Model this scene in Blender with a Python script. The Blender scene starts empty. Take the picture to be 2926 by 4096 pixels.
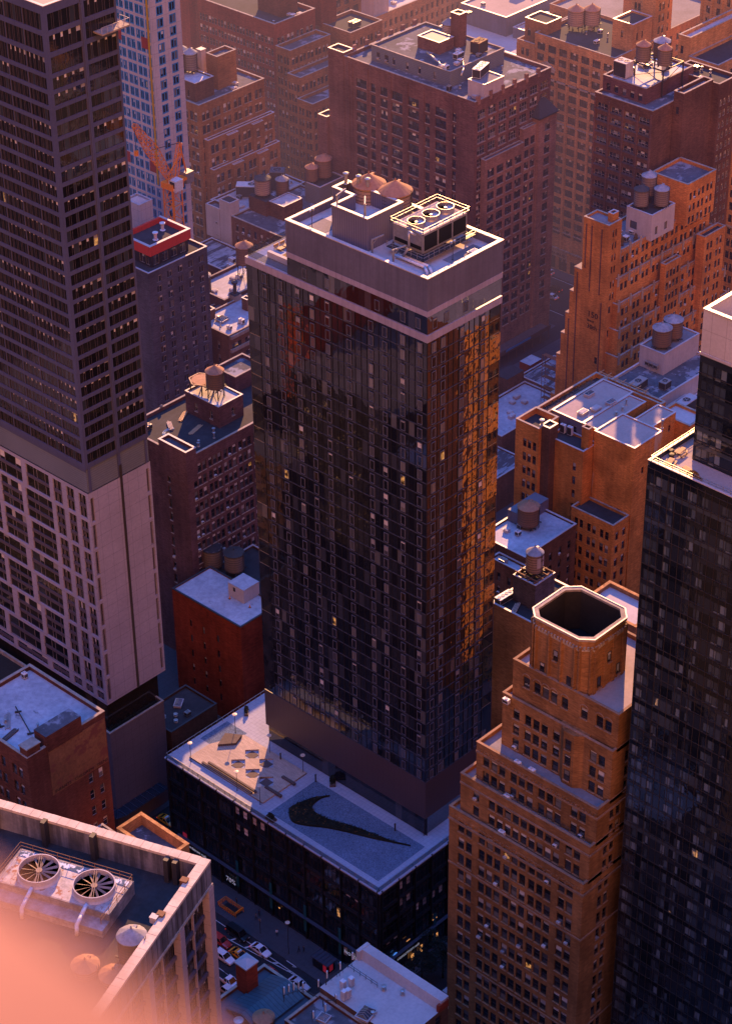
import bpy, bmesh, math, random
from mathutils import Vector, Matrix
RND = random.Random(11)
scn = bpy.context.scene
COL = scn.collection
rad = math.radians
G = -9.0                                    # street level
CAM = Vector((0, 0, 320))
YAW, PIT, ROL, FPX = rad(43.58975), rad(33.46998), rad(-0.75578), 5127.1
fw = Vector((math.cos(YAW)*math.cos(PIT), math.sin(YAW)*math.cos(PIT), -math.sin(PIT)))
rt = Vector((math.sin(YAW), -math.cos(YAW), 0)); up = rt.cross(fw)
cr, sr = math.cos(ROL), math.sin(ROL)
rt, up = cr*rt + sr*up, -sr*rt + cr*up

# ------------------------------------------------------------------ materials
def nm(name):
    m = bpy.data.materials.new(name); m.use_nodes = True
    nt = m.node_tree; b = nt.nodes['Principled BSDF']
    return m, nt, b
def N(nt, t, **k):
    n = nt.nodes.new(t)
    for a, v in k.items():
        if a in n.inputs: n.inputs[a].default_value = v
        else: setattr(n, a, v)
    return n
def mixc(nt, fac, a, b, mode='MIX'):
    n = nt.nodes.new('ShaderNodeMix'); n.data_type = 'RGBA'; n.blend_type = mode
    for i, v in ((0, fac), (6, a), (7, b)):
        if hasattr(v, 'is_linked') or isinstance(v, bpy.types.NodeSocket): nt.links.new(v, n.inputs[i])
        elif i: n.inputs[i].default_value = (*v, 1) if len(v) == 3 else v
        else: n.inputs[i].default_value = v
    return n.outputs[2]
def noise(nt, scale, detail=3, stretch=(1, 1, 1), rough=.55):
    g = nt.nodes.new('ShaderNodeNewGeometry'); mp = nt.nodes.new('ShaderNodeMapping')
    mp.inputs['Scale'].default_value = stretch
    nt.links.new(g.outputs['Position'], mp.inputs['Vector'])
    n = N(nt, 'ShaderNodeTexNoise', Scale=scale, Detail=detail, Roughness=rough)
    nt.links.new(mp.outputs[0], n.inputs['Vector'])
    return n.outputs['Fac']
def ramp(nt, src, *stops):
    r = nt.nodes.new('ShaderNodeValToRGB'); e = r.color_ramp.elements
    while len(e) < len(stops): e.new(.5)
    for el, (p, c) in zip(e, stops): el.position = p; el.color = (*c, 1) if len(c) == 3 else c
    nt.links.new(src, r.inputs[0]); return r.outputs[0]
def g3(v): return (v, v, v)

def surf(name, c, rough=.8, stain=.35, fine=.25, sc=.12, fs=1.6, stretch=(1, 1, 1), streak=0., metal=0., spec=.3, bump=0., lines=None, patch=None):
    """weathered surface: broad stains, fine mottling, vertical streaks, panel joints, patches"""
    m, nt, b = nm(name)
    col = mixc(nt, ramp(nt, noise(nt, sc, 4), (.35, g3(0)), (.65, g3(1))), c, tuple(x*(1-stain) for x in c))
    f = ramp(nt, noise(nt, fs, 4, stretch, .7), (.3, g3(1-fine)), (.7, g3(1+fine*.6)))
    col = mixc(nt, 1., col, f, 'MULTIPLY')
    if streak:
        s = ramp(nt, noise(nt, .9, 3, (1, 1, .06)), (.42, g3(1-streak)), (.6, g3(1)))
        col = mixc(nt, 1., col, s, 'MULTIPLY')
    if patch:
        s = ramp(nt, noise(nt, patch[1], 5, patch[3] if len(patch) > 3 else (1, 1, 1), .65), (patch[2]-.03, g3(0)), (patch[2]+.03, g3(1)))
        col = mixc(nt, s, col, patch[0])
    if lines:
        g = nt.nodes.new('ShaderNodeNewGeometry'); sp = nt.nodes.new('ShaderNodeSeparateXYZ')
        nt.links.new(g.outputs['Position'], sp.inputs[0])
        acc = None
        for ax, per, wd in lines:
            src = sp.outputs['XYZ'.index(ax)] if len(ax) == 1 else None
            if src is None:
                a = N(nt, 'ShaderNodeMath', operation='ADD'); nt.links.new(sp.outputs[0], a.inputs[0]); nt.links.new(sp.outputs[1], a.inputs[1]); src = a.outputs[0]
            md = N(nt, 'ShaderNodeMath', operation='FLOORED_MODULO'); nt.links.new(src, md.inputs[0]); md.inputs[1].default_value = per
            lt = N(nt, 'ShaderNodeMath', operation='LESS_THAN'); nt.links.new(md.outputs[0], lt.inputs[0]); lt.inputs[1].default_value = wd
            if acc is None: acc = lt.outputs[0]
            else:
                mx = N(nt, 'ShaderNodeMath', operation='MAXIMUM'); nt.links.new(acc, mx.inputs[0]); nt.links.new(lt.outputs[0], mx.inputs[1]); acc = mx.outputs[0]
        col = mixc(nt, acc, col, tuple(x*.45 for x in c))
    nt.links.new(col, b.inputs['Base Color'])
    b.inputs['Roughness'].default_value = rough; b.inputs['Metallic'].default_value = metal
    b.inputs['Specular IOR Level'].default_value = spec
    if bump:
        bp = N(nt, 'ShaderNodeBump', Strength=bump, Distance=.1)
        nt.links.new(noise(nt, fs*2, 4, stretch), bp.inputs['Height']); nt.links.new(bp.outputs[0], b.inputs['Normal'])
    return m
def brick(name, c, **k):
    a = dict(rough=.9, stain=.42, fine=.5, sc=.1, fs=1.1, stretch=(.8, .8, 4.5), streak=.14, spec=.15); a.update(k)
    return surf(name, c, **a)
def glassmat(name, stops, rough=.06, ior=1.75, wob=.02, lit=0., wscale=.7):
    """dark window glass: every pane has its own tone; a few rooms are lit"""
    m, nt, b = nm(name)
    oi = nt.nodes.new('ShaderNodeObjectInfo'); ge = nt.nodes.new('ShaderNodeNewGeometry')
    a = N(nt, 'ShaderNodeMath', operation='ADD'); nt.links.new(oi.outputs['Random'], a.inputs[0]); nt.links.new(ge.outputs['Random Per Island'], a.inputs[1])
    fr = N(nt, 'ShaderNodeMath', operation='FRACT'); nt.links.new(a.outputs[0], fr.inputs[0])
    r = ramp(nt, fr.outputs[0], *stops); r.node.color_ramp.interpolation = 'CONSTANT'
    nt.links.new(r, b.inputs['Base Color'])
    b.inputs['Roughness'].default_value = rough; b.inputs['IOR'].default_value = ior
    if lit:
        gt = N(nt, 'ShaderNodeMath', operation='GREATER_THAN'); nt.links.new(fr.outputs[0], gt.inputs[0]); gt.inputs[1].default_value = 1-lit
        ml = N(nt, 'ShaderNodeMath', operation='MULTIPLY'); nt.links.new(gt.outputs[0], ml.inputs[0]); nt.links.new(ramp(nt, noise(nt, 1.3, 2), (.4, g3(0)), (.75, g3(1))), ml.inputs[1])
        b.inputs['Emission Color'].default_value = (1, .42, .12, 1); nt.links.new(ml.outputs[0], b.inputs['Emission Strength'])
    bp = N(nt, 'ShaderNodeBump', Strength=1., Distance=wob)
    nt.links.new(noise(nt, wscale, 2), bp.inputs['Height']); nt.links.new(bp.outputs[0], b.inputs['Normal'])
    return m
def plain(name, c, rough=.5, metal=0., emit=None, es=0., spec=.4):
    m, nt, b = nm(name)
    b.inputs['Base Color'].default_value = (*c, 1); b.inputs['Roughness'].default_value = rough; b.inputs['Metallic'].default_value = metal
    b.inputs['Specular IOR Level'].default_value = spec
    nt.links.new(mixc(nt, ramp(nt, noise(nt, 2.5, 4), (.3, g3(0)), (.7, g3(1))), c, tuple(x*.72 for x in c)), b.inputs['Base Color'])
    if emit: b.inputs['Emission Color'].default_value = (*emit, 1); b.inputs['Emission Strength'].default_value = es
    return m

M = {}
M['win'] = glassmat('window_glass', [(0, (.012, .013, .02)), (.34, (.022, .022, .032)), (.6, (.035, .036, .05)), (.76, (.07, .068, .08)), (.87, (.15, .135, .13)), (.95, (.03, .02, .018))], lit=.004)
M['blind'] = glassmat('blind_behind_glass', [(0, (.4, .36, .34)), (.35, (.62, .56, .52)), (.7, (.25, .23, .24))], rough=.25)
M['frame_dark'] = plain('dark_window_frame', (.045, .035, .032))
M['frame_light'] = plain('pale_window_frame', (.34, .29, .27))
M['frame_mauve'] = plain('mauve_metal_frame', (.3, .25, .28), .4)
M['frame_red'] = plain('rust_red_window_frame', (.16, .045, .03))
M['curtain'] = glassmat('curtain_wall_glass', [(0, (.009, .010, .016)), (.3, (.013, .015, .023)), (.68, (.02, .022, .033)), (.91, (.038, .04, .054)), (.98, (.09, .088, .095))], rough=.03, ior=1.62, wob=.02, wscale=.35)
M['curtain_n'] = glassmat('mirror_boosted_curtain_glass', [(0, (.009, .010, .016)), (.3, (.013, .015, .023)), (.68, (.02, .022, .033)), (.91, (.038, .04, .054)), (.98, (.09, .088, .095))], rough=.03, ior=2.7, wob=.045, wscale=.35)  # north face alone: reflectance raised so mirrored facades show stronger
M['curtain2'] = glassmat('blue_curtain_wall_glass', [(0, (.007, .009, .014)), (.35, (.011, .014, .021)), (.7, (.018, .022, .032)), (.92, (.04, .048, .06))], rough=.03, ior=1.5, wob=.03, wscale=.4)
M['pane_blue'] = glassmat('residential_glass', [(0, (.018, .024, .036)), (.35, (.036, .048, .064)), (.65, (.06, .08, .1)), (.88, (.12, .145, .17))], rough=.05, ior=1.7, lit=.002)
M['shop'] = glassmat('shopfront_glass', [(0, (.008, .008, .011)), (.4, (.013, .012, .015)), (.75, (.02, .018, .02)), (.9, (.03, .035, .045))], rough=.06, ior=1.55, lit=.002)
M['mull'] = plain('black_mullion', (.016, .016, .021), .4)
M['slabline'] = plain('slab_edge_metal', (.06, .062, .085), .4)
M['panel_grey'] = surf('grey_metal_panel', (.13, .125, .18), .5, .2, .14, streak=.14, lines=[('XY', 1.45, .05)], spec=.5)
M['panel_pale'] = surf('pale_metal_band', (.36, .31, .4), .45, .16, .1, streak=.12, lines=[('XY', 1.45, .05)], spec=.5)
M['panel_plum'] = surf('plum_metal_band', (.06, .042, .05), .45, .1, .06, lines=[('XY', 1.45, .04)], spec=.5)
M['ribbed'] = surf('ribbed_metal', (.15, .14, .19), .5, .1, .05, lines=[('XY', .55, .12)], spec=.5)
M['coping'] = surf('metal_coping', (.5, .43, .42), .45, .2, .1, spec=.5)
M['stone'] = surf('limestone', (.42, .33, .26), .85, .25, .2, streak=.2)
M['spandrel'] = surf('mauve_spandrel', (.075, .08, .15), .65, .12, .1, lines=[('XY', 2.9, .05)])
M['mech'] = surf('blue_grey_louvre', (.15, .165, .195), .6, .12, .1, lines=[('Z', .5, .06)])
M['whitewall'] = surf('pale_precast', (.5, .43, .42), .75, .14, .1, streak=.1)
M['precast_lines'] = surf('jointed_precast', (.15, .15, .24), .75, .14, .12, lines=[('X', 2.6, .05), ('Z', 2.9, .06)])
M['precast_e'] = surf('jointed_pale_precast', (.33, .3, .38), .75, .14, .12, lines=[('X', 2.6, .05), ('Z', 2.9, .06)])
M['frame_out'] = plain('slim_grey_frame', (.13, .13, .17), .4)
M['frame_plum'] = plain('dark_plum_frame', (.1, .08, .105), .4)
M['terra'] = surf('terracotta_trim', (.34, .19, .11), .85, .25, .2, streak=.15)
M['basewall'] = surf('base_stone', (.12, .105, .13), .75, .15, .12, lines=[('XY', 2.2, .04), ('Z', 2.2, .04)])
B_ = {'dkred': (.17, .06, .04), 'soot': (.03, .025, .025), 'brown': (.21, .105, .068), 'red': (.27, .085, .05), 'tan': (.68, .34, .13), 'orange': (.72, .27, .065), 'redglow': (.6, .1, .02), 'dkbrown': (.17, .085, .055), 'rust': (.36, .17, .068),  # near-black entry keeps the added unseen blocks dark in mirrored glass
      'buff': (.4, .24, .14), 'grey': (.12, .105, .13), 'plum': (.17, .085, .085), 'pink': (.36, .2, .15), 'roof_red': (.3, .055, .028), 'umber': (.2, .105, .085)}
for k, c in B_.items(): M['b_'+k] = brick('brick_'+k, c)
M['b_wash'] = brick('washed_orange_brick', (.72, .28, .07), stain=.45, sc=.16, patch=((.52, .34, .22), .11, .63, (1.6, 1.6, .25)))
M['tar'] = surf('black_tar_roof', (.045, .04, .042), .9, .35, .3, fs=.8)
M['tar_blue'] = surf('grey_felt_roof', (.11, .105, .115), .9, .35, .3, fs=.7, patch=((.24, .23, .25), .22, .56))
M['silver'] = surf('silver_roof', (.44, .43, .46), .7, .3, .25, fs=.9, patch=((.14, .13, .14), .35, .67, (1, .4, 1)))
M['silver_worn'] = surf('worn_silver_roof', (.36, .35, .38), .75, .35, .3, fs=.9, patch=((.07, .06, .065), .5, .5, (.25, 1.2, 1)))
M['roof_tan'] = surf('tan_membrane_roof', (.4, .31, .275), .85, .18, .12)
M['roof_pale'] = surf('pale_membrane_roof', (.5, .44, .42), .8, .2, .12)
M['roof_grey'] = surf('grey_roof', (.22, .195, .2), .85, .3, .2)
M['paving'] = surf('concrete_paver', (.36, .37, .43), .8, .15, .12, lines=[('X', .9, .03), ('Y', .9, .03)])
M['gravel'] = surf('roof_gravel', (.14, .19, .27), .95, .2, .8, fs=5)
M['deck'] = surf('timber_deck', (.52, .4, .31), .8, .2, .3, fs=3, stretch=(1, .2, 1), lines=[('X', .32, .06)])
M['deck_dark'] = surf('dark_timber', (.13, .09, .08), .8, .2, .3, lines=[('X', .3, .06)])
M['steel'] = plain('galvanised_steel', (.42, .39, .37), .38, .55)
M['steel_dark'] = plain('dark_steel', (.045, .038, .036), .55)
M['steel_rust'] = plain('rusty_steel', (.19, .075, .035), .75)
M['white'] = plain('white_enamel', (.68, .66, .66), .5)
M['black'] = plain('black_louvre', (.01, .01, .011), .6)
M['stave'] = surf('tank_staves', (.21, .125, .085), .85, .2, .3, fs=2, stretch=(6, 6, .2), lines=[('Z', .55, .07)])
M['stave_grey'] = surf('weathered_tank_staves', (.23, .17, .145), .85, .2, .3, fs=2, stretch=(6, 6, .2), lines=[('Z', .55, .07)])
M['stave_pale'] = surf('pale_tank_staves', (.38, .26, .215), .85, .2, .25, fs=2, stretch=(6, 6, .2), lines=[('Z', .55, .06)])
M['cone_or'] = surf('orange_tank_roof', (.4, .19, .1), .75, .25, .25)
M['cone_gr'] = surf('zinc_tank_roof', (.33, .3, .3), .45, .35, .35, fs=1.2)
M['cone_dk'] = surf('green_black_tank_roof', (.06, .055, .05), .8, .2, .2)
M['redband'] = surf('red_painted_band', (.55, .045, .03), .5, .08, .06, lines=[('XY', 1.4, .03)])
M['blue'] = plain('blue_sheathing', (.03, .22, .5), .6)
M['yellow'] = plain('yellow_hoist_rail', (.5, .33, .03), .6)
M['cladding'] = surf('pale_new_cladding', (.46, .42, .45), .7, .1, .1, lines=[('XY', 1.6, .05), ('Z', 3.1, .06)])
M['redpanel'] = plain('red_oxide_panel', (.3, .06, .05), .7)
M['crane'] = plain('orange_crane_paint', (.95, .27, .02), .5)
M['asphalt'] = surf('asphalt', (.03, .029, .033), .9, .3, .3)
M['walk'] = surf('sidewalk', (.065, .065, .075), .9, .2, .15, lines=[('X', 1.5, .04), ('Y', 1.5, .04)])
M['paint'] = plain('road_paint', (.62, .6, .58), .8)
M['leaf'] = surf('foliage', (.05, .065, .02), .8, .4, .5)
M['leaf_warm'] = surf('autumn_foliage', (.22, .11, .025), .8, .4, .5)
M['leaf_dark'] = surf('dark_foliage', (.018, .02, .012), .9, .4, .5)
M['soil_and_shade'] = surf('soil_and_shade', (.035, .028, .022), .95)
M['wood'] = plain('light_timber', (.5, .3, .15), .7)
M['rubber'] = plain('rubber', (.015, .015, .016), .8)
M['carglass'] = plain('car_glass', (.01, .011, .014), .06, spec=.8)
M['lampglow'] = plain('lit_lamp', (.8, .5, .2), .5, emit=(1, .4, .1), es=.7)
M['lampglass'] = plain('lamp_disc', (.7, .55, .4), .4)
M['tail'] = plain('red_tail_lamp', (.4, .02, .015), .3, emit=(1, .05, .02), es=.6)
M['sign_w'] = plain('white_letters', (.75, .75, .8), .5, emit=(.7, .78, 1), es=.16)
M['sign_b'] = plain('blue_letters', (.1, .3, .8), .5, emit=(.1, .35, 1), es=.7)
M['sign_d'] = plain('dark_letters', (.018, .011, .009), .8)
M['sign_r'] = plain('red_poster', (.5, .04, .07), .5, emit=(.8, .03, .08), es=.12)
M['teal'] = plain('teal_banner', (.01, .1, .12), .6)
M['parstone'] = surf('warm_limestone', (.6, .27, .15), .8, .5, .3, sc=1.6, fs=4)
M['blue_tube'] = plain('blue_tube', (.2, .35, .5))
M['balc'] = surf('balcony_slab', (.4, .34, .27), .8, .2, .2)
M['plantbox'] = surf('plant_box_panels', (.5, .44, .42), .7, .1, .1, lines=[('Y', 2.6, .05), ('Z', 3.6, .05)])
M['glass_clear'] = None
def clear_glass():
    m, nt, b = nm('clear_rail_glass')
    b.inputs['Base Color'].default_value = (.06, .065, .07, 1); b.inputs['Roughness'].default_value = .03
    b.inputs['Alpha'].default_value = .42; return m
M['glass_clear'] = clear_glass()
M['glass_corner'] = clear_glass(); M['glass_corner'].name = 'tinted_corner_glass'; M['glass_corner'].node_tree.nodes['Principled BSDF'].inputs['Alpha'].default_value = .72; M['glass_corner'].node_tree.nodes['Principled BSDF'].inputs['Base Color'].default_value = (.02, .021, .03, 1)

# ------------------------------------------------------------------ mesh builder
class MB:
    def __init__(s): s.v = []; s.f = []; s.m = []
    def face(s, pts, m=0):
        i = len(s.v); s.v += [tuple(p) for p in pts]; s.f.append(tuple(range(i, i+len(pts)))); s.m.append(m)
    def poly(s, verts, faces, m=0):
        i = len(s.v); s.v += [tuple(p) for p in verts]
        for f in faces: s.f.append(tuple(i+k for k in f)); s.m.append(m)
    def box(s, x0, x1, y0, y1, z0, z1, m=0, mt=None):
        v = [(x0, y0, z0), (x1, y0, z0), (x1, y1, z0), (x0, y1, z0), (x0, y0, z1), (x1, y0, z1), (x1, y1, z1), (x0, y1, z1)]
        s.poly(v, [(0, 3, 2, 1), (0, 1, 5, 4), (1, 2, 6, 5), (2, 3, 7, 6), (3, 0, 4, 7)], m)
        s.poly(v[4:], [(0, 1, 2, 3)], m if mt is None else mt)
        return s
    def prism(s, pts, z0, z1, m=0, mt=None):
        n = len(pts); v = [(x, y, z0) for x, y in pts]+[(x, y, z1) for x, y in pts]
        s.poly(v, [(i, (i+1) % n, n+(i+1) % n, n+i) for i in range(n)], m)
        s.face(v[n:], m if mt is None else mt); s.face(v[:n][::-1], m); return s
    def bar(s, p, q, w, m=0, h=None):
        p, q = Vector(p), Vector(q); d = (q-p)
        if d.length < 1e-6: return s
        d.normalize(); a = d.cross(Vector((0, 0, 1)))
        if a.length < 1e-3: a = Vector((1, 0, 0))
        a.normalize(); b = a.cross(d).normalized(); a *= w/2; b *= (h or w)/2
        v = [p-a-b, p+a-b, p+a+b, p-a+b, q-a-b, q+a-b, q+a+b, q-a+b]
        s.poly(v, [(0, 1, 2, 3), (4, 7, 6, 5), (0, 4, 5, 1), (1, 5, 6, 2), (2, 6, 7, 3), (3, 7, 4, 0)], m); return s
    def lathe(s, cx, cy, prof, n=20, m=0, cap=True, a0=0.):
        rings = []
        for r, z in prof:
            rings.append([(cx+r*math.cos(a0+2*math.pi*i/n), cy+r*math.sin(a0+2*math.pi*i/n), z) for i in range(n)])
        v = [p for r in rings for p in r]; f = []
        for k in range(len(prof)-1):
            for i in range(n):
                j = (i+1) % n; f.append((k*n+i, k*n+j, (k+1)*n+j, (k+1)*n+i))
        s.poly(v, f, m)
        if cap: s.face(rings[-1], m); s.face(rings[0][::-1], m)
        return s
    def tube(s, pts, r, n=8, m=0):
        for p, q in zip(pts, pts[1:]):
            p, q = Vector(p), Vector(q); d = (q-p).normalized(); a = d.orthogonal().normalized(); b = d.cross(a)
            v = [c+r*(math.cos(2*math.pi*i/n)*a+math.sin(2*math.pi*i/n)*b) for c in (p, q) for i in range(n)]
            s.poly(v, [(i, (i+1) % n, n+(i+1) % n, n+i) for i in range(n)]+[tuple(range(n))[::-1], tuple(range(n, 2*n))], m)
        return s
    def mesh(s, name, mats, off=(0, 0, 0), smooth=False):
        me = bpy.data.meshes.new(name)
        ox, oy, oz = off
        me.from_pydata([(x-ox, y-oy, z-oz) for x, y, z in s.v], [], s.f)
        for m in mats: me.materials.append(M[m] if isinstance(m, str) else m)
        me.polygons.foreach_set('material_index', s.m)
        if smooth: me.polygons.foreach_set('use_smooth', [True]*len(me.polygons))
        me.update(); return me
def link(name, me, parent=None, loc=(0, 0, 0), rz=0.):
    o = bpy.data.objects.new(name, me); COL.objects.link(o)
    if parent: o.parent = parent
    o.location = loc; o.rotation_euler = (0, 0, rz); return o
def tag(o, label=None, cat=None, group=None, kind=None):
    for k, v in (('label', label), ('category', cat), ('group', group), ('kind', kind)):
        if v: o[k] = v
    return o
def root(name, label, cat, loc, rz=0., group=None):
    return tag(link(name, None, None, loc, rz), label, cat, group)
def copy_tree(o, loc=None, rz=None, label=None, parent=None):
    c = o.copy(); COL.objects.link(c)
    if parent: c.parent = parent
    if loc is not None: c.location = loc
    if rz is not None: c.rotation_euler = (0, 0, rz)
    if label: c['label'] = label
    for ch in list(o.children): copy_tree(ch, parent=c)
    return c

# ------------------------------------------------------------------ windows
WIN = {}
STY = {  # frame material, glass, vertical bars, horizontal bars, border
    'dh': ('frame_dark', 'win', [], [.5], .07), 'dhl': ('frame_light', 'win', [], [.5], .07), 'dhr': ('frame_red', 'win', [], [.5], .08),
    'tri': ('frame_dark', 'win', [.333, .667], [.5], .07), 'tril': ('frame_light', 'win', [.333, .667], [.5], .07), 'pair': ('frame_dark', 'win', [.5], [.5], .08),
    'quad': ('frame_dark', 'win', [.25, .5, .75], [.45], .08), 'plain': ('frame_dark', 'win', [], [], .06), 'ind': ('frame_dark', 'win', [.2, .4, .6, .8], [.33, .66], .07),
    'hotel': ('frame_light', 'win', [.5], [], .06), 'constr': ('blue', 'win', [.5], [], .3), 'res': ('mull', 'pane_blue', [.5], [.25], .05), 'res3': ('mull', 'pane_blue', [.333, .667], [.25], .06),
    'out': ('frame_out', 'win', [], [], .09), 'grid': ('mull', 'win', [.2, .32, .52, .64, .85], [.5], .07), 'grid2': ('frame_plum', 'shop', [.14, .2, .37, .45, .62, .7, .86], [], .05), 'grid2s': ('frame_mauve', 'shop', [.3, .45, .8], [], .06),
    'shop': ('mull', 'shop', [.25, .5, .75], [.7], .08), 'arch': ('frame_dark', 'win', [], [.45], .07),
}
def win_geo(mb, w, h, style, var, T=None):
    fr, gl, vb, hb, bd = STY[style]
    t = T or (lambda x, y, z: (x, y, z))
    def bx(x0, x1, z0, z1, y=0.):
        a = [t(x0, y, z0), t(x1, y, z0), t(x1, y, z1), t(x0, y, z1)]
        b = [t(x0, y+.1, z0), t(x1, y+.1, z0), t(x1, y+.1, z1), t(x0, y+.1, z1)]
        mb.poly(a+b, [(0, 1, 2, 3), (1, 0, 4, 5), (2, 1, 5, 6), (3, 2, 6, 7), (0, 3, 7, 4)], 0)
    bx(0, w, 0, bd); bx(0, w, h-bd, h); bx(0, bd, bd, h-bd); bx(w-bd, w, bd, h-bd)
    for v in vb: bx(w*v-bd*.4, w*v+bd*.4, bd, h-bd, .012)
    for q in hb: bx(bd, w-bd, h*q-bd*.4, h*q+bd*.4, .024)
    xs = [bd]+[w*v for v in vb]+[w-bd]
    bl = (0, .3, .52, .15)[var % 4]
    for i in range(len(xs)-1):
        zt = h-bd
        if bl and (len(xs) == 2 or (i+var) % 2 == 0):
            zm = zt-(h*bl); mb.face([t(xs[i], .07, zm), t(xs[i+1], .07, zm), t(xs[i+1], .07, zt), t(xs[i], .07, zt)], 2); zt = zm
        zz_ = [bd]+[h*q for q in hb if h*q < zt-.2]+[zt]
        for k in range(len(zz_)-1):
            mb.face([t(xs[i], .07, zz_[k]), t(xs[i+1], .07, zz_[k]), t(xs[i+1], .07, zz_[k+1]), t(xs[i], .07, zz_[k+1])], 1)
def win_mesh(w, h, style, var):
    k = (round(w, 2), round(h, 2), style, var)
    if k not in WIN:
        mb = MB(); win_geo(mb, w, h, style, var); WIN[k] = mb.mesh('window', [STY[style][0], STY[style][1], 'blind'])
    return WIN[k]
ACM = None
def ac_mesh():
    global ACM
    if not ACM:
        mb = MB(); mb.box(.08, .78, -.42, .05, .07, .5, 0); mb.box(.14, .72, -.435, -.42, .12, .45, 1); ACM = mb.mesh('air_conditioner', ['white', 'steel_dark'])
    return ACM
def cols(W, n, k, w, g=.35, m0=.8, m1=None):
    m1 = m0 if m1 is None else m1
    bw = (W-m0-m1)/n; out = []
    for i in range(n):
        tot = k*w+(k-1)*g; a = m0+bw*i+(bw-tot)/2
        out += [(a+j*(w+g), a+j*(w+g)+w) for j in range(k)]
    return out
def rows(zt, n, dz, h, drop=.9): return [(zt-drop-i*dz-h, zt-drop-i*dz) for i in range(n)][::-1]
def in_view(p, mg=1.04):
    c = Vector(p)-CAM; z = c.dot(fw)
    return z > 0 and abs(c.dot(rt)/z*FPX) < 812*mg and abs(c.dot(up)/z*FPX) < 1137*mg

class Bld:
    def __init__(s, name, label, cat, x, y, rz=0., z=G, group=None):
        s.o = root(name, label, cat, (x, y, z), rz, group); s.off = (x, y, z) if not rz else (0, 0, z); s.rz = rz; s.w = []; s.ac = .0; s.var = [0, 0, 1, 1, 0, 2, 0, 3]
    def add(s, mb, name, mats, parent=None, label=None, kind=None, smooth=False):
        o = link(name, mb.mesh(name, mats, s.off, smooth), parent or s.o)
        if label: o['label'] = label
        if kind: o['kind'] = kind
        return o
    def world(s, p):
        if not s.rz: return p
        return tuple(s.o.matrix_basis @ Vector((p[0], p[1], p[2]-s.off[2])))
    def face(s, mb, O, U, W, z0, z1, zones, mat=0):
        """wall plane from O along unit U (outward normal to the right-hand rear), with recessed openings"""
        ux, uy = U; nx, ny = uy, -ux
        P = lambda a, z, d=0.: (O[0]+ux*a-nx*d, O[1]+uy*a-ny*d, z)
        def q(a0, a1, za, zb):
            if a1-a0 > 1e-4 and zb-za > 1e-4: mb.face([P(a0, za), P(a1, za), P(a1, zb), P(a0, zb)], mat)
        z = z0
        for Z in sorted(zones or [], key=lambda t: t['rows'][0][0] if t['rows'] else 0):
            cs = [c for c in Z['cols'] if c[0] > .05 and c[1] < W-.05]; D = Z.get('depth', .28); skip = Z.get('skip')
            for ri, (za, zb) in enumerate(Z['rows']):
                if za < z-1e-4 or zb > z1: continue
                q(0, W, z, za); a = 0.
                for ci, (c0, c1) in enumerate(cs):
                    if skip and skip(ci, ri): continue
                    if c0 < a: continue
                    q(a, c0, za, zb); a = c1
                    for A, B, dz0, dz1 in ((c0, c0, 0, 0), (c1, c1, 1, 1)):
                        pts = [P(A, za), P(A, za, D), P(A, zb, D), P(A, zb)]
                        mb.face(pts if not dz0 else pts[::-1], mat)
                    mb.face([P(c0, za), P(c1, za), P(c1, za, D), P(c0, za, D)], mat)
                    mb.face([P(c0, zb), P(c0, zb, D), P(c1, zb, D), P(c1, zb)], mat)
                    s.w.append((P(c0, za, D-.1), math.atan2(uy, ux), c1-c0, zb-za, Z.get('style', 'dh')))
                q(a, W, za, zb); z = zb
        q(0, W, z, z1)
    def block(s, x0, x1, y0, y1, z0, z1, wm, E=None, Nf=None, roof='tar', par=None, cop='coping', name='wall', S=None, label=None):
        mb = MB()
        s.face(mb, (x0, y1), (0, -1), y1-y0, z0, z1, E); s.face(mb, (x0, y0), (1, 0), x1-x0, z0, z1, Nf)
        s.face(mb, (x1, y0), (0, 1), y1-y0, z0, z1, None); s.face(mb, (x1, y1), (-1, 0), x1-x0, z0, z1, None)
        w = s.add(mb, name, [wm], label=label)
        ph, pt = par if par else (0, 0)
        if ph:
            mb = MB(); r = [(x0, x1, y0, y0+pt), (x0, x1, y1-pt, y1), (x0, x0+pt, y0+pt, y1-pt), (x1-pt, x1, y0+pt, y1-pt)]
            for a, b, c, d in r: mb.box(a, b, c, d, z1, z1+ph, 0)
            s.add(mb, 'parapet', [wm])
            mb = MB(); e = .07; ch = .14; a, b, c, d = x0-e, x1+e, y0-e, y1+e; t = pt+2*e
            for a_, b_, c_, d_ in ((a, b, c, c+t), (a, b, d-t, d), (a, a+t, c+t, d-t), (b-t, b, c+t, d-t)): mb.box(a_, b_, c_, d_, z1+ph, z1+ph+ch, 0)
            s.add(mb, 'coping', [cop])
        if roof:
            mb = MB(); mb.face([(x0+pt, y0+pt, z1+.03), (x1-pt, y0+pt, z1+.03), (x1-pt, y1-pt, z1+.03), (x0+pt, y1-pt, z1+.03)]); s.add(mb, 'roof', [roof])
        return w
    def bands(s, x0, x1, y0, y1, zs, out=.22, h=.4, mat='stone', name='cornice'):
        mb = MB()
        for z in zs:
            zz = z if isinstance(z, (tuple, list)) else (z, h, out)
            z_, h_, o_ = zz
            mb.box(x0-o_, x0-.004, y0-o_, y1, z_, z_+h_); mb.box(x0-.004, x1, y0-o_, y0-.004, z_, z_+h_)
        return s.add(mb, name, [mat])
    def piers(s, x0, x1, y0, y1, z0, z1, ea=(), na=(), w=.6, out=.25, mat='b_brown'):
        mb = MB()
        for a in ea: mb.box(x0-out, x0-.003, y1-a-w/2, y1-a+w/2, z0, z1)
        for a in na: mb.box(x0+a-w/2, x0+a+w/2, y0-out, y0-.003, z0, z1)
        return s.add(mb, 'pier', [mat])
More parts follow.
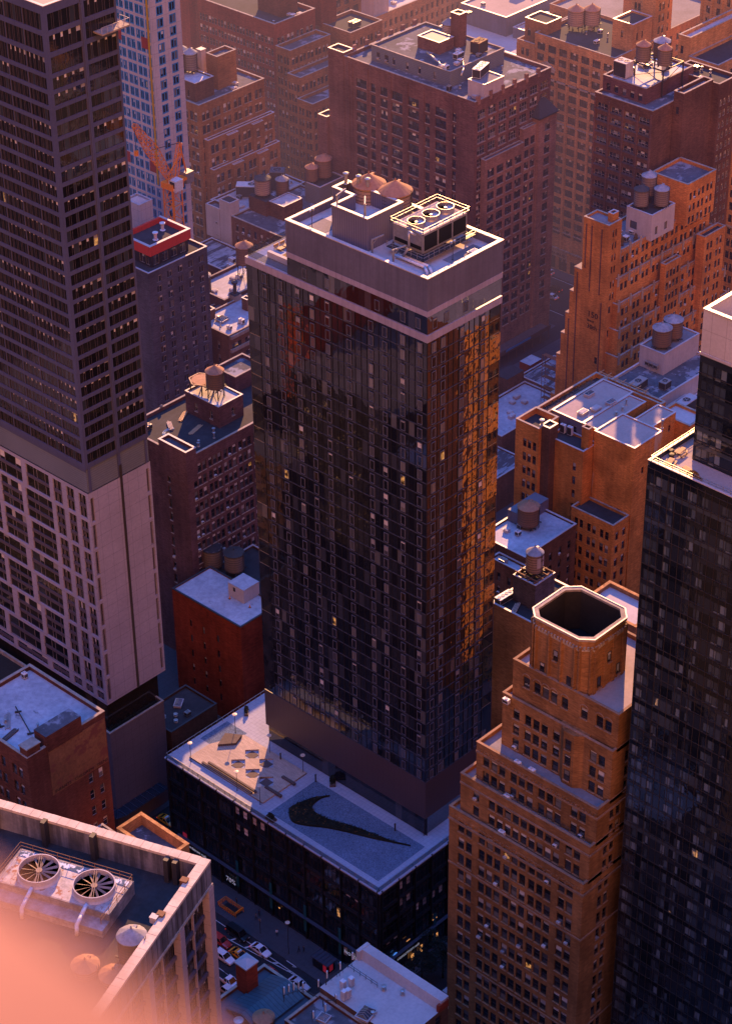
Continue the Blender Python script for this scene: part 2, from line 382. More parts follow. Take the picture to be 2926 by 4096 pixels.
    def sills(s, mat='stone', every=None):
        mb = MB()
        for p, a, w, h, st in s.w:
            ux, uy = math.cos(a), math.sin(a); nx, ny = uy, -ux
            A = (p[0]+nx*.17-ux*.06, p[1]+ny*.17-uy*.06); Bq = (A[0]+ux*(w+.12), A[1]+uy*(w+.12))
            pts = [A, Bq, (Bq[0]+nx*.16, Bq[1]+ny*.16), (A[0]+nx*.16, A[1]+ny*.16)]
            mb.prism(pts[::-1], p[2]-.16, p[2]-.002)
        if mb.v: s.add(mb, 'window_sills', [mat]); s.o.children[-1]
    def finish(s, cap=100):
        L = [(((Vector(s.world(w[0]))-CAM).length), i, w) for i, w in enumerate(s.w)]
        L.sort(key=lambda t: t[0]+(0 if in_view(s.world(t[2][0])) else 1e4))
        near, rest = L[:cap], L[cap:]
        for d, i, (p, a, w, h, st) in near:
            o = link('window', win_mesh(w, h, st, RND.choice(s.var)), s.o, (p[0]-s.off[0], p[1]-s.off[1], p[2]-s.off[2]), a)
            if s.ac and RND.random() < s.ac: link('air_conditioner', ac_mesh(), o)
        if rest:
            g = {}
            for d, i, (p, a, w, h, st) in rest: g.setdefault((STY[st][0], STY[st][1]), []).append((p, a, w, h, st))
            mb = MB(); mats = []; 
            for (fr, gl), ws in g.items():
                k = len(mats); mats += [fr, gl, 'blind']
                for p, a, w, h, st in ws:
                    ca, sa = math.cos(a), math.sin(a); n0 = len(mb.m)
                    win_geo(mb, w, h, st, RND.choice(s.var), lambda x, y, z: (p[0]+ca*x-sa*y, p[1]+sa*x+ca*y, p[2]+z))
                    for j in range(n0, len(mb.m)): mb.m[j] += k
                    if s.ac and RND.random() < s.ac:
                        n0 = len(mb.m); b2 = [(.08, -.42), (.78, -.42), (.78, .05), (.08, .05)]
                        mb.prism([(p[0]+ca*x-sa*y, p[1]+sa*x+ca*y) for x, y in b2], p[2]+.07, p[2]+.5, 2)
                        for j in range(n0, len(mb.m)): mb.m[j] = k+2
            s.add(mb, 'window', mats, kind='stuff')
# ------------------------------------------------------------------ rooftop things, vehicles, people
def water_tank(x, y, z, label, r=2.2, h=4.2, ch=1.3, legs=2.2, stave='stave', cone='cone_or', group=None, sign=False, rz=.3):
    t = root('water_tank', label, 'water tank', (x, y, z), rz, group)
    zb = legs
    if legs > 0:
        for a in range(4):
            an = math.pi/4+a*math.pi/2; px, py = r*.82*math.cos(an), r*.82*math.sin(an)
            mb = MB(); mb.bar((px*1.08, py*1.08, 0), (px, py, zb), .22); link('leg', mb.mesh('leg', ['steel_dark']), t)
        mb = MB(); q = r*.62
        for s in (-1, 1): mb.bar((-r*1.05, s*q, zb), (r*1.05, s*q, zb), .22); mb.bar((s*q, -r*1.05, zb+.2), (s*q, r*1.05, zb+.2), .22)
        if legs > 1.4:
            for s in (-1, 1): mb.bar((-q, s*q, .2), (q, s*q, zb-.2), .09); mb.bar((s*q, -q, zb-.2), (s*q, q, .2), .09)
        link('platform', mb.mesh('platform', ['steel_dark']), t); zb += .32
    mb = MB(); mb.lathe(0, 0, [(r*1.0, zb), (r*1.0, zb+h*.35), (r*.985, zb+h)], 28)
    b = link('barrel', mb.mesh('barrel', [stave]), t)
    mb = MB()
    for i in range(7):
        z0 = zb+h*(.05+.14*i); mb.lathe(0, 0, [(r*1.012, z0), (r*1.022, z0+.05), (r*1.012, z0+.1)], 28, cap=False)
    link('hoops', mb.mesh('hoops', ['steel_dark']), b)
    mb = MB(); n = 18; zr = zb+h
    rim = [(r*1.07*math.cos(2*math.pi*i/n), r*1.07*math.sin(2*math.pi*i/n), zr-(.05 if i % 2 else 0)) for i in range(n)]
    low = [(x_, y_, z_-.14) for x_, y_, z_ in rim]
    for i in range(n):
        j = (i+1) % n; mb.face([rim[i], rim[j], (0, 0, zr+ch)]); mb.face([low[i], low[j], rim[j], rim[i]])
    mb.lathe(0, 0, [(.13, zr+ch-.1), (.16, zr+ch+.15), (.02, zr+ch+.42)], 8)
    mb.box(r*.3, r*.62, -.25, .25, zr+ch*.35, zr+ch*.66)
    link('roof', mb.mesh('roof', [cone]), t)
    mb = MB(); yy = r*1.06
    for s in (-.2, .2): mb.bar((s, -yy, zb*.2), (s, -yy, zr+.6), .06)
    for i in range(int((zr+.3)/.5)): mb.bar((-.2, -yy, .4+i*.5), (.2, -yy, .4+i*.5), .05)
    link('ladder', mb.mesh('ladder', ['steel_dark']), t)
    if sign:
        mb = MB(); n = 8
        for i in range(n):
            a0, a1 = [math.radians(-125+rz_*80/n)-rz for rz_ in (i, i+1)]
            mb.face([(r*1.05*math.cos(a), r*1.05*math.sin(a), zz) for a, zz in ((a0, zb+h*.3), (a1, zb+h*.3), (a1, zb+h*.86), (a0, zb+h*.86))])
        p = link('sign_panel', mb.mesh('sign_panel', ['coping']), t)
        mb = MB()
        for i, (u0, u1, v0, v1) in enumerate(((.3, .7, .48, .56), (.33, .42, .56, .76), (.46, .54, .56, .84), (.58, .67, .56, .74), (.25, .75, .3, .36))):
            a0, a1 = [math.radians(-125+u*80)-rz for u in (u0, u1)]
            mb.face([(r*1.062*math.cos(a), r*1.062*math.sin(a), zb+h*(.3+.56*v)) for a, v in ((a0, v0), (a1, v0), (a1, v1), (a0, v1))])
        link('sign_emblem', mb.mesh('sign_emblem', ['sign_d']), p)
    return t
def ac_unit(x, y, z, label, w=1.3, d=1.1, h=1.2, fans=1, rz=0., group=None, mat='steel', cat='air conditioner'):
    t = root('condenser_unit', label, cat, (x, y, z), rz, group)
    mb = MB(); mb.box(-w/2, w/2, -d/2, d/2, .15, h); mb.box(-w/2+.05, w/2-.05, -d/2-.02, -d/2, .3, h-.2, 1); mb.box(-w/2-.02, -w/2, -d/2+.1, d/2-.1, .3, h-.2, 1)
    for sx in (-1, 1): mb.box(sx*w*.4-.06, sx*w*.4+.06, -d/2, d/2, 0, .15, 1)
    link('casing', mb.mesh('casing', [mat, 'steel_dark']), t)
    for i in range(fans):
        cx = -w/2+w*(i+.5)/fans; r = min(w/fans, d)*.4
        mb = MB(); mb.lathe(cx, 0, [(r, h), (r, h+.12), (r*.86, h+.12), (r*.86, h+.03)], 16, cap=False); mb.lathe(cx, 0, [(r*.86, h+.02), (r*.2, h+.03)], 16, 1)
        for k in range(5):
            a = k*1.257; mb.bar((cx, 0, h+.06), (cx+r*.8*math.cos(a), r*.8*math.sin(a), h+.06), .1, 0, .03)
        link('fan', mb.mesh('fan', [mat, 'black']), t)
    return t
def vent(x, y, z, label, h=1.1, r=.22, group=None, mat='steel'):
    t = root('vent_pipe', label, 'vent', (x, y, z), 0, group)
    mb = MB(); mb.lathe(0, 0, [(r*1.8, 0), (r*1.5, .12), (r, .15), (r, h*.72)], 12, cap=False); link('pipe', mb.mesh('pipe', [mat]), t)
    mb = MB(); mb.lathe(0, 0, [(r*1.1, h*.72), (r*1.75, h*.8), (r*1.75, h*.92), (r*.3, h)], 12); link('cowl', mb.mesh('cowl', [mat]), t)
    return t
def skylight(x, y, z, label, w=1.9, d=1.3, h=.8, rz=0., group=None, glazed=True):
    t = root('skylight', label, 'skylight', (x, y, z), rz, group)
    mb = MB(); mb.box(-w/2, w/2, -d/2, d/2, 0, h); mb.box(-w/2-.1, w/2+.1, -d/2-.1, d/2+.1, h, h+.1); link('curb', mb.mesh('curb', ['coping']), t)
    mb = MB(); z0 = h+.1
    if glazed:
        a, b, rr = w/2-.08, d/2-.08, w/2-.6
        P = [(-a, -b, z0), (a, -b, z0), (a, b, z0), (-a, b, z0), (-rr, 0, z0+.45), (rr, 0, z0+.45)]
        mb.poly(P, [(0, 1, 5, 4), (2, 3, 4, 5), (1, 2, 5), (3, 0, 4)], 0)
        link('glazing', mb.mesh('glazing', ['pane_blue']), t)
        mb = MB()
        for i in range(5):
            u = -1+i*.5; mb.bar((u*a, -b, z0+.02), (u*rr, 0, z0+.47), .06); mb.bar((u*a, b, z0+.02), (u*rr, 0, z0+.47), .06)
        link('glazing_bars', mb.mesh('glazing_bars', ['frame_light']), t)
    else:
        mb.box(-w/2+.12, w/2-.12, -d/2+.12, d/2-.12, z0, z0+.1); link('cover', mb.mesh('cover', ['roof_pale']), t)
    return t
def cooling_fan_geo(mb, cx, cy, z, r, h, m0=0, m1=1, blades=9, m2=0):
    mb.lathe(cx, cy, [(r*1.06, z), (r, z+h*.3), (r, z+h), (r*.95, z+h), (r*.95, z+h*.2)], 32, m0, cap=False)
    mb.lathe(cx, cy, [(r*.95, z+h*.2), (r*.1, z+h*.2)], 32, m1)
    mb.lathe(cx, cy, [(r*.16, z+h*.3), (r*.16, z+h*.72)], 12, m2)
    for k in range(blades):
        a = 2*math.pi*k/blades+.2; c, s = math.cos(a), math.sin(a); zz = z+h*.55
        w = r*(.055 if r < 2 else .034)
        P = [(cx+c*r*.14-s*w, cy+s*r*.14+c*w, zz+.1), (cx+c*r*.9-s*w*1.7, cy+s*r*.9+c*w*1.7, zz+.12), (cx+c*r*.9+s*w*1.7, cy+s*r*.9-c*w*1.7, zz-.1), (cx+c*r*.14+s*w, cy+s*r*.14-c*w, zz-.06)]
        mb.face(P, m2)
def rail(pts, h=1.05, step=1.5, w=.05, mid=2):
    mb = MB()
    for p, q in zip(pts, pts[1:]):
        p, q = Vector(p), Vector(q); n = max(1, int((q-p).length/step))
        for i in range(n+1):
            c = p.lerp(q, i/n); mb.bar(c, c+Vector((0, 0, h)), w)
        for k in range(mid): z = Vector((0, 0, h*(1-k/mid))); mb.bar(p+z, q+z, w)
    return mb
def planter(x, y, z, label, w=2., d=.8, rz=0., leafm='leaf_dark', n=160, ht=.9):
    t = root('planter', label, 'planter', (x, y, z), rz)
    mb = MB(); mb.box(-w/2, w/2, -d/2, d/2, 0, .5); link('trough', mb.mesh('trough', ['deck_dark']), t)
    mb = MB(); leaves(mb, 0, 0, .5, w*.5, d*.55, ht, n); link('shrub', mb.mesh('shrub', [leafm]), t)
    return t
def leaves(mb, cx, cy, z, rx, ry, h, n, s=.16, m=0):
    for i in range(n):
        a = RND.random()*6.283; rr = math.sqrt(RND.random()); k = RND.random()
        e = math.sqrt(max(.05, 1-(k*1.0)**2))
        p = Vector((cx+rx*rr*e*math.cos(a), cy+ry*rr*e*math.sin(a), z+h*k))
        u = Vector((RND.uniform(-1, 1), RND.uniform(-1, 1), RND.uniform(-.6, .6))).normalized(); v = u.orthogonal().normalized()
        q = s*RND.uniform(.6, 1.4); mb.face([p-u*q, p+v*q*.6, p+u*q, p-v*q*.6], m)
def tree(x, y, z, label, h=7., r=2.6, leafm='leaf_dark', n=900):
    t = root('street_tree', label, 'tree', (x, y, z))
    mb = MB(); mb.lathe(0, 0, [(.24, 0), (.17, h*.3), (.12, h*.55), (.05, h*.8)], 8)
    for k in range(7):
        a = k*.9; z0 = h*(.3+.06*k); mb.tube([(0, 0, z0), (math.cos(a)*r*.4, math.sin(a)*r*.4, z0+h*.12), (math.cos(a)*r*.75, math.sin(a)*r*.75, z0+h*.2)], .05, 5)
    link('trunk', mb.mesh('trunk', ['soil_and_shade']), t)
    mb = MB()
    for k in range(11):
        a = k*2.4; rr = r*(.25+.6*RND.random()); cz = h*(.42+.45*RND.random()); q = r*RND.uniform(.32, .5)
        leaves(mb, rr*math.cos(a), rr*math.sin(a), cz-q*.4, q, q, q*1.1, n//11, .17)
    link('crown', mb.mesh('crown', [leafm]), t); return t

# --- cars: body lofted along its length, local +x = forward
PAINT = {}
def paint(c):
    if c not in PAINT:
        m, nt, b = nm('car_paint_%d' % len(PAINT)); b.inputs['Base Color'].default_value = (*c, 1); b.inputs['Roughness'].default_value = .3
        b.inputs['Coat Weight'].default_value = .5; M['paint%d' % len(PAINT)] = m; PAINT[c] = 'paint%d' % len(PAINT)
    return PAINT[c]
CARS = {}
def car_meshes(kind, c):
    k = (kind, c)
    if k in CARS: return CARS[k]
    suv = kind in ('suv', 'van'); L = {'sedan': 4.8, 'suv': 4.9, 'van': 5.3, 'pickup': 5.6}[kind]; W = 1.88 if kind != 'van' else 2.0
    hh = {'sedan': (.72, .95, 1.44), 'suv': (.85, 1.1, 1.75), 'van': (.95, 1.15, 2.1), 'pickup': (.85, 1.1, 1.8)}[kind]
    # profile stations: x, bottom, shoulder height, half width
    st = [(-L/2, .42, hh[0]*.95, .78), (-L/2+.12, .28, hh[1]*.98, .9), (-L*.3, .24, hh[1], .98), (-.2, .24, hh[1]*.98, 1.), (L*.2, .24, hh[1]*.96, .99), (L*.38, .25, hh[0]*1.08, .95), (L/2-.1, .3, hh[0]*.95, .86), (L/2, .42, hh[0]*.75, .74)]
    mb = MB(); ring = []
    for x, zb, zs, w in st:
        w *= W/2; ring.append([(x, -w*.9, zb), (x, -w, (zb+zs)/2), (x, -w*.93, zs), (x, -w*.5, zs+.04), (x, w*.5, zs+.04), (x, w*.93, zs), (x, w, (zb+zs)/2), (x, w*.9, zb)])
    n = 8; v = [p for r in ring for p in r]
    f = [(k_*n+i, k_*n+(i+1) % n, (k_+1)*n+(i+1) % n, (k_+1)*n+i) for k_ in range(len(st)-1) for i in range(n)]
    mb.poly(v, f); mb.face(ring[0]); mb.face(ring[-1][::-1])
    a, b, cc, d = {'sedan': (-L*.40, -L*.2, L*.05, L*.22), 'suv': (-L*.47, -L*.4, L*.06, L*.22), 'van': (-L*.48, -L*.46, L*.2, L*.33), 'pickup': (-L*.12, -L*.08, L*.1, L*.24)}[kind]
    zs, zr = hh[1]+.02, hh[2]; w0, w1 = W*.46, W*.38
    base = [(a, -w0, zs), (d, -w0, zs), (d, w0, zs), (a, w0, zs)]; top = [(b, -w1, zr), (cc, -w1, zr), (cc, w1, zr), (b, w1, zr)]
    tm = [((top[i][0]), top[i][1], zr) for i in range(4)]
    mb.poly(tm+[(p[0]+(.1 if i in (0, 3) else -.1), p[1]*.95, zr+.05) for i, p in enumerate(top)], [(0, 1, 5, 4), (1, 2, 6, 5), (2, 3, 7, 6), (3, 0, 4, 7), (4, 5, 6, 7)])
    for i, (p, q) in enumerate(zip(base, top)): mb.bar(p, q, .09)
    mb.bar(((a+d)/2-.1, -w0-.005, zs), ((b+cc)/2-.05, -w1-.005, zr), .09); mb.bar(((a+d)/2-.1, w0+.005, zs), ((b+cc)/2-.05, w1+.005, zr), .09)
    if kind == 'pickup': mb.box(-L/2+.15, a-.05, -W*.4, W*.4, hh[1]-.02, hh[1]+.06, 1)
    body = mb.mesh('body', [paint(c), 'black'])
    mb = MB(); mb.poly(base+top, [(0, 1, 5, 4), (1, 2, 6, 5), (2, 3, 7, 6), (3, 0, 4, 7)]); glass = mb.mesh('window_glass', ['carglass'])
    mb = MB(); n = 16
    for y0, y1 in ((-.11, .11),):
        v = [(.33*math.cos(2*math.pi*i/n), y, .33*math.sin(2*math.pi*i/n)) for y in (y0, y1) for i in range(n)]
        mb.poly(v, [(i, (i+1) % n, n+(i+1) % n, n+i) for i in range(n)]+[tuple(range(n))[::-1], tuple(range(n, 2*n))])
        v = [(.2*math.cos(2*math.pi*i/n), y, .2*math.sin(2*math.pi*i/n)) for y in (y0-.015, y1+.015) for i in range(n)]
        mb.poly(v, [(i, (i+1) % n, n+(i+1) % n, n+i) for i in range(n)]+[tuple(range(n))[::-1], tuple(range(n, 2*n))], 1)
    wh = mb.mesh('wheel', ['rubber', 'steel'])
    mb = MB(); mb.box(-.04, .06, -.2, .2, -.08, .08); hl = mb.mesh('headlight', ['lampglass'])
    mb = MB(); mb.box(-.06, .04, -.2, .2, -.08, .08); tl = mb.mesh('tail_light', ['tail'])
    CARS[k] = (body, glass, wh, hl, tl, L, W, hh); return CARS[k]
def car(x, y, label, kind='sedan', c=(.6, .6, .62), d=(0, -1), cat='car', sign=False, group=None, name='parked_car'):
    body, glass, wh, hl, tl, L, W, hh = car_meshes(kind, c)
    t = root(name, label, cat, (x, y, G+.02), math.atan2(d[1], d[0]), group)
    link('body', body, t); link('window_glass', glass, t)
    for sx in (-1, 1):
        for sy in (-1, 1): link('wheel', wh, t, (sx*L*.31, sy*(W/2-.12), .33))
    for sy in (-1, 1): link('headlight', hl, t, (L/2-.06, sy*W*.33, hh[0]*.8)); link('tail_light', tl, t, (-L/2+.02, sy*W*.36, hh[0]*.9))
    if sign:
        mb = MB(); mb.box(-.2, .2, -.5, .5, hh[2]+.05, hh[2]+.3); link('roof_sign', mb.mesh('roof_sign', ['white']), t)
    return t

# --- people: one skinned surface per figure, then coloured by height; clothes and hair as children
def person(x, y, label, rz=0., shirt=(.05, .05, .07), legs=(.02, .02, .03), stride=.22, h=1.72, z=None):
    k = h/1.72
    V = [(0, 0, .95), (0, 0, 1.15), (0, 0, 1.38), (0, 0, 1.5), (.02, 0, 1.62), (.02, 0, 1.72),
         (0, .1, .9), (stride, .1, .5), (stride*.7, .1, .07), (stride*.7+.14, .1, .04), (0, -.1, .9), (-stride*.4, -.1, .5), (-stride*1.3, -.1, .1), (-stride*1.3+.13, -.1, .05),
         (0, .2, 1.38), (-.08, .25, 1.12), (.04, .26, .9), (0, -.2, 1.38), (.06, -.25, 1.12), (.2, -.24, .95)]
    E = [(0, 1), (1, 2), (2, 3), (3, 4), (4, 5), (0, 6), (6, 7), (7, 8), (8, 9), (0, 10), (10, 11), (11, 12), (12, 13), (2, 14), (14, 15), (15, 16), (2, 17), (17, 18), (18, 19)]
    Rr = [.15, .14, .16, .06, .1, .08, .09, .065, .045, .04, .09, .065, .045, .04, .065, .05, .04, .065, .05, .04]
    me = bpy.data.meshes.new('p'); me.from_pydata([(a*k, b*k, c*k) for a, b, c in V], E, []); o = bpy.data.objects.new('p', me); COL.objects.link(o)
    sk = o.modifiers.new('s', 'SKIN'); ss = o.modifiers.new('u', 'SUBSURF'); ss.levels = 1; ss.render_levels = 1
    for i, r in enumerate(Rr): me.skin_vertices[0].data[i].radius = (r*k, r*k)
    me.skin_vertices[0].data[0].use_root = True
    dg = bpy.context.evaluated_depsgraph_get(); m2 = bpy.data.meshes.new_from_object(o.evaluated_get(dg)); bpy.data.objects.remove(o)
    m2.name = 'person'
    for i, c in enumerate((shirt, legs, (.35, .2, .14))):
        nme = 'cloth_%.3f_%.3f_%.3f' % c
        if nme not in M: M[nme] = plain(nme, c, .85)
        m2.materials.append(M[nme])
    for p in m2.polygons:
        cz = p.center.z/k; p.material_index = 2 if cz > 1.47 or (abs(p.center.y) > .2*k and cz < 1.0) else (1 if cz < .93 else 0)
        p.use_smooth = True
    t = tag(link('person', m2, None, (x, y, (G+.14) if z is None else z), rz), label, 'person')
    mb = MB(); mb.lathe(.0, 0, [(.1*k, 1.62*k), (.115*k, 1.7*k), (.09*k, 1.79*k), (.02, 1.82*k)], 10); link('hair', mb.mesh('hair', ['black'], smooth=True), t)
    return t
def text(body, size, name, mat, parent, M4, ext=.03, align='LEFT', sx=1., kind=None):
    cu = bpy.data.curves.new(name, 'FONT'); cu.body = body; cu.size = size; cu.extrude = ext; cu.align_x = align; cu.resolution_u = 2
    o = bpy.data.objects.new(name, cu); COL.objects.link(o); bpy.context.view_layer.update()
    me = bpy.data.meshes.new_from_object(o.evaluated_get(bpy.context.evaluated_depsgraph_get())); bpy.data.objects.remove(o)
    me.materials.clear(); me.materials.append(M[mat])
    me.transform(Matrix.Diagonal((sx, 1, 1, 1))); me.transform(M4)
    if parent: me.transform(Matrix.Translation(-parent.location) if not parent.rotation_euler[2] else Matrix())
    return link(name, me, parent)
def wall_mat(p, U):   # text plane: x along U, y up, z outward
    ux, uy = U; return Matrix(((ux, 0, uy, p[0]), (uy, 0, -ux, p[1]), (0, 1, 0, p[2]), (0, 0, 0, 1)))
EAST, NORTH = (0, -1), (1, 0)
# ------------------------------------------------------------------ setting
def sheet(name, x0, x1, y0, y1, z, mat, m=0.):
    mb = MB(); mb.face([(x0, y0, z), (x1, y0, z), (x1, y1, z), (x0, y1, z)])
    return tag(link(name, mb.mesh(name, [mat])), kind='structure')
sheet('ground', -3000, 6000, -3000, 6000, G-.02, 'asphalt')
AV, ST = [(100, 116), (207, 226), (478, 496), (640, 660)], [(206.5, 223.5), (287, 295), (365, 370), (441, 455), (519, 533)]
def pavement(x0, x1, y0, y1):
    mb = MB(); mb.box(x0, x1, y0, y1, G, G+.13); tag(link('pavement', mb.mesh('pavement', ['walk'])), kind='structure')
pavement(231.3, 470, 222, 286.5); pavement(231.3, 470, 295.5, 364); pavement(231.3, 470, 369.5, 440); pavement(231.3, 470, 120, 205)
pavement(494, 640, 369.5, 440); pavement(497, 640, 295, 364); pavement(226, 478, 456, 518); pavement(497, 640, 456, 518)
pavement(120, 206.5, 224, 286); pavement(120, 206.5, 120, 205)
# lane paint on the avenue beside the podium: white lines, bike buffer wedge, dashes
mk = MB()
def stripe(p, q, w, z=.035):
    p, q = Vector((*p, G-.02+z)), Vector((*q, G-.02+z)); d = (q-p).normalized(); n = Vector((-d.y, d.x, 0))*w/2
    mk.face([p-n, q-n, q+n, p+n])
stripe((229.68, 269.36), (229.68, 237.49), .15); stripe((227.52, 269.36), (227.52, 257.02), .15); stripe((227.52, 257.02), (229.68, 237.70), .15)
for i in range(5): stripe((227.72+.38*i, 256.00-3.6*i), (229.57, 255.17-3.6*i), .35)
for i in range(14): stripe((224.33, 277.59-4.2*i), (224.33, 275.74-4.2*i), .14); stripe((220.63, 277.59-4.2*i), (220.63, 275.74-4.2*i), .14)
stripe((231.22, 243.66), (231.22, 240.78), .16); stripe((230.81, 241.60), (231.22, 240.78), .14); stripe((231.63, 241.60), (231.22, 240.78), .14)
for i in range(7): stripe((477+2.2*i, 366), (477+2.2*i, 369.5), .6)
stripe((493.2, 440), (493.2, 372), .15); stripe((476.5, 440), (476.5, 372), .15)
tag(link('road_markings', mk.mesh('road_markings', ['paint'])), kind='structure')

# ------------------------------------------------------------------ dark glass tower on its podium
b = Bld('glass_tower', 'tall dark glass apartment tower with a metal crown, standing on a low glass shop podium', 'tower', 238.4, 224.7)
b.var = [0]*14+[2, 3]
X0, X1, Y0, Y1, PZ = 256.1, 275.4, 228.9, 272.9, 16.1
prow = [(-8.6, -4.3), (-2.2, 1.6), (2.6, 6.1), (7.1, 10.4), (11.3, 14.9)]
pz = dict(style='shop', depth=.18)
b.block(238.4, 277.5, 224.7, 284.8, G, PZ-.3, 'mull', [dict(cols=cols(60.1, 12, 1, 4.55, 0, .5), rows=prow, **pz)], [dict(cols=cols(39.1, 8, 1, 4.4, 0, .6), rows=prow, **pz)], roof=None, name='podium_wall')
mb = MB()
for k in range(13): y = 284.8-.5-k*4.925; mb.box(238.15, 238.39, y-.11, y+.11, G, PZ+.2)
for k in range(9): x = 239.0+k*4.75; mb.box(x-.11, x+.11, 224.45, 224.69, G, PZ+.2)
for z in (-3.2, 2.1, 6.6, 10.85): mb.box(238.28, 238.395, 224.58, 284.8, z-.2, z+.1); mb.box(238.395, 277.5, 224.58, 224.695, z-.2, z+.1)
b.add(mb, 'podium_mullions', ['mull'])
mb = MB(); mb.box(237.4, 238.14, 224.7, 282, -2.75, -2.6); mb.box(238.4, 270, 223.7, 224.44, -2.75, -2.6); b.add(mb, 'canopy', ['slabline'])
mb = MB(); mb.box(238.2, 277.7, 224.5, 285, PZ-.3, PZ); b.add(mb, 'podium_roof', ['paving'])
mb = MB(); mb.box(240.65, 254.0, 227.1, 256.8, PZ+.004, PZ+.03); b.add(mb, 'gravel_bed', ['gravel'])
mb = MB(); mb.box(247.5, 255.2, 278.0, 284.0, PZ+.004, PZ+.02); b.add(mb, 'gravel_bed', ['gravel'])
# timber deck with square sunken pits, cut as a filled outline with holes
cu = bpy.data.curves.new('deck', 'CURVE'); cu.dimensions = '2D'; cu.fill_mode = 'BOTH'; cu.extrude = .17
def spl(pts):
    s = cu.splines.new('POLY'); s.points.add(len(pts)-1); s.use_cyclic_u = True
    for p, q in zip(s.points, pts): p.co = (q[0], q[1], 0, 1)
spl([(241.6, 259.6), (254.2, 259.6), (254.2, 277.8), (247, 281), (241.6, 281)])
pits = [(250.86, 272.07), (246.74, 271.92), (246.60, 267.56), (250.76, 267.80), (246.73, 263.74)]
for x, y in pits: spl([(x-2.0, y), (x, y-2.0), (x+2.0, y), (x, y+2.0)])
co = bpy.data.objects.new('deck', cu); COL.objects.link(co); bpy.context.view_layer.update()
me = bpy.data.meshes.new_from_object(co.evaluated_get(bpy.context.evaluated_depsgraph_get())); bpy.data.objects.remove(co)
me.materials.clear(); me.materials.append(M['deck']); link('timber_deck', me, b.o, (-238.4, -224.7, PZ+.2-G))
for i in range(2):
    mb = MB(); mb.box(241.75+.62*i, 242.2+.62*i, 263-i*.6, 277.5-i*1.2, PZ+.38+.3*i, PZ+.75+.3*i); b.add(mb, 'deck_bench', ['deck_dark'])
for x, y in pits: mb = MB(); mb.box(x-1.0, x+1.0, y-1.0, y+1.0, PZ+.03, PZ+.06); b.add(mb, 'pit_floor', ['deck_dark'])
mb = MB(); mb.prism([(250.6, 276.6), (253.4, 277.6), (251.4, 280.6), (247.8, 279.0)], PZ+.38, PZ+.95); b.add(mb, 'raised_platform', ['deck_dark'])
for x, y0_, y1_ in ((249.5, 258.6, 262.2), (245.0, 258.0, 262.5)): mb = MB(); mb.box(x, x+.6, y0_, y1_, PZ+.38, PZ+.8); b.add(mb, 'deck_bench', ['deck_dark'])
mb = rail([(238.5, 284.6, PZ), (238.5, 225, PZ), (277, 225, PZ)], 1.15, 1.55, .07, 1); b.add(mb, 'roof_railing', ['steel'])
mb = rail([(238.5, 284.6, PZ), (277, 284.6, PZ)], 1.15, 1.55, .07, 1); b.add(mb, 'roof_railing', ['steel'])
mb = MB(); mb.box(238.46, 238.5, 225, 284.6, PZ+.1, PZ+1.05); mb.box(238.5, 277, 224.96, 225, PZ+.1, PZ+1.05); b.add(mb, 'railing_glass', ['glass_clear'])
# tower shaft: glass panes floor by floor, notched corners with balconies
FL, NF = 2.86, 34; FZ = [30.1+FL*i for i in range(NF+1)]; NB = 3.0
mb = MB()
def panes(O, U, W, z0, z1, n, mb=mb):
    ux, uy = U; st = W/n
    for i in range(n):
        j = [RND.uniform(-.005, .005) for _ in range(4)]
        P = lambda a, z, d: (O[0]+ux*a-uy*d, O[1]+uy*a+ux*d, z)
        mb.face([P(i*st, z0, j[0]), P(i*st+st, z0, j[1]), P(i*st+st, z1, j[2]), P(i*st, z1, j[3])], 1 if U == NORTH else 0)
segs = [((X0, Y1-NB), EAST, Y1-Y0-NB, 29), ((X0, Y0), NORTH, X1-X0-NB, 12), ((X0+NB, Y1), EAST, NB, 2), ((X0, Y1-NB), NORTH, NB, 2), ((X1-NB, Y0), (0, 1), NB, 2), ((X1-NB, Y0+NB), NORTH, NB, 2), ((X1, Y0+NB), (0, 1), Y1-Y0-NB, 14), ((X1, Y1), (-1, 0), X1-X0-NB, 8)]
OPEN = {(c, zi) for c in (0, 1) for zi in range(1, NF) if RND.random() < .45}
for zi in range(NF):
    for O, U, W, n in segs: panes(O, U, W, FZ[zi], FZ[zi+1], n)
    if (0, zi) not in OPEN: panes((X0, Y1), EAST, NB, FZ[zi], FZ[zi+1], 2)
    if (1, zi) not in OPEN: panes((X1-NB, Y0), NORTH, NB, FZ[zi], FZ[zi+1], 2)
panes((X0, Y1-10.6), EAST, Y1-10.6-Y0, 128.9, 132.4, 23); panes((X0, Y0), NORTH, X1-X0, 128.9, 132.4, 13); panes((X0, Y1-10.6), NORTH, X1-X0, 128.9, 132.4, 9)
panes((X0+.6, Y1), EAST, Y1-Y0, PZ, 21, 26); panes((X0, Y0+.5), NORTH, X1-X0, PZ, 21, 13)
b.add(mb, 'curtain_wall', ['curtain', 'curtain_n'])
mb = MB()
for z in FZ: mb.box(X0-.07, X0-.004, Y0-.07, Y1-NB, z-.09, z+.09); mb.box(X0-.004, X1-NB, Y0-.07, Y0-.004, z-.09, z+.09)
b.add(mb, 'floor_edge_trim', ['slabline'])
mb = MB()
for i in range(30): y = Y1-NB-i*(Y1-Y0-NB)/29; mb.box(X0-.09, X0-.02, y-.035, y+.035, FZ[0], FZ[-1])
for i in range(13): x = X0+i*(X1-X0-NB)/12; mb.box(x-.035, x+.035, Y0-.09, Y0-.02, FZ[0], FZ[-1])
b.add(mb, 'mullions', ['mull'])
for zz_, nm_ in (((28.8, 30.1), 0), ((127.34, 128.75), 1), ((132.34, 133.4), 2)):
    pass
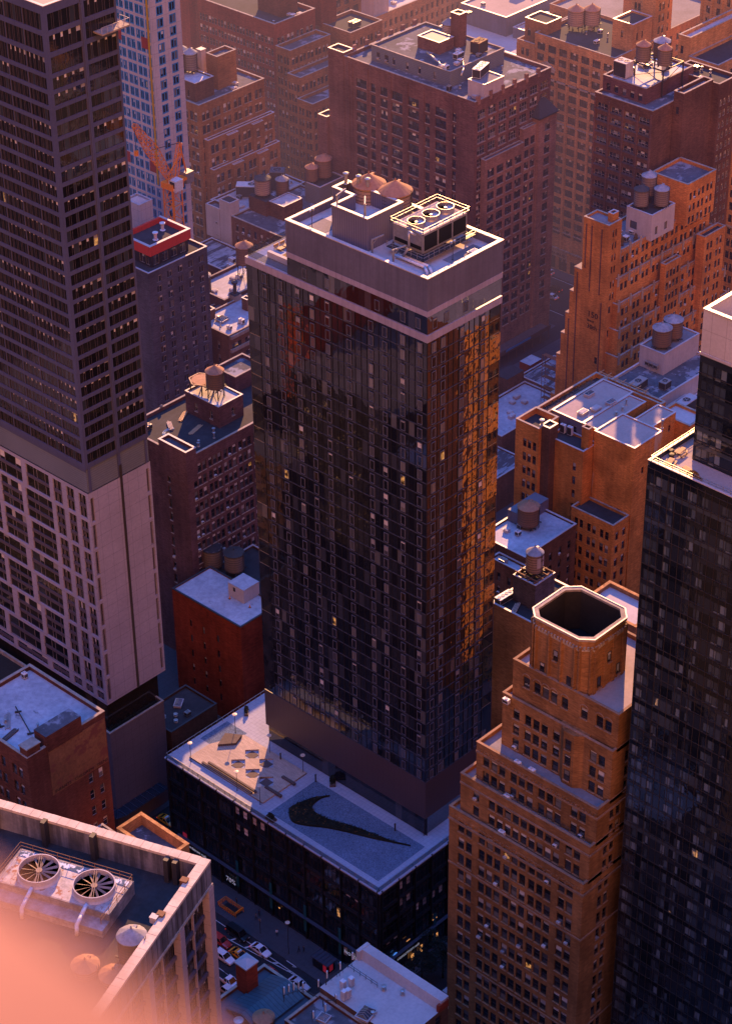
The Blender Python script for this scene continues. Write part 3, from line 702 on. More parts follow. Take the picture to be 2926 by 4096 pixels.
mb = MB(); mb.box(X0-.12, X1+.05, Y0-.12, Y1+.05, 20.9, 30.0); b.add(mb, 'plum_band', ['panel_plum'])
mb = MB(); mb.box(X0-.16, X1+.1, Y0-.16, Y1+.1, 127.34, 128.75); b.add(mb, 'pale_band', ['panel_pale'])
MY = Y1-10.6
mb = MB(); mb.box(X0-.16, X1+.1, Y0-.16, MY, 132.34, 133.4); b.add(mb, 'pale_band', ['panel_pale'])
mb = MB(); t_ = .45
for a, c, d, e in ((X0-.12, X0+t_, Y0-.12, MY), (X1-t_, X1+.1, Y0-.12, MY), (X0+t_, X1-t_, Y0-.12, Y0+t_), (X0+t_, X1-t_, MY-t_, MY)): mb.box(a, c, d, e, 133.4, 139.5)
b.add(mb, 'crown_wall', ['panel_grey'])
mb = MB()
for a, c, d, e in ((X0-.2, X0+.55, Y0-.2, MY+.08), (X1-.55, X1+.2, Y0-.2, MY+.08), (X0+.55, X1-.55, Y0-.2, Y0+.55), (X0+.55, X1-.55, MY-.55, MY+.08)): mb.box(a, c, d, e, 139.5, 139.68)
b.add(mb, 'crown_coping', ['coping'])
RZ = 138.1
mb = MB(); mb.face([(X0+t_, Y0+t_, RZ), (X1-t_, Y0+t_, RZ), (X1-t_, MY-t_, RZ), (X0+t_, MY-t_, RZ)]); b.add(mb, 'roof', ['roof_pale'])
mb = MB(); mb.box(265, 273, 231, 233.5, RZ+.01, RZ+.04); b.add(mb, 'gravel_bed', ['roof_grey']); mb = MB(); mb.box(258.5, 263, 255.5, 260, RZ+.01, RZ+.04); b.add(mb, 'gravel_bed', ['roof_grey'])
# terrace above the shaft at the far end, glass screen and furniture plinth
mb = MB(); mb.face([(X0, MY, 128.78), (X1, MY, 128.78), (X1, Y1, 128.78), (X0, Y1, 128.78)]); b.add(mb, 'terrace', ['paving'])
mb = MB(); mb.box(X0+.3, X0+.34, MY, Y1-.3, 128.8, 130.3); mb.box(X0+.3, X1-.3, Y1-.34, Y1-.3, 128.8, 130.3); b.add(mb, 'terrace_glass_screen', ['glass_clear'])
mb = MB(); mb.box(258.2, 258.9, 262.6, 269.5, 128.8, 130.1); mb.box(259.5, 263, 262.6, 268, 128.8, 129.0, 1); b.add(mb, 'terrace_planter', ['roof_pale', 'leaf_warm'])
for i in range(5):
    mb = MB(); mb.box(-.6, .6, -.9, .9, .38, .46); mb.box(-.6, .6, .7, .9, .46, .9)
    for sx in (-.5, .5):
        for sy in (-.8, .8): mb.box(sx-.04, sx+.04, sy-.04, sy+.04, 0, .38)
    tag(link('sun_lounger', mb.mesh('sun_lounger', ['wood']), None, (262+i*1.55, 270.2, 128.8)), 'low timber lounger in the row on the terrace of the dark glass tower', 'lounger', 'loungers on the tower terrace')
# balconies at the two open corners
def balc_mesh():
    mb = MB(); mb.box(.12, NB, .12, NB, -.12, .1, 0); return mb.mesh('balcony', ['balc'])
bm_ = balc_mesh(); mb = MB(); mb.box(.06, .1, .1, NB, .1, FL-.05); mb.box(.1, NB, .06, .1, .1, FL-.05); rg = mb.mesh('balcony_rail', ['glass_corner'])
mb = MB(); mb.box(0, .12, 0, .12, 0, FL); cp = mb.mesh('corner_post', ['slabline'])
for zi in range(1, NF):
    if (0, zi) in OPEN: o = link('balcony', bm_, b.o, (X0-238.4, Y1-224.7, FZ[zi]-G), -math.pi/2); link('balcony_rail', rg, o); link('corner_post', cp, o)
    if (1, zi) in OPEN: o = link('balcony', bm_, b.o, (X1-238.4, Y0-224.7, FZ[zi]-G), math.pi/2); link('balcony_rail', rg, o); link('corner_post', cp, o)
# opening windows with pale frames: fixed columns on both visible sides
for zi in range(NF):
    for k, y in enumerate((268.2, 264.2, 259.9, 256.3, 252.5, 247.3, 242.0, 238.7, 234.5, 230.5)):
        b.w.append(((X0-.16, y+.55, FZ[zi]+.35), -math.pi/2, 1.1, 2.0, 'out'))
    for x in (257.7, 260.1, 265.0, 270.6): b.w.append(((x-.55, Y0-.16, FZ[zi]+.35), 0, 1.1, 2.0, 'out'))
for y in (258.0, 252.4, 240.5, 234.5, 231): b.w.append(((X0-.1, y+.55, 129.4), -math.pi/2, 1.1, 2.0, 'out'))
for x in (258, 261, 266): b.w.append(((x-.55, Y0-.1, 129.4), 0, 1.1, 2.0, 'out'))
b.finish(100)
# lift and plant enclosure of ribbed metal, L-shaped rim
mb = MB()
for a, c, d, e in ((258.8, 259.2, 245.5, 253.6), (258.8, 267.8, 245.1, 245.5), (267.4, 267.8, 245.5, 258.4), (264.4, 267.4, 258, 258.4), (259.2, 264.4, 253.2, 253.6), (264.0, 264.4, 253.6, 258.4)): mb.box(a, c, d, e, RZ, 144.2)
pe = b.add(mb, 'plant_enclosure', ['ribbed'])
mb = MB()
for a, c, d, e in ((258.7, 259.3, 245.0, 253.7), (259.3, 267.3, 245.0, 245.6), (267.3, 267.9, 245.0, 258.5), (264.5, 267.3, 257.9, 258.5), (259.3, 264.5, 253.1, 253.7), (263.9, 264.5, 253.7, 258.5)): mb.box(a, c, d, e, 144.2, 144.36)
link('coping', mb.mesh('coping', ['coping'], (238.4, 224.7, G)), pe)
mb = MB(); mb.box(259.2, 267.4, 245.5, 253.2, 141.2, 141.4); mb.box(264.4, 267.4, 253.2, 258, 141.2, 141.4); link('roof', mb.mesh('roof', ['roof_pale'], (238.4, 224.7, G)), pe)
text('NORDSTROM', 1.15, 'sign_letters', 'sign_w', b.o, wall_mat((238.1, 234.2, -5.4), EAST), .05)
text('citi.k', 1.7, 'sign_letters', 'sign_w', b.o, wall_mat((238.1, 229.8, -2.1), EAST), .05)
text('nordstrom rack', .9, 'sign_letters', 'sign_w', b.o, wall_mat((238.1, 279.5, -4.8), EAST), .05)
text('70%', 1.7, 'sign_letters', 'sign_w', b.o, wall_mat((238.1, 268, -7.0), EAST), .04)
text('70%', 1.1, 'sign_letters', 'sign_d', b.o, wall_mat((238.1, 241, -6.4), EAST), .04)
text('@', 1.5, 'sign_letters', 'sign_b', b.o, wall_mat((241.6, 224.4, -3.3), NORTH), .05)
text('NORDSTROM rack', .78, 'sign_letters', 'sign_w', b.o, wall_mat((243.0, 224.4, -4.9), NORTH), .05)
mb = MB()
for y in (264.2, 254.5, 244.8, 235.2): mb.box(237.9, 237.95, y-.35, y+.35, -6.5, .5)
mb.box(253.4, 254.1, 224.1, 224.15, -6.5, .5); b.add(mb, 'teal_banner', ['teal'])
mb = MB()
for x0, x1, z0, z1 in ((247.0, 248.0, -7.8, -6), (249.7, 250.4, -7.6, -5.6), (254.4, 255, -6.6, -5.6)): mb.box(x0, x1, 224.42, 224.46, z0, z1)
mb.box(253.3, 254.6, 224.3, 224.36, -1.2, -1.05); mb.box(245.6, 246.6, 224.3, 224.36, -1.5, -1.35); mb.box(238.22, 238.26, 252.3, 252.7, -5.4, -5.1); mb.box(262, 264.5, 224.3, 224.4, -4.6, -4.2)
b.add(mb, 'lit_display', ['lampglow'])
mb = MB(); mb.box(238.2, 238.24, 279.6, 280.8, -3.6, -1.6); b.add(mb, 'red_poster', ['sign_r'])

# planted emblem on the podium gravel: a long curved tick of low shrubs
sw = [(252.3, 251.2), (249.6, 253.1), (246.2, 254.2), (244.1, 254.4), (242.7, 253.3), (241.7, 251.3), (242.5, 248.8), (244.6, 245.6), (246.4, 242.0), (247.9, 238.3), (249.5, 234.6), (252.2, 229.2), (250.6, 233.0), (249.6, 237.3), (248.7, 241.1), (247.2, 245.4), (246.6, 248.6), (246.9, 250.8), (248.3, 251.9), (250.6, 252.0)]
def smooth_poly(P, keep=(0, 11)):
    out = []; n = len(P)
    for i in range(n):
        p0, p1, p2, p3 = [Vector(P[(i+k) % n]) for k in (-1, 0, 1, 2)]
        if i in keep: p0 = p1
        if (i+1) % n in keep: p3 = p2
        for t in (0, .25, .5, .75):
            out.append(.5*((2*p1)+(p2-p0)*t+(2*p0-5*p1+4*p2-p3)*t*t+(3*p1-p0-3*p2+p3)*t**3))
    return [(p.x, p.y) for p in out]
sp = smooth_poly(sw)
t = root('planted_emblem', 'dark curved tick emblem of low shrubs planted in the blue gravel of the podium roof', 'planting bed', (247, 243, PZ+.03))
bm = bmesh.new(); vs = [bm.verts.new((x-247, y-243, 0)) for x, y in sp]; f = bm.faces.new(vs); r = bmesh.ops.extrude_face_region(bm, geom=[f])
for v in r['geom']:
    if isinstance(v, bmesh.types.BMVert): v.co.z += .45
bmesh.ops.triangulate(bm, faces=bm.faces[:]); bmesh.ops.recalc_face_normals(bm, faces=bm.faces[:])
me = bpy.data.meshes.new('bed'); bm.to_mesh(me); bm.free(); me.materials.append(M['leaf_dark']); link('bed', me, t)
from mathutils.geometry import intersect_point_tri_2d
mb = MB(); cnt = 0
def inside(x, y):
    c = False
    for (x1, y1), (x2, y2) in zip(sp, sp[1:]+sp[:1]):
        if (y1 > y) != (y2 > y) and x < (x2-x1)*(y-y1)/(y2-y1)+x1: c = not c
    return c
while cnt < 1500:
    x, y = RND.uniform(241, 253), RND.uniform(229, 255)
    if inside(x, y): leaves(mb, x-247, y-243, .4, .2, .2, .4, 2, .12, 1 if RND.random() < .06 else 0); cnt += 1
link('shrubs', mb.mesh('shrubs', ['leaf_dark', 'leaf_warm']), t)
def lamp_post(x, y, z, label, h=4.9, group=None):
    t = root('lamp_post', label, 'lamp post', (x, y, z), 0, group)
    mb = MB(); mb.lathe(0, 0, [(.16, 0), (.07, .1), (.055, h-.25)], 10); link('pole', mb.mesh('pole', ['steel_dark']), t)
    mb = MB(); mb.lathe(0, 0, [(.08, h-.3), (.42, h-.14), (.5, h-.08), (.5, h), (.2, h+.05)], 18); link('lamp_head', mb.mesh('lamp_head', ['lampglass']), t)
for (x, y), l in zip([(241, 279.9), (253.7, 279.9), (241.1, 266.4), (241.2, 259.9), (253.7, 269.7), (253.8, 260.2)],
    ('podium lamp post at the far left corner by the railing', 'podium lamp post by the railing nearest the blue gravel strip', 'podium lamp post standing in the middle of the long bench', 'podium lamp post at the near end of the long bench, on the shadow edge', 'podium lamp post close to the corner of the glass shaft', 'shaded podium lamp post between timber deck and glass shaft')):
    lamp_post(x, y, PZ, l)
def bollard(x, y, z, label):
    t = root('light_bollard', label, 'bollard', (x, y, z)); mb = MB(); mb.box(-.1, .1, -.1, .1, 0, 1.7); link('post', mb.mesh('post', ['steel_dark']), t)
    mb = MB(); mb.box(-.14, .14, -.14, .14, 1.7, 1.95); link('cap', mb.mesh('cap', ['steel_dark']), t)
bollard(253.64, 266.55, PZ, 'dark bollard beside the plum wall, at the top of the timber deck')
bollard(253.65, 256.53, PZ, 'dark bollard at the far tip of the gravel bed')
bollard(253.47, 234.53, PZ, 'dark bollard near the pointed end of the planted emblem')
planter(259.98, 283.09, PZ, 'shrub planter by the far podium railing', 2.6, .9, .78)
planter(255.71, 253.74, PZ, 'round shrub planter against the shaft of the dark tower', 2.6, 1.2, 0.78, n=260, ht=1.2)
planter(239.38, 255.03, PZ, 'small shrub planter on the street edge of the podium, below the shadow line', 2.2, 1.2, 1.57, n=220, ht=1.1)
# roof plant of the tower
t = root('cooling_tower', 'bank of three sunlit cooling fans on the roof of the dark glass tower', 'cooling tower', (262.2, 235.4, RZ+1.6))
mb = MB(); mb.box(0, 11.3, 0, 6.9, 0, 3.6, 0, 1); link('casing', mb.mesh('casing', ['steel', 'roof_tan']), t)
mb = MB()
for i in range(3): mb.box(.3+3.7*i, 3.6+3.7*i, -.05, -.003, .4, 3.2)
mb.box(-.05, -.003, .4, 6.5, .5, 1.2); link('louvre', mb.mesh('louvre', ['black']), t)
for i in range(3):
    mb = MB(); cooling_fan_geo(mb, 1.9+3.75*i, 3.3, 3.6, 1.55, 1.0, 0, 1, 14, 0); link('fan', mb.mesh('fan', ['steel', 'steel']), t)
o = rail([(-.3, -.3, 3.6), (11.6, -.3, 3.6), (11.6, 7.2, 3.6), (-.3, 7.2, 3.6), (-.3, -.3, 3.6)], 1.15, 1.6, .07, 2); link('guard_rail', o.mesh('guard_rail', ['steel']), t)
for x in (0, 5.6, 11.3):
    for y in (0, 6.9): mb = MB(); mb.box(x-.12, x+.12, y-.12, y+.12, -1.6, 0); link('leg', mb.mesh('leg', ['steel_dark']), t)
mb = MB(); mb.prism([(12, -1.5), (12, -.3), (-.3, -.3), (-.3, 7), (-1.6, 7), (-1.6, -1.5)], -.4, -.25); link('walkway', mb.mesh('walkway', ['steel_dark']), t)
o = rail([(12, -1.5, -.3), (-1.6, -1.5, -.3), (-1.6, 7, -.3)], 1.1, 1.3, .06, 2); link('walkway_rail', o.mesh('walkway_rail', ['steel']), t)
def pipe_run(pts, r, label, mat='white', name='roof_pipe'):
    o = Vector(pts[0]); mb = MB(); P = [Vector(p)-o for p in pts]; mb.tube(P, r, 10)
    for p in P[1:-1]: mb.lathe(p.x, p.y, [(.01, p.z-r), (r*.8, p.z-r*.6), (r, p.z), (r*.8, p.z+r*.6), (.01, p.z+r)], 10, cap=False)
    tag(link(name, mb.mesh(name, [mat], smooth=True), None, o), label, 'pipe')
pipe_run([(260.2, 240, RZ+.6), (260.2, 233.2, RZ+.6), (259.0, 231.6, RZ+.6), (259.0, 231.6, RZ)], .26, 'white bent pipe on the tower roof, outer of the pair near the front corner')
pipe_run([(260.9, 240, RZ+.6), (260.9, 232.9, RZ+.6), (259.7, 231.2, RZ+.6), (259.7, 231.2, RZ)], .26, 'white bent pipe on the tower roof, inner of the pair beside the fans')
pipe_run([(261, 236, 143.4), (260.4, 237, 144.0), (260.4, 237, 141), (260.4, 238.4, 139)], .24, 'steel elbow pipe dropping from the cooling fans', 'steel')
for (x, y, a), l in zip([(258.3, 243.6, .2), (257.9, 238.3, .1), (259.6, 253.0, .6), (260.2, 247.0, 1.3)], ('davit arm at the corner of the ribbed enclosure', 'davit arm standing by the front parapet of the tower', 'tall davit arm over the ribbed enclosure rim', 'davit arm inside the ribbed enclosure')):
    zz_ = RZ if x < 259 else 141.4
    t = root('roof_davit', l, 'davit', (x, y, zz_), a); h = 3.0 if x < 259 else 4.6
    mb = MB(); mb.box(-.14, .14, -.14, .14, 0, h); link('mast', mb.mesh('mast', ['steel']), t)
    mb = MB(); mb.bar((0, 0, h), (1.9, -1.2, h+.4), .22); mb.bar((0, 0, h-1), (.9, -.55, h+.15), .1); link('arm', mb.mesh('arm', ['steel']), t)
ac_unit(261.6, 246.9, 141.4, 'teal packaged air handler inside the ribbed enclosure', 3.6, 1.4, 1.5, 2, -.05, mat='teal')
water_tank(269.3, 254.6, RZ, 'large orange roofed water tank behind the ribbed enclosure, farther of two', 2.9, 4.6, 1.9, 1.4, 'stave_pale')
water_tank(270.3, 249.2, RZ, 'large orange roofed water tank behind the ribbed enclosure, nearer to the cooling fans', 2.9, 4.6, 1.9, 1.4, 'stave_pale')
for (x, y), l in zip([(266.6, 257.6), (267.3, 255.2), (267.5, 253.2)], ('tall steel flue at the back rim of the ribbed enclosure, farthest of three', 'steel flue on the enclosure rim, middle of three', 'steel flue on the enclosure rim, nearest of three')): vent(x, y, 144.3, l, 2.2, .3)
for x, y, l in ((258.9, 258.6, 'floodlight mast on the far end of the tower roof'), (266.2, 232.2, 'twin floodlight mast by the front parapet of the tower roof')):
    t = root('floodlight_mast', l, 'floodlight', (x, y, RZ)); mb = MB(); mb.lathe(0, 0, [(.3, 0), (.06, .12), (.05, 3.3)], 8); link('pole', mb.mesh('pole', ['steel_dark']), t)
    for s in (-.4, .4):
        mb = MB(); mb.lathe(s, 0, [(.08, 3.2), (.26, 3.4), (.26, 3.6), (.1, 3.7)], 12); link('lamp_head', mb.mesh('lamp_head', ['steel']), t)
    mb = MB(); mb.bar((-.5, 0, 3.25), (.5, 0, 3.25), .07); link('crossbar', mb.mesh('crossbar', ['steel_dark']), t)
mb = MB()
for i in range(8): mb.bar((0, .35*i, .12), (.9, .35*i, .12), .07)
mb.bar((0, 0, .12), (0, 2.6, .12), .08); mb.bar((.9, 0, .12), (.9, 2.6, .12), .08)
tag(link('ladder', mb.mesh('ladder', ['white']), None, (257.2, 253.6, RZ)), 'white ladder lying on the tower roof by the ribbed enclosure', 'ladder')
skylight(270.5, 231.2, RZ, 'flat brown roof hatch near the front corner of the tower', 1.8, 1.2, .35, 0, glazed=False)
# ------------------------------------------------------------------ grey tower with pale gridded base
b = Bld('striped_tower', 'tall mauve grey tower of banded windows above a pale gridded lower half', 'tower', 234.2, 297)
b.var = [0, 0, 0, 1, 0, 3]
x0, y0, x1, y1 = 234.2, 297.0, 250.4, 341.0; W = y1-y0; Wn = x1-x0
lines = [171.45, 167.5, 163.57]+[160.6-2.95*i for i in range(27)]; lines = [z for z in lines if z > 83.2]
rws = sorted([(z+.05, z+(3.1 if i < 3 else 2.25)) for i, z in enumerate(lines)])
ec = [(W-.9-5.1*(i+1)+.12, W-.9-5.1*i) for i in range(8)][::-1]; ncl = [(.7, 7.9), (8.9, 15.8)]
b.block(x0, x1, y0, y1, 82.9, 175.1, 'spandrel', [dict(cols=ec, rows=rws, style='grid2', depth=.22)], [dict(cols=ncl, rows=rws, style='grid2', depth=.22)], roof='mech', par=(1.0, .5), name='upper_wall')
mb = MB(); mb.box(x0+8.1, x0+8.75, y0-.2, y0-.004, 83, 176); b.add(mb, 'pier', ['spandrel'])
mb = MB(); mb.box(x0+.25, x1-.05, y0+.25, y1, 77.4, 82.9); b.add(mb, 'mechanical_band', ['mech'])
mb = MB(); mb.box(x0+8.1, x0+8.75, y0, y0+.246, 77.4, 82.9); mb.box(x0+15.2, x0+15.6, y0, y0+.246, 77.4, 82.9); mb.box(x0+.6, x0+1.1, y0, y0+.246, 77.4, 82.9); mb.box(x0+.1, x0+.246, y0+.246, y1, 82.2, 82.9); b.add(mb, 'mechanical_band_frame', ['spandrel'])
zs = [77.0-.4]; g = []
z = 76.6; R2 = random.Random(5)
zones = []
hs = [5.4, 6.9, 6.9, 5.2, 6.9, 6.9, 5.2, 5.2]
for gi, h in enumerate(hs):
    zb = z-h
    if zb < 26.0: zb = 26.2
    a = W-.75+.0; cs = []
    for j, (wd, gp) in enumerate([(2.2, 1.0), (2.3, 1.0), (2.6, 1.2), (R2.uniform(4.6, 8.5), 1.2), (R2.uniform(6, 11), 1.2), (R2.uniform(5, 8), 1.2), (R2.uniform(5, 8), 1.2)]):
        a -= (R2.uniform(0, .5) if j else 0); 
        if a-wd < .5: break
        cs.append((a-wd, a)); a -= wd+gp
    k = 2 if h < 6 else 3; rh = (z-zb)/k
    zones.append(dict(cols=cs[::-1], rows=[(zb+.0, z-.0)], style='grid2s', depth=.3)); z = zb-.7
nrow = [(26.5+6.3*i, 26.5+6.3*i+5.5) for i in range(8)]
b.block(x0, x1, y0, y1, 25.6, 77.4, 'precast_e', zones, [dict(cols=[(.45, 1.35), (15.0, 15.75)], rows=nrow, style='grid2s', depth=.3)], roof='tar', name='lower_wall')
for zo in zones:
    zb, zt = zo['rows'][0]
    n = 2 if zt-zb < 6 else 3
    for k in range(1, n):
        zz_ = zb+(zt-zb)*k/n
        for c0, c1 in zo['cols']: mb = MB(); mb.box(x0+.1, x0+.29, y1-c1+.01, y1-c0-.01, zz_-.38, zz_+.38); b.add(mb, 'window_spandrel', ['frame_plum'])
mb = MB(); mb.box(x0+8.25, x0+8.8, y0-.16, y0-.004, 25.6, 80.2); b.add(mb, 'downpipe_channel', ['plum_d'] if 'plum_d' in M else ['frame_dark'])
mb = MB(); mb.box(x0+1.5, x1-.5, y0+2.2, y1, 17.4, 25.6); b.add(mb, 'recessed_floor', ['shop'])
b.block(x0-.1, x1-1.2, y0-.1, y1, G, 17.3, 'basewall', [dict(cols=[(W-3.4, W-2.4), (W-6.6, W-5.2)], rows=[(-1, 3.4), (5, 9.2), (10.2, 15.4)], style='grid2s')], [dict(cols=[], rows=[])], roof='soil_and_shade', par=(.9, .3), cop='stone', name='base_wall')
mb = MB(); mb.prism([(x0-3, y0+14), (x0-3, y0), (x0-2.2, y0-2.2), (x0, y0-3), (x0+12, y0-3), (x0+12, y0-.15), (x0-.15, y0-.15), (x0-.15, y0+14)], -2.6, -2.3); b.add(mb, 'glass_canopy', ['pane_blue'])
mb = MB()
for k in range(8): mb.box(x0+1.6*k, x0+1.6*k+.12, y0-3, y0-.16, -2.298, -2.2); mb.box(x0-3, x0-.16, y0+1.7*k, y0+1.7*k+.12, -2.298, -2.2)
b.add(mb, 'canopy_ribs', ['slabline'])
mb = MB()
for i in range(60): x = RND.uniform(x0+.6, x1-2); leaves(mb, x, y0+RND.uniform(.5, 1.8), 17.4, .45, .45, RND.uniform(.5, 1.2), 14, .12)
b.add(mb, 'terrace_shrubs', ['leaf_dark'])
mb = MB(); mb.box(x1-5.5, x1+1.0, y0-2.2, y0+.5, 168.2, 168.5); b.add(mb, 'corner_balcony', ['stone'])
mb = rail([(x1-5.5, y0-2.1, 168.5), (x1+.9, y0-2.1, 168.5), (x1+.9, y0+.4, 168.5)], 1.2, 1.2, .06, 1); b.add(mb, 'balcony_rail', ['coping'])
b.finish(100)

# ------------------------------------------------------------------ tan brick setback building with the octagonal crown
b = Bld('setback_building', 'tan orange brick building stepping back in tiers to an open octagonal tower', 'building', 232, 172)
b.ac = .07
A = 'b_rust'
x2 = 258.0
def tier(xa, ya, yb, z0, z1, E, Nn, par=(.8, .35), roof='roof_grey'): b.block(xa, x2, ya, yb, z0, z1, A, E, Nn, roof=roof, par=par, cop='terra')
def ecols(W, ks=(3, 3, 3, 3, 2), m=.9, w=1.42, g=.36):
    n = len(ks); bw = (W-2*m)/n; out = []
    for i, k in enumerate(ks):
        t_ = k*w+(k-1)*g; a = m+bw*i+(bw-t_)/2; out += [(a+j*(w+g), a+j*(w+g)+w) for j in range(k)]
    return out
W1 = 201.8-172
nc = lambda W: cols(W, 2, 2, 1.2, .45, .8, 6)
r1 = rows(54.2, 15, 3.72, 2.45, .9)
tier(232, 172, 201.8, G+6.5, 54.5, [dict(cols=ecols(W1, (2, 3, 3, 3, 2)), rows=r1, style='dh')], [dict(cols=nc(26), rows=r1, style='dh')])
b.block(231.8, x2, 171.8, 202, G, G+6.5, 'stone', [dict(cols=cols(30.2, 6, 1, 3.6, 0, .6), rows=[(G+.6, G+5.4)], style='shop')], [dict(cols=cols(26.2, 5, 1, 3.4, 0, .8), rows=[(G+.6, G+5.4)], style='shop')], roof=None, name='base_wall')
r2 = rows(61.8, 2, 3.5, 2.35, 1.0); r3 = rows(69.0, 2, 3.5, 2.35, 1.1); r4 = rows(79.2, 3, 3.2, 2.2, 1.0); r5 = rows(86.2, 2, 3.3, 2.25, 1.3)
tier(233.3, 172, 200.4, 54.5, 61.9, [dict(cols=ecols(28.4, (1, 3, 3, 3, 2)), rows=r2)], [dict(cols=nc(24), rows=r2)])
tier(234.8, 172, 198.2, 61.9, 69.1, [dict(cols=ecols(26.2, (3, 3, 3, 2)), rows=r3)], [dict(cols=nc(23), rows=r3)])
tier(238.0, 172, 195.4, 69.1, 79.4, [dict(cols=ecols(23.4, (1, 3, 1, 1, 2)), rows=r4)], [dict(cols=cols(20, 2, 1, 1.2, .4, .8, 6), rows=r4)])
tier(239.1, 172, 194.2, 79.4, 86.4, [dict(cols=ecols(22.2, (1, 3, 1, 1, 2)), rows=r5)], [dict(cols=cols(18.9, 2, 1, 1.2, .4, .8, 6), rows=r5)], roof='roof_tan')
# canted bay stepping forward on the upper tiers
mb = MB(); mb.prism([(237.0, 181.4), (237.0, 179.2), (238.4, 177.4), (239.2, 177.4), (239.2, 183.2), (238.4, 183.2)][::1], 69.2, 80.2); b.add(mb, 'bay', [A])
for z in (70.4, 73.6, 76.8): b.w.append(((236.9, 180.9, z), -math.pi/2, 1.2, 2.0, 'dh'))
b.bands(232, x2, 172, 201.8, [(42.5, .35, .18), (20, .3, .15), (52.6, .5, .25)], mat='terra', name='string_course'); b.bands(233.3, x2, 172, 200.4, [(60.6, .4, .2)], mat='terra'); b.bands(234.8, x2, 172, 198.2, [(67.8, .4, .2)], mat='terra')
# round-arched heads above the top windows of each tier
mb = MB()
def arch(x, y, z, w):
    n = 8; r = w/2+.18
    for i in range(n):
        a0, a1 = math.pi*i/n, math.pi*(i+1)/n
        P = lambda a, q: (x, y+q*math.cos(a), z+q*math.sin(a)*.8)
        i0, i1, o0, o1 = P(a0, r-.2), P(a1, r-.2), P(a0, r), P(a1, r)
        mb.poly([i0, i1, o1, o0]+[(p[0]-.1, p[1], p[2]) for p in (i0, i1, o1, o0)], [(4, 5, 6, 7), (3, 2, 6, 7), (0, 1, 5, 4)])
for xa, y1_, W_, ks, rw in ((232, 201.8, W1, (2, 3, 3, 3, 2), r1), (233.3, 200.4, 28.4, (1, 3, 3, 3, 2), None), (234.8, 198.2, 26.2, (3, 3, 3, 2), r3), (239.1, 194.2, 22.2, (1, 3, 1, 1, 2), r5)):
    if rw:
        for c0, c1 in ecols(W_, ks): arch(xa-.004, y1_-(c0+c1)/2, rw[-1][1]+.02, c1-c0)
b.add(mb, 'window_arches', ['terra'])
mb = MB()
for xa, ya, yb, z in ((232, 172, 201.8, 53.5), (234.8, 172, 198.2, 68.2)):
    n = int((yb-ya)/.75)
    for i in range(n): mb.box(xa-.16, xa-.004, ya+.2+i*.75, ya+.55+i*.75, z, z+.55)
b.add(mb, 'corbel_table', [A])
oc = [(249.6, 190.6), (249.4, 188.8), (248.5, 179.6), (246.9, 177.9), (238.9, 178.0), (236.6+.2, 180.0), (236.6+.5, 189.2), (238.9, 191.0)]
oc = [(249.5, 189.4), (247.4, 191.4), (239.6, 191.4), (237.9, 189.6), (237.9, 180.6), (239.5, 178.6), (247.6, 178.6), (249.5, 180.4)]
oc = [(x+1.7, y+.6) for x, y in oc]
OC = sum(x for x, y in oc)/8, sum(y for x, y in oc)/8
def ring(mb, k0, k1, z0, z1, m=0):
    A_ = [(OC[0]+(x-OC[0])*k0, OC[1]+(y-OC[1])*k0) for x, y in oc]; B2 = [(OC[0]+(x-OC[0])*k1, OC[1]+(y-OC[1])*k1) for x, y in oc]; n = 8
    v = [(x, y, z) for P in (A_, B2) for z in (z0, z1) for x, y in P]
    for i in range(n):
        j = (i+1) % n
        mb.poly([v[i], v[j], v[8+j], v[8+i], v[16+i], v[16+j], v[24+j], v[24+i]], [(0, 1, 2, 3), (5, 4, 7, 6), (3, 2, 6, 7), (1, 0, 4, 5)], m)
mb = MB(); ring(mb, 1., .93, 86.4, 97.2); t8 = b.add(mb, 'octagonal_tower', [A])
mb = MB(); ring(mb, .929, .9, 89.6, 97.15); b.add(mb, 'tower_shade_lining', ['soil_and_shade'])  # dark lining ring, shade of the open crown put into its colour
mb = MB(); ring(mb, 1.03, .9, 97.2, 97.6); ring(mb, 1.02, 1.002, 95.2, 95.5); b.add(mb, 'tower_coping', ['stone'])
mb = MB(); ring(mb, 1.035, 1.0, 97.62, 97.7); b.add(mb, 'coping_flashing', ['coping'])
mb = MB(); A_ = [(OC[0]+(x-OC[0])*.93, OC[1]+(y-OC[1])*.93) for x, y in oc]; mb.face([(x, y, 89.5) for x, y in A_]); b.add(mb, 'tower_floor', ['black'])  # floor blackened, the crown's inner shade sits in its colour
mb = MB(); mb2 = MB()
for (xa, ya), (xb, yb) in zip(oc, oc[1:]+oc[:1]):
    pa, pb = Vector((xa, ya, 0)), Vector((xb, yb, 0)); d = (pb-pa); L = d.length; d.normalize(); nn = Vector((d.y, -d.x, 0))
    if nn.dot(Vector((xa-OC[0], ya-OC[1], 0))) < 0: nn = -nn
    for a in ((.35, L-.35) if L < 4 else (.4, L*.36, L*.64, L-.4)):
        c = pa+d*a+nn*.14; mb.bar((c.x, c.y, 86.4), (c.x, c.y, 96), .7, 0, .26)
    n = int(L/.62)
    for i in range(n):
        c = pa+d*(L*(i+.5)/n)+nn*.1; mb2.bar((c.x, c.y, 95.5), (c.x, c.y, 96.1), .3, 0, .3)
    if L > 4:
        for a, z in ((L*.5, 91.0), (L*.2, 87.2), (L*.82, 87.2)):
            c = pa+d*(a-.45)+nn*.13; an = math.atan2(d.y, d.x)
            if nn.dot(Vector((-1, -1, 0))) > .3: b.w.append(((c.x+nn.x*0, c.y, z), an if abs(Vector((-math.sin(an), math.cos(an))).dot(nn.xy)+1) < .1 else an+math.pi, .9, 2.0, 'plain'))
b.add(mb, 'tower_pilaster', [A]); b.add(mb2, 'arcade_corbels', ['stone'])
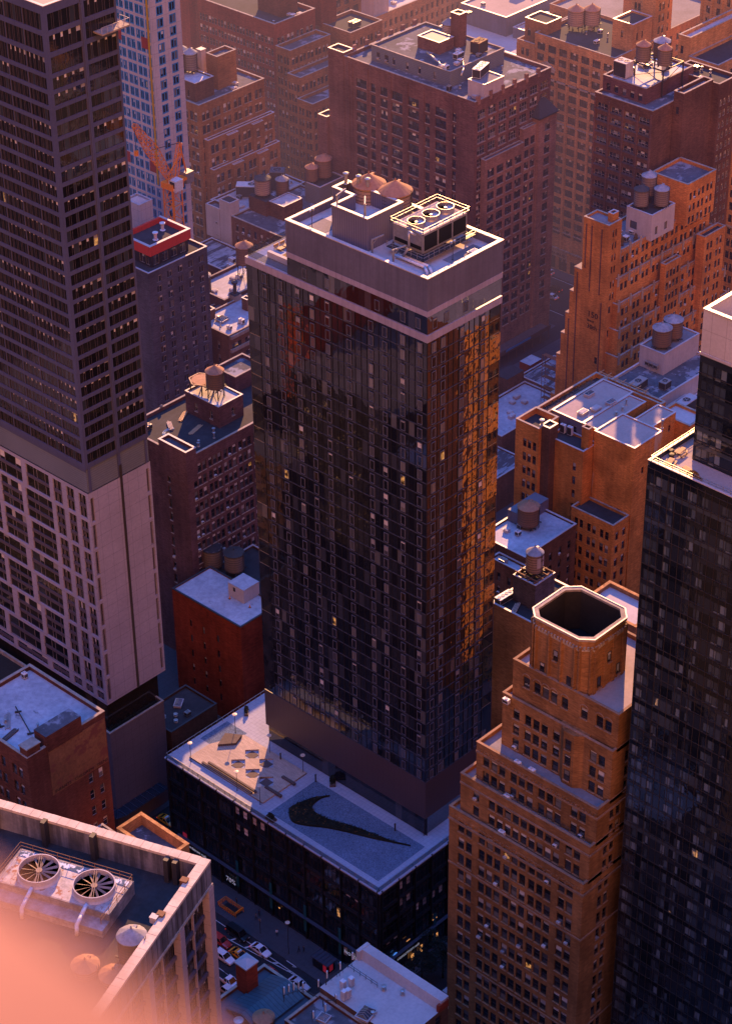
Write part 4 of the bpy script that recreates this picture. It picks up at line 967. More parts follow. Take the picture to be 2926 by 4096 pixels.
b.sills('terra'); b.finish(100)
mb = rail([(239.4, 172.3, 87.3), (258, 172.3, 87.3)], .7, 1.6, .05, 1)
for x, y, z, l in ((236.8, 193.6, 79.5, 'white condenser on the left end ledge of the setback building, by the parapet'), (235.3, 189.5, 69.2, 'pair of condensers on the ledge below the top windows of the setback building'), (235.4, 186.5, 69.2, 'single round condenser on the ledge in front of the canted bay'), (234.0, 190.5, 62.0, 'long dark condenser on the ledge with the blue rail'), (232.9, 190.6, 54.6, 'condenser on the lowest ledge of the setback building')):
    ac_unit(x, y, z, l, 1.2, .7, 1.0, 1, -1.57, mat='white')
mb = rail([(234.0, 172.4, 62.7), (234.0, 197.8, 62.7)], .9, 1.5, .05, 2); o = tag(link('ledge_railing', mb.mesh('ledge_railing', ['steel_dark'], (234, 172.4, 62)), None, (234, 172.4, 62)), 'thin dark railing along the second ledge of the setback building', 'railing')
b = Bld('low_building', 'low flat grey roofed building beside the foot of the setback building', 'building', 226, 140)
b.block(226, 238.4, 140, 171.4, G, 12, 'b_grey', None, None, roof='roof_grey', par=(.9, .4), cop='stone'); b.finish()
t = root('roof_garden_box', 'dark rectangular planted box on the low grey roof at the bottom right', 'planting bed', (232.5, 164, 12.05)); mb = MB(); mb.box(-2.4, 2.4, -1.4, 1.4, 0, .7); link('box', mb.mesh('box', ['deck_dark']), t); mb = MB(); leaves(mb, 0, 0, .6, 2.1, 1.2, .5, 200); link('shrubs', mb.mesh('shrubs', ['leaf_dark']), t)

# ------------------------------------------------------------------ dark glass tower at the right edge
b = Bld('glass_tower', 'blue black glass apartment tower with a picnic terrace and a white plant box on top', 'tower', 238.8, 130)
b.var = [0]
GX, GY0, GY1, GT = 238.8, 130., 169.4, 136.2
W = GY1-GY0
def rescols(W):
    out2 = []
    for i in range(int(W/6.56)):
        s = .45+i*6.56; out2 += [(s, s+2.4), (s+3.3, s+4.5)] if i % 2 == 0 else [(s+.4, s+2.2), (s+3.0, s+4.2)]
    return out2
rr = rows(GT-.6, 47, 2.87, 2.15, .7)
b.block(GX, 275, GY0, GY1, G, GT, 'curtain2', [dict(cols=rescols(W), rows=rr, style='res', depth=.1)], None, roof='roof_tan', par=(.8, .3), cop='coping', name='lower_curtain_wall')
rr2 = rows(153.7, 6, 2.87, 2.2, .6)
b.block(244.3, 275, GY0, 165.4, GT+.1, 154.4, 'curtain2', [dict(cols=[(.4, 2.5), (2.8, 4.9), (8.2, 9.6), (12.8, 14.9), (17.3, 19.1)], rows=rr2, style='res', depth=.1)], None, roof='roof_tan', name='upper_curtain_wall')
mb = MB()
for i in range(47): z = GT-.35-2.87*i; mb.box(GX-.07, GX-.004, GY0, GY1, z-.05, z+.05)
for i in range(30): y = GY1-i*1.31; mb.box(GX-.08, GX-.004, y-.025, y+.025, G, GT)
for i in range(7): z = 154.2-2.87*i; mb.box(244.23, 244.296, GY0, 165.4, z-.05, z+.05)
b.add(mb, 'mullions', ['frame_dark'])
mb = MB(); t_ = .45
for a, c, d, e in ((244.3, 244.3+t_, GY0, 165.4), (244.3+t_, 274, 165.4-t_, 165.4), (244.3+t_, 274, GY0, GY0+t_)): mb.box(a, c, d, e, 154.4, 161.6)
b.add(mb, 'plant_box', ['plantbox'])
mb = MB(); mb.box(244.2, 244.85, GY0, 165.5, 161.6, 161.8); mb.box(244.85, 274, 164.85, 165.5, 161.6, 161.8); mb.box(244.15, 244.296, GY0, 165.5, 154.3, 154.7); b.add(mb, 'coping', ['coping'])
mb = MB(); mb.face([(244.7, GY0, 155.2), (274, GY0, 155.2), (274, 165, 155.2), (244.7, 165, 155.2)]); b.add(mb, 'roof', ['roof_grey'])
mb = rail([(GX+.3, GY0, GT+.8), (GX+.3, GY1-.3, GT+.8), (274, GY1-.3, GT+.8)], .8, 1.3, .055, 2); b.add(mb, 'terrace_rail', ['steel'])
b.finish(100)
def picnic(x, y, z, label, rz):
    t = root('picnic_table', label, 'table', (x, y, z), rz)
    mb = MB()
    for i in range(5): mb.box(-1.0, 1.0, -.42+.17*i, -.28+.17*i, .72, .78)
    link('tabletop', mb.mesh('tabletop', ['wood']), t)
    for s in (-1, 1):
        mb = MB(); mb.box(-1.0, 1.0, s*.7-.15, s*.7+.15, .42, .47); link('bench_seat', mb.mesh('bench_seat', ['wood']), t)
    for s in (-.75, .75):
        mb = MB(); mb.bar((s, -.75, 0), (s, -.2, .72), .1); mb.bar((s, .75, 0), (s, .2, .72), .1); mb.bar((s, -.8, .38), (s, .8, .38), .09); link('leg', mb.mesh('leg', ['steel_dark']), t)
picnic(240.71, 166.85, 136.25, 'timber picnic table nearest the corner of the terrace on the blue black tower', .3)
picnic(240.62, 163.57, 136.25, 'timber picnic table at the front rail of the terrace, by the glass wall', 1.2)
picnic(244.26, 167.58, 136.25, 'timber picnic table at the far side of the terrace, against the parapet', .1)
t = planter(239.98, 161.93, 136.25, 'planter of orange shrubs at the foot of the glass on the picnic terrace', 2.4, 1., 1.57, 'leaf_warm', 240)
for x, y, l in ((242.4, 167.8, 'dark round barbecue bin on the picnic terrace, nearer the tables'), (243.3, 168.5, 'dark round bin at the far parapet of the picnic terrace')):
    t = root('round_bin', l, 'bin', (x, y, 136.25)); mb = MB(); mb.lathe(0, 0, [(.36, 0), (.42, .75)], 16); link('drum', mb.mesh('drum', ['steel_dark']), t); mb = MB(); mb.lathe(0, 0, [(.44, .75), (.4, .86), (.05, .92)], 16); link('lid', mb.mesh('lid', ['black']), t)
# ------------------------------------------------------------------ brown brick block behind, with the tank roof (left of the tower)
b = Bld('loft_building', 'dark red brown brick loft building with a black roof and a tank house', 'building', 286.5, 327.5)
b.ac = .14
x0, y0, x1, y1, Z = 286.5, 327.5, 326, 348.3, 47.3
rN = rows(Z-.4, 15, 3.45, 2.3, 1.6)
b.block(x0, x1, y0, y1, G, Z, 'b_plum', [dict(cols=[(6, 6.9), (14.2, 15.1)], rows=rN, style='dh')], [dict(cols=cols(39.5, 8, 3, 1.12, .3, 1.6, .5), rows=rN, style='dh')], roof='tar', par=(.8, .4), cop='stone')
b.block(286.3, 289.4, 327.3, 336.2, Z-6, Z+1.9, 'b_plum', roof='tar_blue', par=(.7, .35), cop='coping', name='stair_tower')
b.block(301.5, 309.2, 332.5, 343.5, Z, Z+5.2, 'b_plum', [dict(cols=[(3, 4), (8, 9)], rows=[(Z+1.5, Z+3.6)], style='dhl')], [dict(cols=[(4, 5)], rows=[(Z+1.5, Z+3.6)], style='dhl')], roof='silver', par=(.35, .25), name='tank_house')
b.block(315, 324, 341, 348, Z, Z+3.4, 'b_plum', roof='tar_blue', par=(.8, .35), cop='stone', name='bulkhead')
mb = MB()
for x in (289, 298, 307): mb.lathe(x, y1-.3, [(.3, Z+.95), (.42, Z+1.2), (.3, Z+1.5), (.02, Z+1.75)], 10)
b.add(mb, 'parapet_finials', ['stone'])
b.sills('stone'); b.finish(100)
water_tank(304.6, 336.5, Z+5.3, 'water tank with an orange cone roof on the tank house, above the sunlit silver roof', 2.1, 4.1, 1.4, 2.6, 'stave')
t = root('tank_platform', 'bare timber tank platform with a round orange floor beside the water tank', 'tank platform', (304.8, 341.2, Z+5.25))
mb = MB(); mb.lathe(0, 0, [(2.4, 2.6), (2.4, 2.85)], 24); link('floor', mb.mesh('floor', ['cone_or']), t)
mb = MB()
for a in range(6):
    an, a2 = a*math.pi/3, (a+1)*math.pi/3; mb.bar((3*math.cos(an), 3*math.sin(an), 2.75), (3*math.cos(a2), 3*math.sin(a2), 2.75), .3)
link('edge_beams', mb.mesh('edge_beams', ['wood']), t)
for sx in (-1.9, 1.9):
    for sy in (-1.9, 1.9): mb = MB(); mb.bar((sx, sy, 0), (sx, sy, 2.6), .22); link('leg', mb.mesh('leg', ['steel_dark']), t)
def lumber(x, y, z, label, rz, n=9, l=4.2, m='wood'):
    t = root('timber_stack', label, 'timber', (x, y, z), rz); mb = MB()
    for i in range(n): mb.box(-l/2+RND.uniform(-.4, .4), l/2+RND.uniform(-.4, .4), -.6+.28*(i % 4), -.4+.28*(i % 4), .12*(i//4), .1+.12*(i//4))
    link('planks', mb.mesh('planks', [m]), t)
lumber(299.5, 342.5, Z+.05, 'stack of pale planks at the far parapet of the black roof', .5)
lumber(297.4, 336.2, Z+.05, 'loose pair of pale planks in the middle of the black roof', .25, 4, 4.6)
lumber(294.5, 341.5, Z+.05, 'heap of broken brown boards on the black roof', 1.0, 12, 3.4, 'deck')
t = root('cable_coil', 'curl of pale blue tubing lying on the black roof', 'tubing', (292.8, 338.8, Z+.08)); mb = MB()
for k in range(5): mb.tube([((1.6+.16*k)*math.cos(a*.2), (1.6+.16*k)*math.sin(a*.2), .06) for a in range(3, 15)], .05, 5)
link('tubing', mb.mesh('tubing', ['blue_tube'] if 'blue_tube' in M else ['frame_light']), t)
ac_unit(290.0, 344.2, Z+.05, 'old twin fan condenser on the corner of the black roof', 2.4, 1.2, 1.2, 2, .1)
vent(293, 330.4, Z+.05, 'small steel vent near the street parapet of the black roof')

# ------------------------------------------------------------------ red painted low block with silver roof
b = Bld('low_building', 'low brick red painted building with a bright silver roof', 'building', 276.4, 301.5)
W = 22.0
b.block(276.4, 288.2, 301.5, 323.5, G, 20, 'b_roof_red', [dict(cols=[(5.2, 6.0), (9.4, 10.2), (14.0, 14.8)], rows=[(z, z+2.0) for z in (-4, 0, 4, 8.2, 12.4)], style='plain')], None, roof='silver', par=(.25, .3), cop='steel_dark')
b.block(283.4, 288.2, 307.5, 312.5, 20, 23.6, 'whitewall', [dict(cols=[(1.5, 2.3)], rows=[(21.8, 23)], style='plain')], None, roof='silver', name='bulkhead')
b.finish()
water_tank(292.2, 327.0, 15.8, 'roofless shaded tank, leftmost of the pair behind the silver roof', 2.3, 4.6, .25, 1.2, 'stave_grey', 'tar')
water_tank(293.6, 321.2, 16.2, 'shaded flat topped tank beside the roofless one behind the silver roof', 2.3, 4.4, .7, 1.6, 'stave_grey', 'cone_dk')
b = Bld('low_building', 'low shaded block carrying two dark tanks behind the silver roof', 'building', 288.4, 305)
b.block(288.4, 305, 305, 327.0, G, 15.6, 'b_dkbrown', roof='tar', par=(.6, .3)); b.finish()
ac_unit(291.5, 315.5, 15.8, 'grey condenser on the shaded low roof beside the tanks', 1.8, 1.5, 1.5)
ac_unit(295.0, 312.5, 15.8, 'second grey condenser on the shaded low roof, nearer the glass tower', 1.8, 1.4, 1.3)
for x, y, l in ((282.6, 311.3, 'orange traffic cone on the silver roof, beside the stair'), (283.3, 305.6, 'orange traffic cone on the silver roof, close to the glass tower')):
    t = root('traffic_cone', l, 'traffic cone', (x, y, 20.05)); mb = MB(); mb.box(-.25, .25, -.25, .25, 0, .05); link('base', mb.mesh('base', ['rubber']), t); mb = MB(); mb.lathe(0, 0, [(.2, .05), (.05, .75)], 12); link('cone', mb.mesh('cone', ['crane']), t)

# low shaded roof between grey tower and red building
b = Bld('low_building', 'low dark roofed annex with scattered vents between the grey tower and the red building', 'building', 252.4, 299)
b.block(252.4, 266, 299, 309, G, 6, 'b_dkbrown', roof='tar', par=(.5, .3), cop='steel_dark'); b.finish()
ac_unit(259.3, 301.2, 6.1, 'small condenser on the low dark annex roof', 1.2, 1.0, 1.0)
for k, (x, y) in enumerate(((256, 301.4), (257.4, 303.0), (255.2, 304.4))): vent(x, y, 6.1, 'round vent on the low dark annex roof', .6, .28, 'round vents on the annex roof')
skylight(260.5, 305.4, 6.1, 'glazed skylight on the low dark annex roof', 2.6, 1.6, .5, .6)

# ------------------------------------------------------------------ brick building with mural wall at the lower left
b = Bld('brick_building', 'old dark brick building with a pale roof and a faded painted wall sign', 'building', 188, 262.5)
b.block(188, 206.2, 262.5, 283.5, G, 58, 'b_dkred', [dict(cols=cols(21, 4, 2, 1.2, .5), rows=rows(57, 15, 3.9, 2.3, 1.5), style='dh')], [dict(cols=[(13.2, 14.3), (15.6, 16.7)], rows=rows(56.4, 15, 3.9, 2.2, 1.6), style='dhl')], roof='silver', par=(.9, .45), cop='roof_red_cop' if 'roof_red_cop' in M else 'stone')
b.block(192.4, 200.6, 262.3, 265.6, 57.6, 61.2, 'b_dkred', roof='tar_blue', par=(.0, 0), name='bulkhead')
mb = MB(); mb.box(188.2, 191.2, 262.6, 264.6, 58, 60.6); mb.box(188.05, 191.35, 262.45, 264.75, 60.6, 60.8, 1); b.add(mb, 'chimney', ['b_dkred', 'stone'])
mb = MB(); mb.prism([(192.7, 262.44), (206.0, 262.44), (206.0, 262.49), (192.7, 262.49)], 47.4, 57.6); b.add(mb, 'painted_sign', [surf('faded_sign_paint', (.25, .11, .05), .85, .3, .35, sc=.15, patch=((.16, .05, .035), .3, .55))])
b.w = [w for w in b.w if not (w[1] == 0 and False)]
text('INFANTS · CHILDREN · TEENS', .95, 'sign_letters', 'sign_d', b.o, wall_mat((193.3, 262.41, 47.7), NORTH), .01)
b.finish(60)
for a, l, q in ((0.3, 'long steel ladder beam lying across the pale roof of the old brick building', (195, 272)), (.35, 'thin pipe lying at the roof edge of the old brick building', (192.5, 277.5))):
    mb = MB(); mb.bar((-4.5, 0, .3), (4.5, 0, .3), .16); mb.bar((-4, -.6, 0), (-4, .6, .2), .3); mb.bar((3, -.6, 0), (3, .6, .2), .3); tag(link('roof_beam', mb.mesh('roof_beam', ['steel_dark']), None, (*q, 58.05), a+.9), l, 'beam')
lumber(190.8, 270.8, 58.05, 'pile of dark boards on the pale roof beside the chimney', .2, 10, 3.4, 'deck_dark')
lumber(193.0, 274.2, 58.05, 'grey planks in the middle of the pale roof of the old brick building', .9, 7, 4.6, 'frame_light')
ac_unit(203.5, 281.8, 58.1, 'small white rooftop unit at the top corner of the old brick building', .9, .9, 1.2, mat='white')
ac_unit(199.0, 262.1, 22, 'white window unit box low on the old brick building, above the street', .7, .5, .5, mat='white')
b = Bld('cream_building', 'cream stone building with tall narrow windows behind the old brick building', 'building', 212, 312)
b.block(212, 233.9, 308, 345, G, 22, 'stone', None, [dict(cols=cols(21.9, 7, 1, 1.2, .3), rows=rows(21, 5, 5.6, 3.9, 1.2), style='plain')], roof='soil_and_shade', par=(.8, .4), cop='stone'); b.finish()
# small tan roofs on the avenue island
b = Bld('corner_building', 'small building with a tan parapet wall round a sunken grey roof, by the avenue', 'building', 199.2, 240.4)
b.block(199.2, 205.2, 240.4, 253.2, G, 38.5, 'b_tan', None, None, roof='tar_blue', par=(2.4, .55), cop='b_tan'); b.finish()
b = Bld('corner_building', 'small building with a dark ribbed metal hood on its roof, beside the tan parapet', 'building', 192.5, 249)
b.block(192.5, 199.0, 249, 257, G, 39.6, 'b_tan', None, None, roof='tar', par=(.3, .3), cop='stone')
mb = MB(); mb.poly([(193, 249.6, 39.7), (198.6, 249.6, 39.7), (198.6, 256.4, 39.7), (193, 256.4, 39.7), (195, 252, 41.0), (197, 252, 41.0), (197, 254, 41.0), (195, 254, 41.0)], [(0, 1, 5, 4), (1, 2, 6, 5), (2, 3, 7, 6), (3, 0, 4, 7), (4, 5, 6, 7)]); b.add(mb, 'roof_hood', ['ribbed']); b.finish()

# ------------------------------------------------------------------ foreground block with the heavy parapet, set askew
b = Bld('parapet_building', 'foreground stone building with a massive tiled parapet round sunken roof plant', 'building', 161.7, 185.1, rad(20.2))
RZ = 95.4
mb = MB(); T = 1.35
for a, c, d, e in ((-46, 0, 0, T), (-T, 0, T, 46)): mb.box(a, c, d, e, RZ, 99.3, 0)
b.add(mb, 'parapet', [surf('stained_stone', (.22, .2, .22), .85, .35, .2, sc=.3, streak=.55)])
tile = surf('coping_tile', (.64, .49, .38), .75, .25, .2, sc=.4)
for k in range(30):
    mb = MB(); mb.box(-1.5*(k+1)-.0+.02, -1.5*k-.02, -.1, T+.06, 99.3, 99.75+RND.uniform(-.015, .015)); b.add(mb, 'coping_stone', [tile])
    mb = MB(); mb.box(-T-.06, .1, T+.08+1.5*k+.02, T+.08+1.5*(k+1)-.02, 99.3, 99.75+RND.uniform(-.015, .015)); b.add(mb, 'coping_stone', [tile])
mb = MB(); mb.face([(-46, T, RZ), (-T, T, RZ), (-T, 46, RZ), (-46, 46, RZ)]); b.add(mb, 'roof', ['tar'])
for y in (4.2, 5.6, 17.4, 25.4, 33.8): mb = MB(); mb.box(-T-1.1, -T, y, y+.7, RZ, 99.55 if y < 10 else 100.0); b.add(mb, 'duct_riser', ['steel_dark'])
face_ = surf('pink_stone_pier', (.38, .29, .3), .75, .15, .1, lines=[('Z', 2.6, .06)])
b.block(-46, 0, .9, 46, G, 95.0, 'frame_dark', None, [dict(cols=cols(46, 15, 2, 1.15, .25, .4), rows=rows(94.0, 12, 3.75, 2.7, .8), style='pair', depth=.15)], roof=None)
mb = MB()
for k, wd in ((0, 1.5), (9.2, 1.3), (18.6, 1.3), (28, 1.3), (37.4, 1.3)): mb.box(-k-wd, -k, -.25, .896, G, 95.0)
for k in range(5): mb.box(-5.2-9.3*k, -5.0-9.3*k, .5, .89, G, 95.0)
b.add(mb, 'stone_pier', [face_])
mb = MB()
for k in range(14): z = 94.2-3.75*k; mb.box(-46, -1.7, .55, .897, z-.7, z)
b.add(mb, 'spandrel', ['frame_plum'])
mb = MB(); mb.box(-46, 0, -.2, .9, 95.0, RZ); mb.box(-.9, 0, .9, 46, 95.0, RZ); b.add(mb, 'soffit', ['stone'])
mb = MB()
for k in range(30): mb.box(-.05, .04, T+1.5*k, T+1.5*k+.06, RZ, 99.3); mb.box(-1.5*k-.06, -1.5*k, -.04, .05, RZ, 99.3)
b.add(mb, 'parapet_joints', ['tar'])
b.finish(80)
Rm = Matrix.Translation((161.7, 185.1, 0)) @ Matrix.Rotation(rad(20.2), 4, 'Z')
def L2W(x, y, z): return tuple(Rm @ Vector((x, y, z)))
def W2L(x, y): v = Rm.inverted() @ Vector((x, y, 0)); return v.x, v.y
PT = 97.8
f1, f2 = W2L(144.70, 202.32), W2L(147.88, 194.20)
t = root('cooling_tower', 'weathered rooftop cooling tower with two open bladed fans inside the massive parapet', 'cooling tower', L2W(0, 0, 0)[:2]+(RZ,), rad(20.2))
q = PT-RZ
cxm, cym = (f1[0]+f2[0])/2, (f1[1]+f2[1])/2
ex0, ex1, ey0, ey1 = cxm-3.6, cxm+3.7, f2[1]-4.3, f1[1]+5.2
mb = MB(); mb.box(ex0-2.2, ex1, ey0, ey1, 0, q-1.2); mb.box(ex0, ex1, ey0, ey1, q-1.2, q); link('casing', mb.mesh('casing', [surf('weathered_casing', (.34, .29, .28), .75, .5, .3, sc=.5, lines=[('Z', .8, .05)])]), t)
mb = MB(); mb.box(ex0+.2, ex1-1.6, ey0+.3, ey1-.3, q, q+.02); link('deck', mb.mesh('deck', [surf('rust_white_deck', (.5, .43, .4), .7, .4, .3, sc=.6, patch=((.25, .1, .06), .7, .6))]), t)
mb = MB(); mb.box(ex1-1.4, ex1-.3, ey0+.4, ey1-.4, q, q+.03); link('basin', mb.mesh('basin', [surf('foamy_basin', (.1, .13, .17), .2, .3, .3, patch=((.6, .62, .66), 1.1, .52))]), t)
for f in (f1, f2):
    mb = MB(); cooling_fan_geo(mb, f[0], f[1], q+.02, 3.0, 1.15, 0, 1, 12, 2)
    for s in (-.16, .16): mb.bar((f[0]-2.8, f[1]-1.2+s, q+1.1), (f[0]+2.8, f[1]+1.2+s, q+1.1), .07, 2)
    link('fan', mb.mesh('fan', ['whitewall', 'black', surf('rusty_blade', (.3, .2, .16), .6, .4, .3, sc=.8)]), t)
o = rail([(ex0-2.1, ey1-.1, q), (ex1-.1, ey1-.1, q), (ex1-.1, ey0+.1, q), (ex0-2.1, ey0+.1, q)], 1.3, 1.9, .06, 2); link('guard_rail', o.mesh('guard_rail', ['steel_rust']), t)
wx, wy, _ = L2W(0, 0, 0)
for (f, l) in ((f1, 'white insulated pipe dropping from the left fan of the foreground cooling tower'), (f2, 'white insulated pipe dropping from the right fan of the foreground cooling tower')):
    P = [L2W(ex0+.3, f[1]-.6, RZ+q+.3), L2W(ex0-1.4, f[1]-.7, RZ+q-.1), L2W(ex0-3.0, f[1]-.8, RZ+q-.6), L2W(ex0-3.2, f[1]-.8, RZ+.2)]
    pipe_run(P, .3, l)
tx, ty = W2L(144.13, 182.12)
water_tank(*L2W(tx, ty, 0)[:2], RZ, 'old water tank with a torn peaked roof against the massive parapet', 2.0, 3.6, 1.3, .3, 'stave', 'cone_gr')
water_tank(138.02, 184.97, RZ-2.2, 'pale tank with a rounded orange top on the foreground roof, left of two', 1.9, 3, .9, .2, 'stave_pale', 'cone_or')
water_tank(139.60, 181.12, RZ-2.6, 'pale tank with an orange top on the foreground roof, close to the torn roofed tank', 1.9, 3, .9, .2, 'stave_pale', 'cone_or')
for (x, y), l in (((156.23, 184.57), 'small rusty hatch box on the parapet near its corner'), ((149.39, 181.98), 'small rusty hatch box halfway along the front parapet'), ((148.39, 182.23), 'pale junction box against the front parapet')):
    t = root('parapet_box', l, 'box', (x, y, 99.0), rad(20)); mb = MB(); mb.box(-.45, .45, -.5, .5, 0, 1.0); mb.box(-.5, .5, -.55, .55, 1.0, 1.08); link('casing', mb.mesh('casing', ['steel_rust' if 'rusty' in l else 'coping']), t)
    mb = MB(); mb.box(-.3, .3, -.53, -.502, .2, .8); link('door', mb.mesh('door', ['steel_dark']), t)
# ------------------------------------------------------------------ orange brick building with skylights
b = Bld('brick_building', 'sunlit orange brick building with stepped flat roofs, skylights and a blank stained wall', 'building', 353.6, 259.5)
Z = 45
rr = rows(27.5, 9, 3.7, 2.3, 0)
b.block(360.3, 370.6, 259.5, 271.0, G, Z, 'b_wash', [dict(cols=[(5.5, 6.2), (7.3, 8.5), (8.9, 10.1)], rows=rr, style='dhr')], [dict(cols=[(3, 4), (7.5, 8.5)], rows=[(37, 38.8)], style='dhr')], roof='roof_tan', par=(.22, .3), cop='coping')
b.block(370.6, 379.8, 262.6, 267.8, G, Z-.3, 'b_orange', None, [dict(cols=[(6.6, 7.5)], rows=[(40.6, 42.4)], style='dhr')], roof='roof_tan', par=(.18, .3), cop='coping')
b.block(362.2, 379.6, 271.0, 276.0, G, Z-.8, 'b_orange', None, None, roof='roof_tan', par=(.2, .3), cop='coping')
b.block(362.2, 381.3, 276.0, 285.0, G, Z-.9, 'umb' if 'umb' in M else 'panel_grey', [dict(cols=[(1.2, 2.4), (5, 7.4)], rows=[(Z-4.2, Z-2.2)], style='plain')], None, roof='roof_tan', par=(.22, .3), cop='coping')
b.block(354.3, 360.2, 259.8, 272, G, 26.5, 'b_orange', [dict(cols=cols(12, 3, 2, 1.1, .4, .4), rows=rows(26.0, 9, 3.7, 2.3, 1.2), style='dhr')], [dict(cols=cols(5.9, 2, 1, 1.2, .4, .4), rows=rows(26, 9, 3.7, 2.3, 1.2), style='dhr')], roof='tar', par=(.7, .3), cop='stone')
b.block(353.6, 360.8, 281.8, 288.6, G, 42.8, 'b_orange', [dict(cols=[(2.2, 3.3), (3.6, 4.7), (5.1, 6.2)], rows=rows(41, 12, 3.7, 2.3, .8), style='dhr')], None, roof='tar', par=(1.5, .4), cop='stone')
b.block(356.8, 362.0, 271.2, 281.6, G, 40.5, 'b_orange', [dict(cols=[(7.4, 8.4), (2.2, 3.3)], rows=rows(38, 12, 3.7, 2.2, .8), style='dhr')], None, roof='tar', par=(.6, .3), cop='coping')
b.block(354.6, 357.6, 279.4, 281.9, G, 44.6, 'b_dkbrown', roof='tar', par=(.3, .3), name='chimney_stack')
b.block(360.9, 383.2, 285.2, 288.6, G, 42.8, 'b_orange', roof='tar', par=(1.2, .4), cop='stone'); b.block(381.5, 383.2, 268, 285.0, G, 42.8, 'b_orange', roof='tar', par=(1.2, .4), cop='stone')
b.block(379.9, 386.5, 258.5, 267.6, G, 42.0, 'b_orange', roof='roof_pale', par=(.7, .4), cop='stone')
b.block(358.6, 360.2, 271.3, 273.3, 38, 45.9, 'b_orange', roof='black', par=(.25, .25), cop='stone', name='chimney_stack')
b.finish(100)
for k, ((x, y), g, l) in enumerate([((373.30, 282.83), 1, 'glazed skylight nearest the garden edge of the tan roof'), ((373.63, 276.70), 1, 'glazed skylight near the stepped roof block'), ((369.01, 277.45), 0, 'blank tan covered hatch on the tan roof, in the middle'), ((365.74, 278.70), 0, 'blank tan covered hatch at the near left edge of the tan roof')]):
    skylight(x, y, Z-.85, l, 2.3, 1.5, .75, 0, glazed=bool(g))
for x, y, l in ((360.88, 280.44, 'white condenser on the lower ledge of the orange brick building, left of the pair'), (361.16, 278.62, 'white condenser on the lower ledge of the orange brick building, right of the pair')): ac_unit(x, y, 40.6, l, 1.3, .8, 2.3, 1, -1.57, mat='white')
vent(354.96, 282.00, 44.7, 'conical steel cowl on the dark chimney of the orange brick building', 1.6, .35); vent(371.86, 260.57, 45, 'tall steel flue at the corner of the stepped tan roof', 2.4, .22)
mb = MB()
for i in range(26): leaves(mb, .4, i*.7-9, 0, .5, .5, RND.uniform(.6, 1.4), 16, .16, 0 if i > 7 else 1)
mb.box(-.2, 1, -9.5, 9.5, -.5, .1, 2); t = tag(link('hedge', mb.mesh('hedge', ['leaf_dark', 'leaf_warm', 'deck_dark']), None, (371, 287.0, 43.2), math.pi/2), 'long roof hedge turning orange behind the tan roof with skylights', 'hedge')
mb = MB()
for i in range(7): x = 381.9; mb.bar((0, -i*2.2, 0), (0, -i*2.2, 2.4), .12); mb.bar((-1.4, -i*2.2, 2.4), (1.2, -i*2.2, 2.4), .12)
mb.bar((0, .5, 2.3), (0, -14, 2.3), .14); tag(link('pergola', mb.mesh('pergola', ['wood']), None, (382.3, 286.5, 42.9)), 'pale timber pergola along the far edge of the tan roof', 'pergola')

# ------------------------------------------------------------------ white plant house with two tanks
b = Bld('white_building', 'pale stucco building with a plant house, roof ducts and a blue lower wing', 'building', 392, 270)
b.block(403.2, 417.5, 283.4, 290.8, 31, 42, 'whitewall', None, None, roof='roof_grey', par=(.25, .3), cop='coping', name='plant_house')
b.block(391.5, 417.4, 276.5, 291.0, G, 36.5, 'whitewall', None, None, roof='tar_blue', par=(.6, .35), cop='coping')
b.block(393, 402.9, 266.5, 276.3, G, 33.6, 'blue_wall' if 'blue_wall' in M else 'mech', None, None, roof='tar_blue', par=(.5, .3), cop='coping'); b.block(403, 418, 266, 276.3, G, 31.5, 'mech', None, None, roof='roof_pale', par=(.7, .4), cop='coping'); b.finish()
water_tank(406.4, 286.7, 42.1, 'brown water tank with a silvery ribbed roof on the pale plant house, nearer of two', 2.35, 4.5, 1.3, .5, 'stave', 'cone_gr', rz=2.2)
water_tank(411.6, 287.2, 42.1, 'brown water tank with a silvery ribbed roof on the pale plant house, farther of two', 2.35, 4.5, 1.3, .5, 'stave', 'cone_gr', rz=2.2)
ac_unit(394.0, 284.0, 36.6, 'long silver air handler with a sloped hood on the pale building', 4.8, 2.4, 2.2, 1, .05)
ac_unit(398.6, 279.4, 36.6, 'boxy silver duct unit beside the pale plant house', 2.6, 2.0, 2.0, 1, .05)
ac_unit(397.2, 271.8, 33.7, 'large pale plant container on the blue wing', 6.2, 2.8, 3.2, 1, .02, mat='whitewall')
for i in range(3): ac_unit(402.6, 285.2+1.3*i, 38.0, 'small condenser hung on the pale plant house wall above the ducts', 1.1, .7, 1.1, 1, -1.57, group='three wall condensers on the plant house')

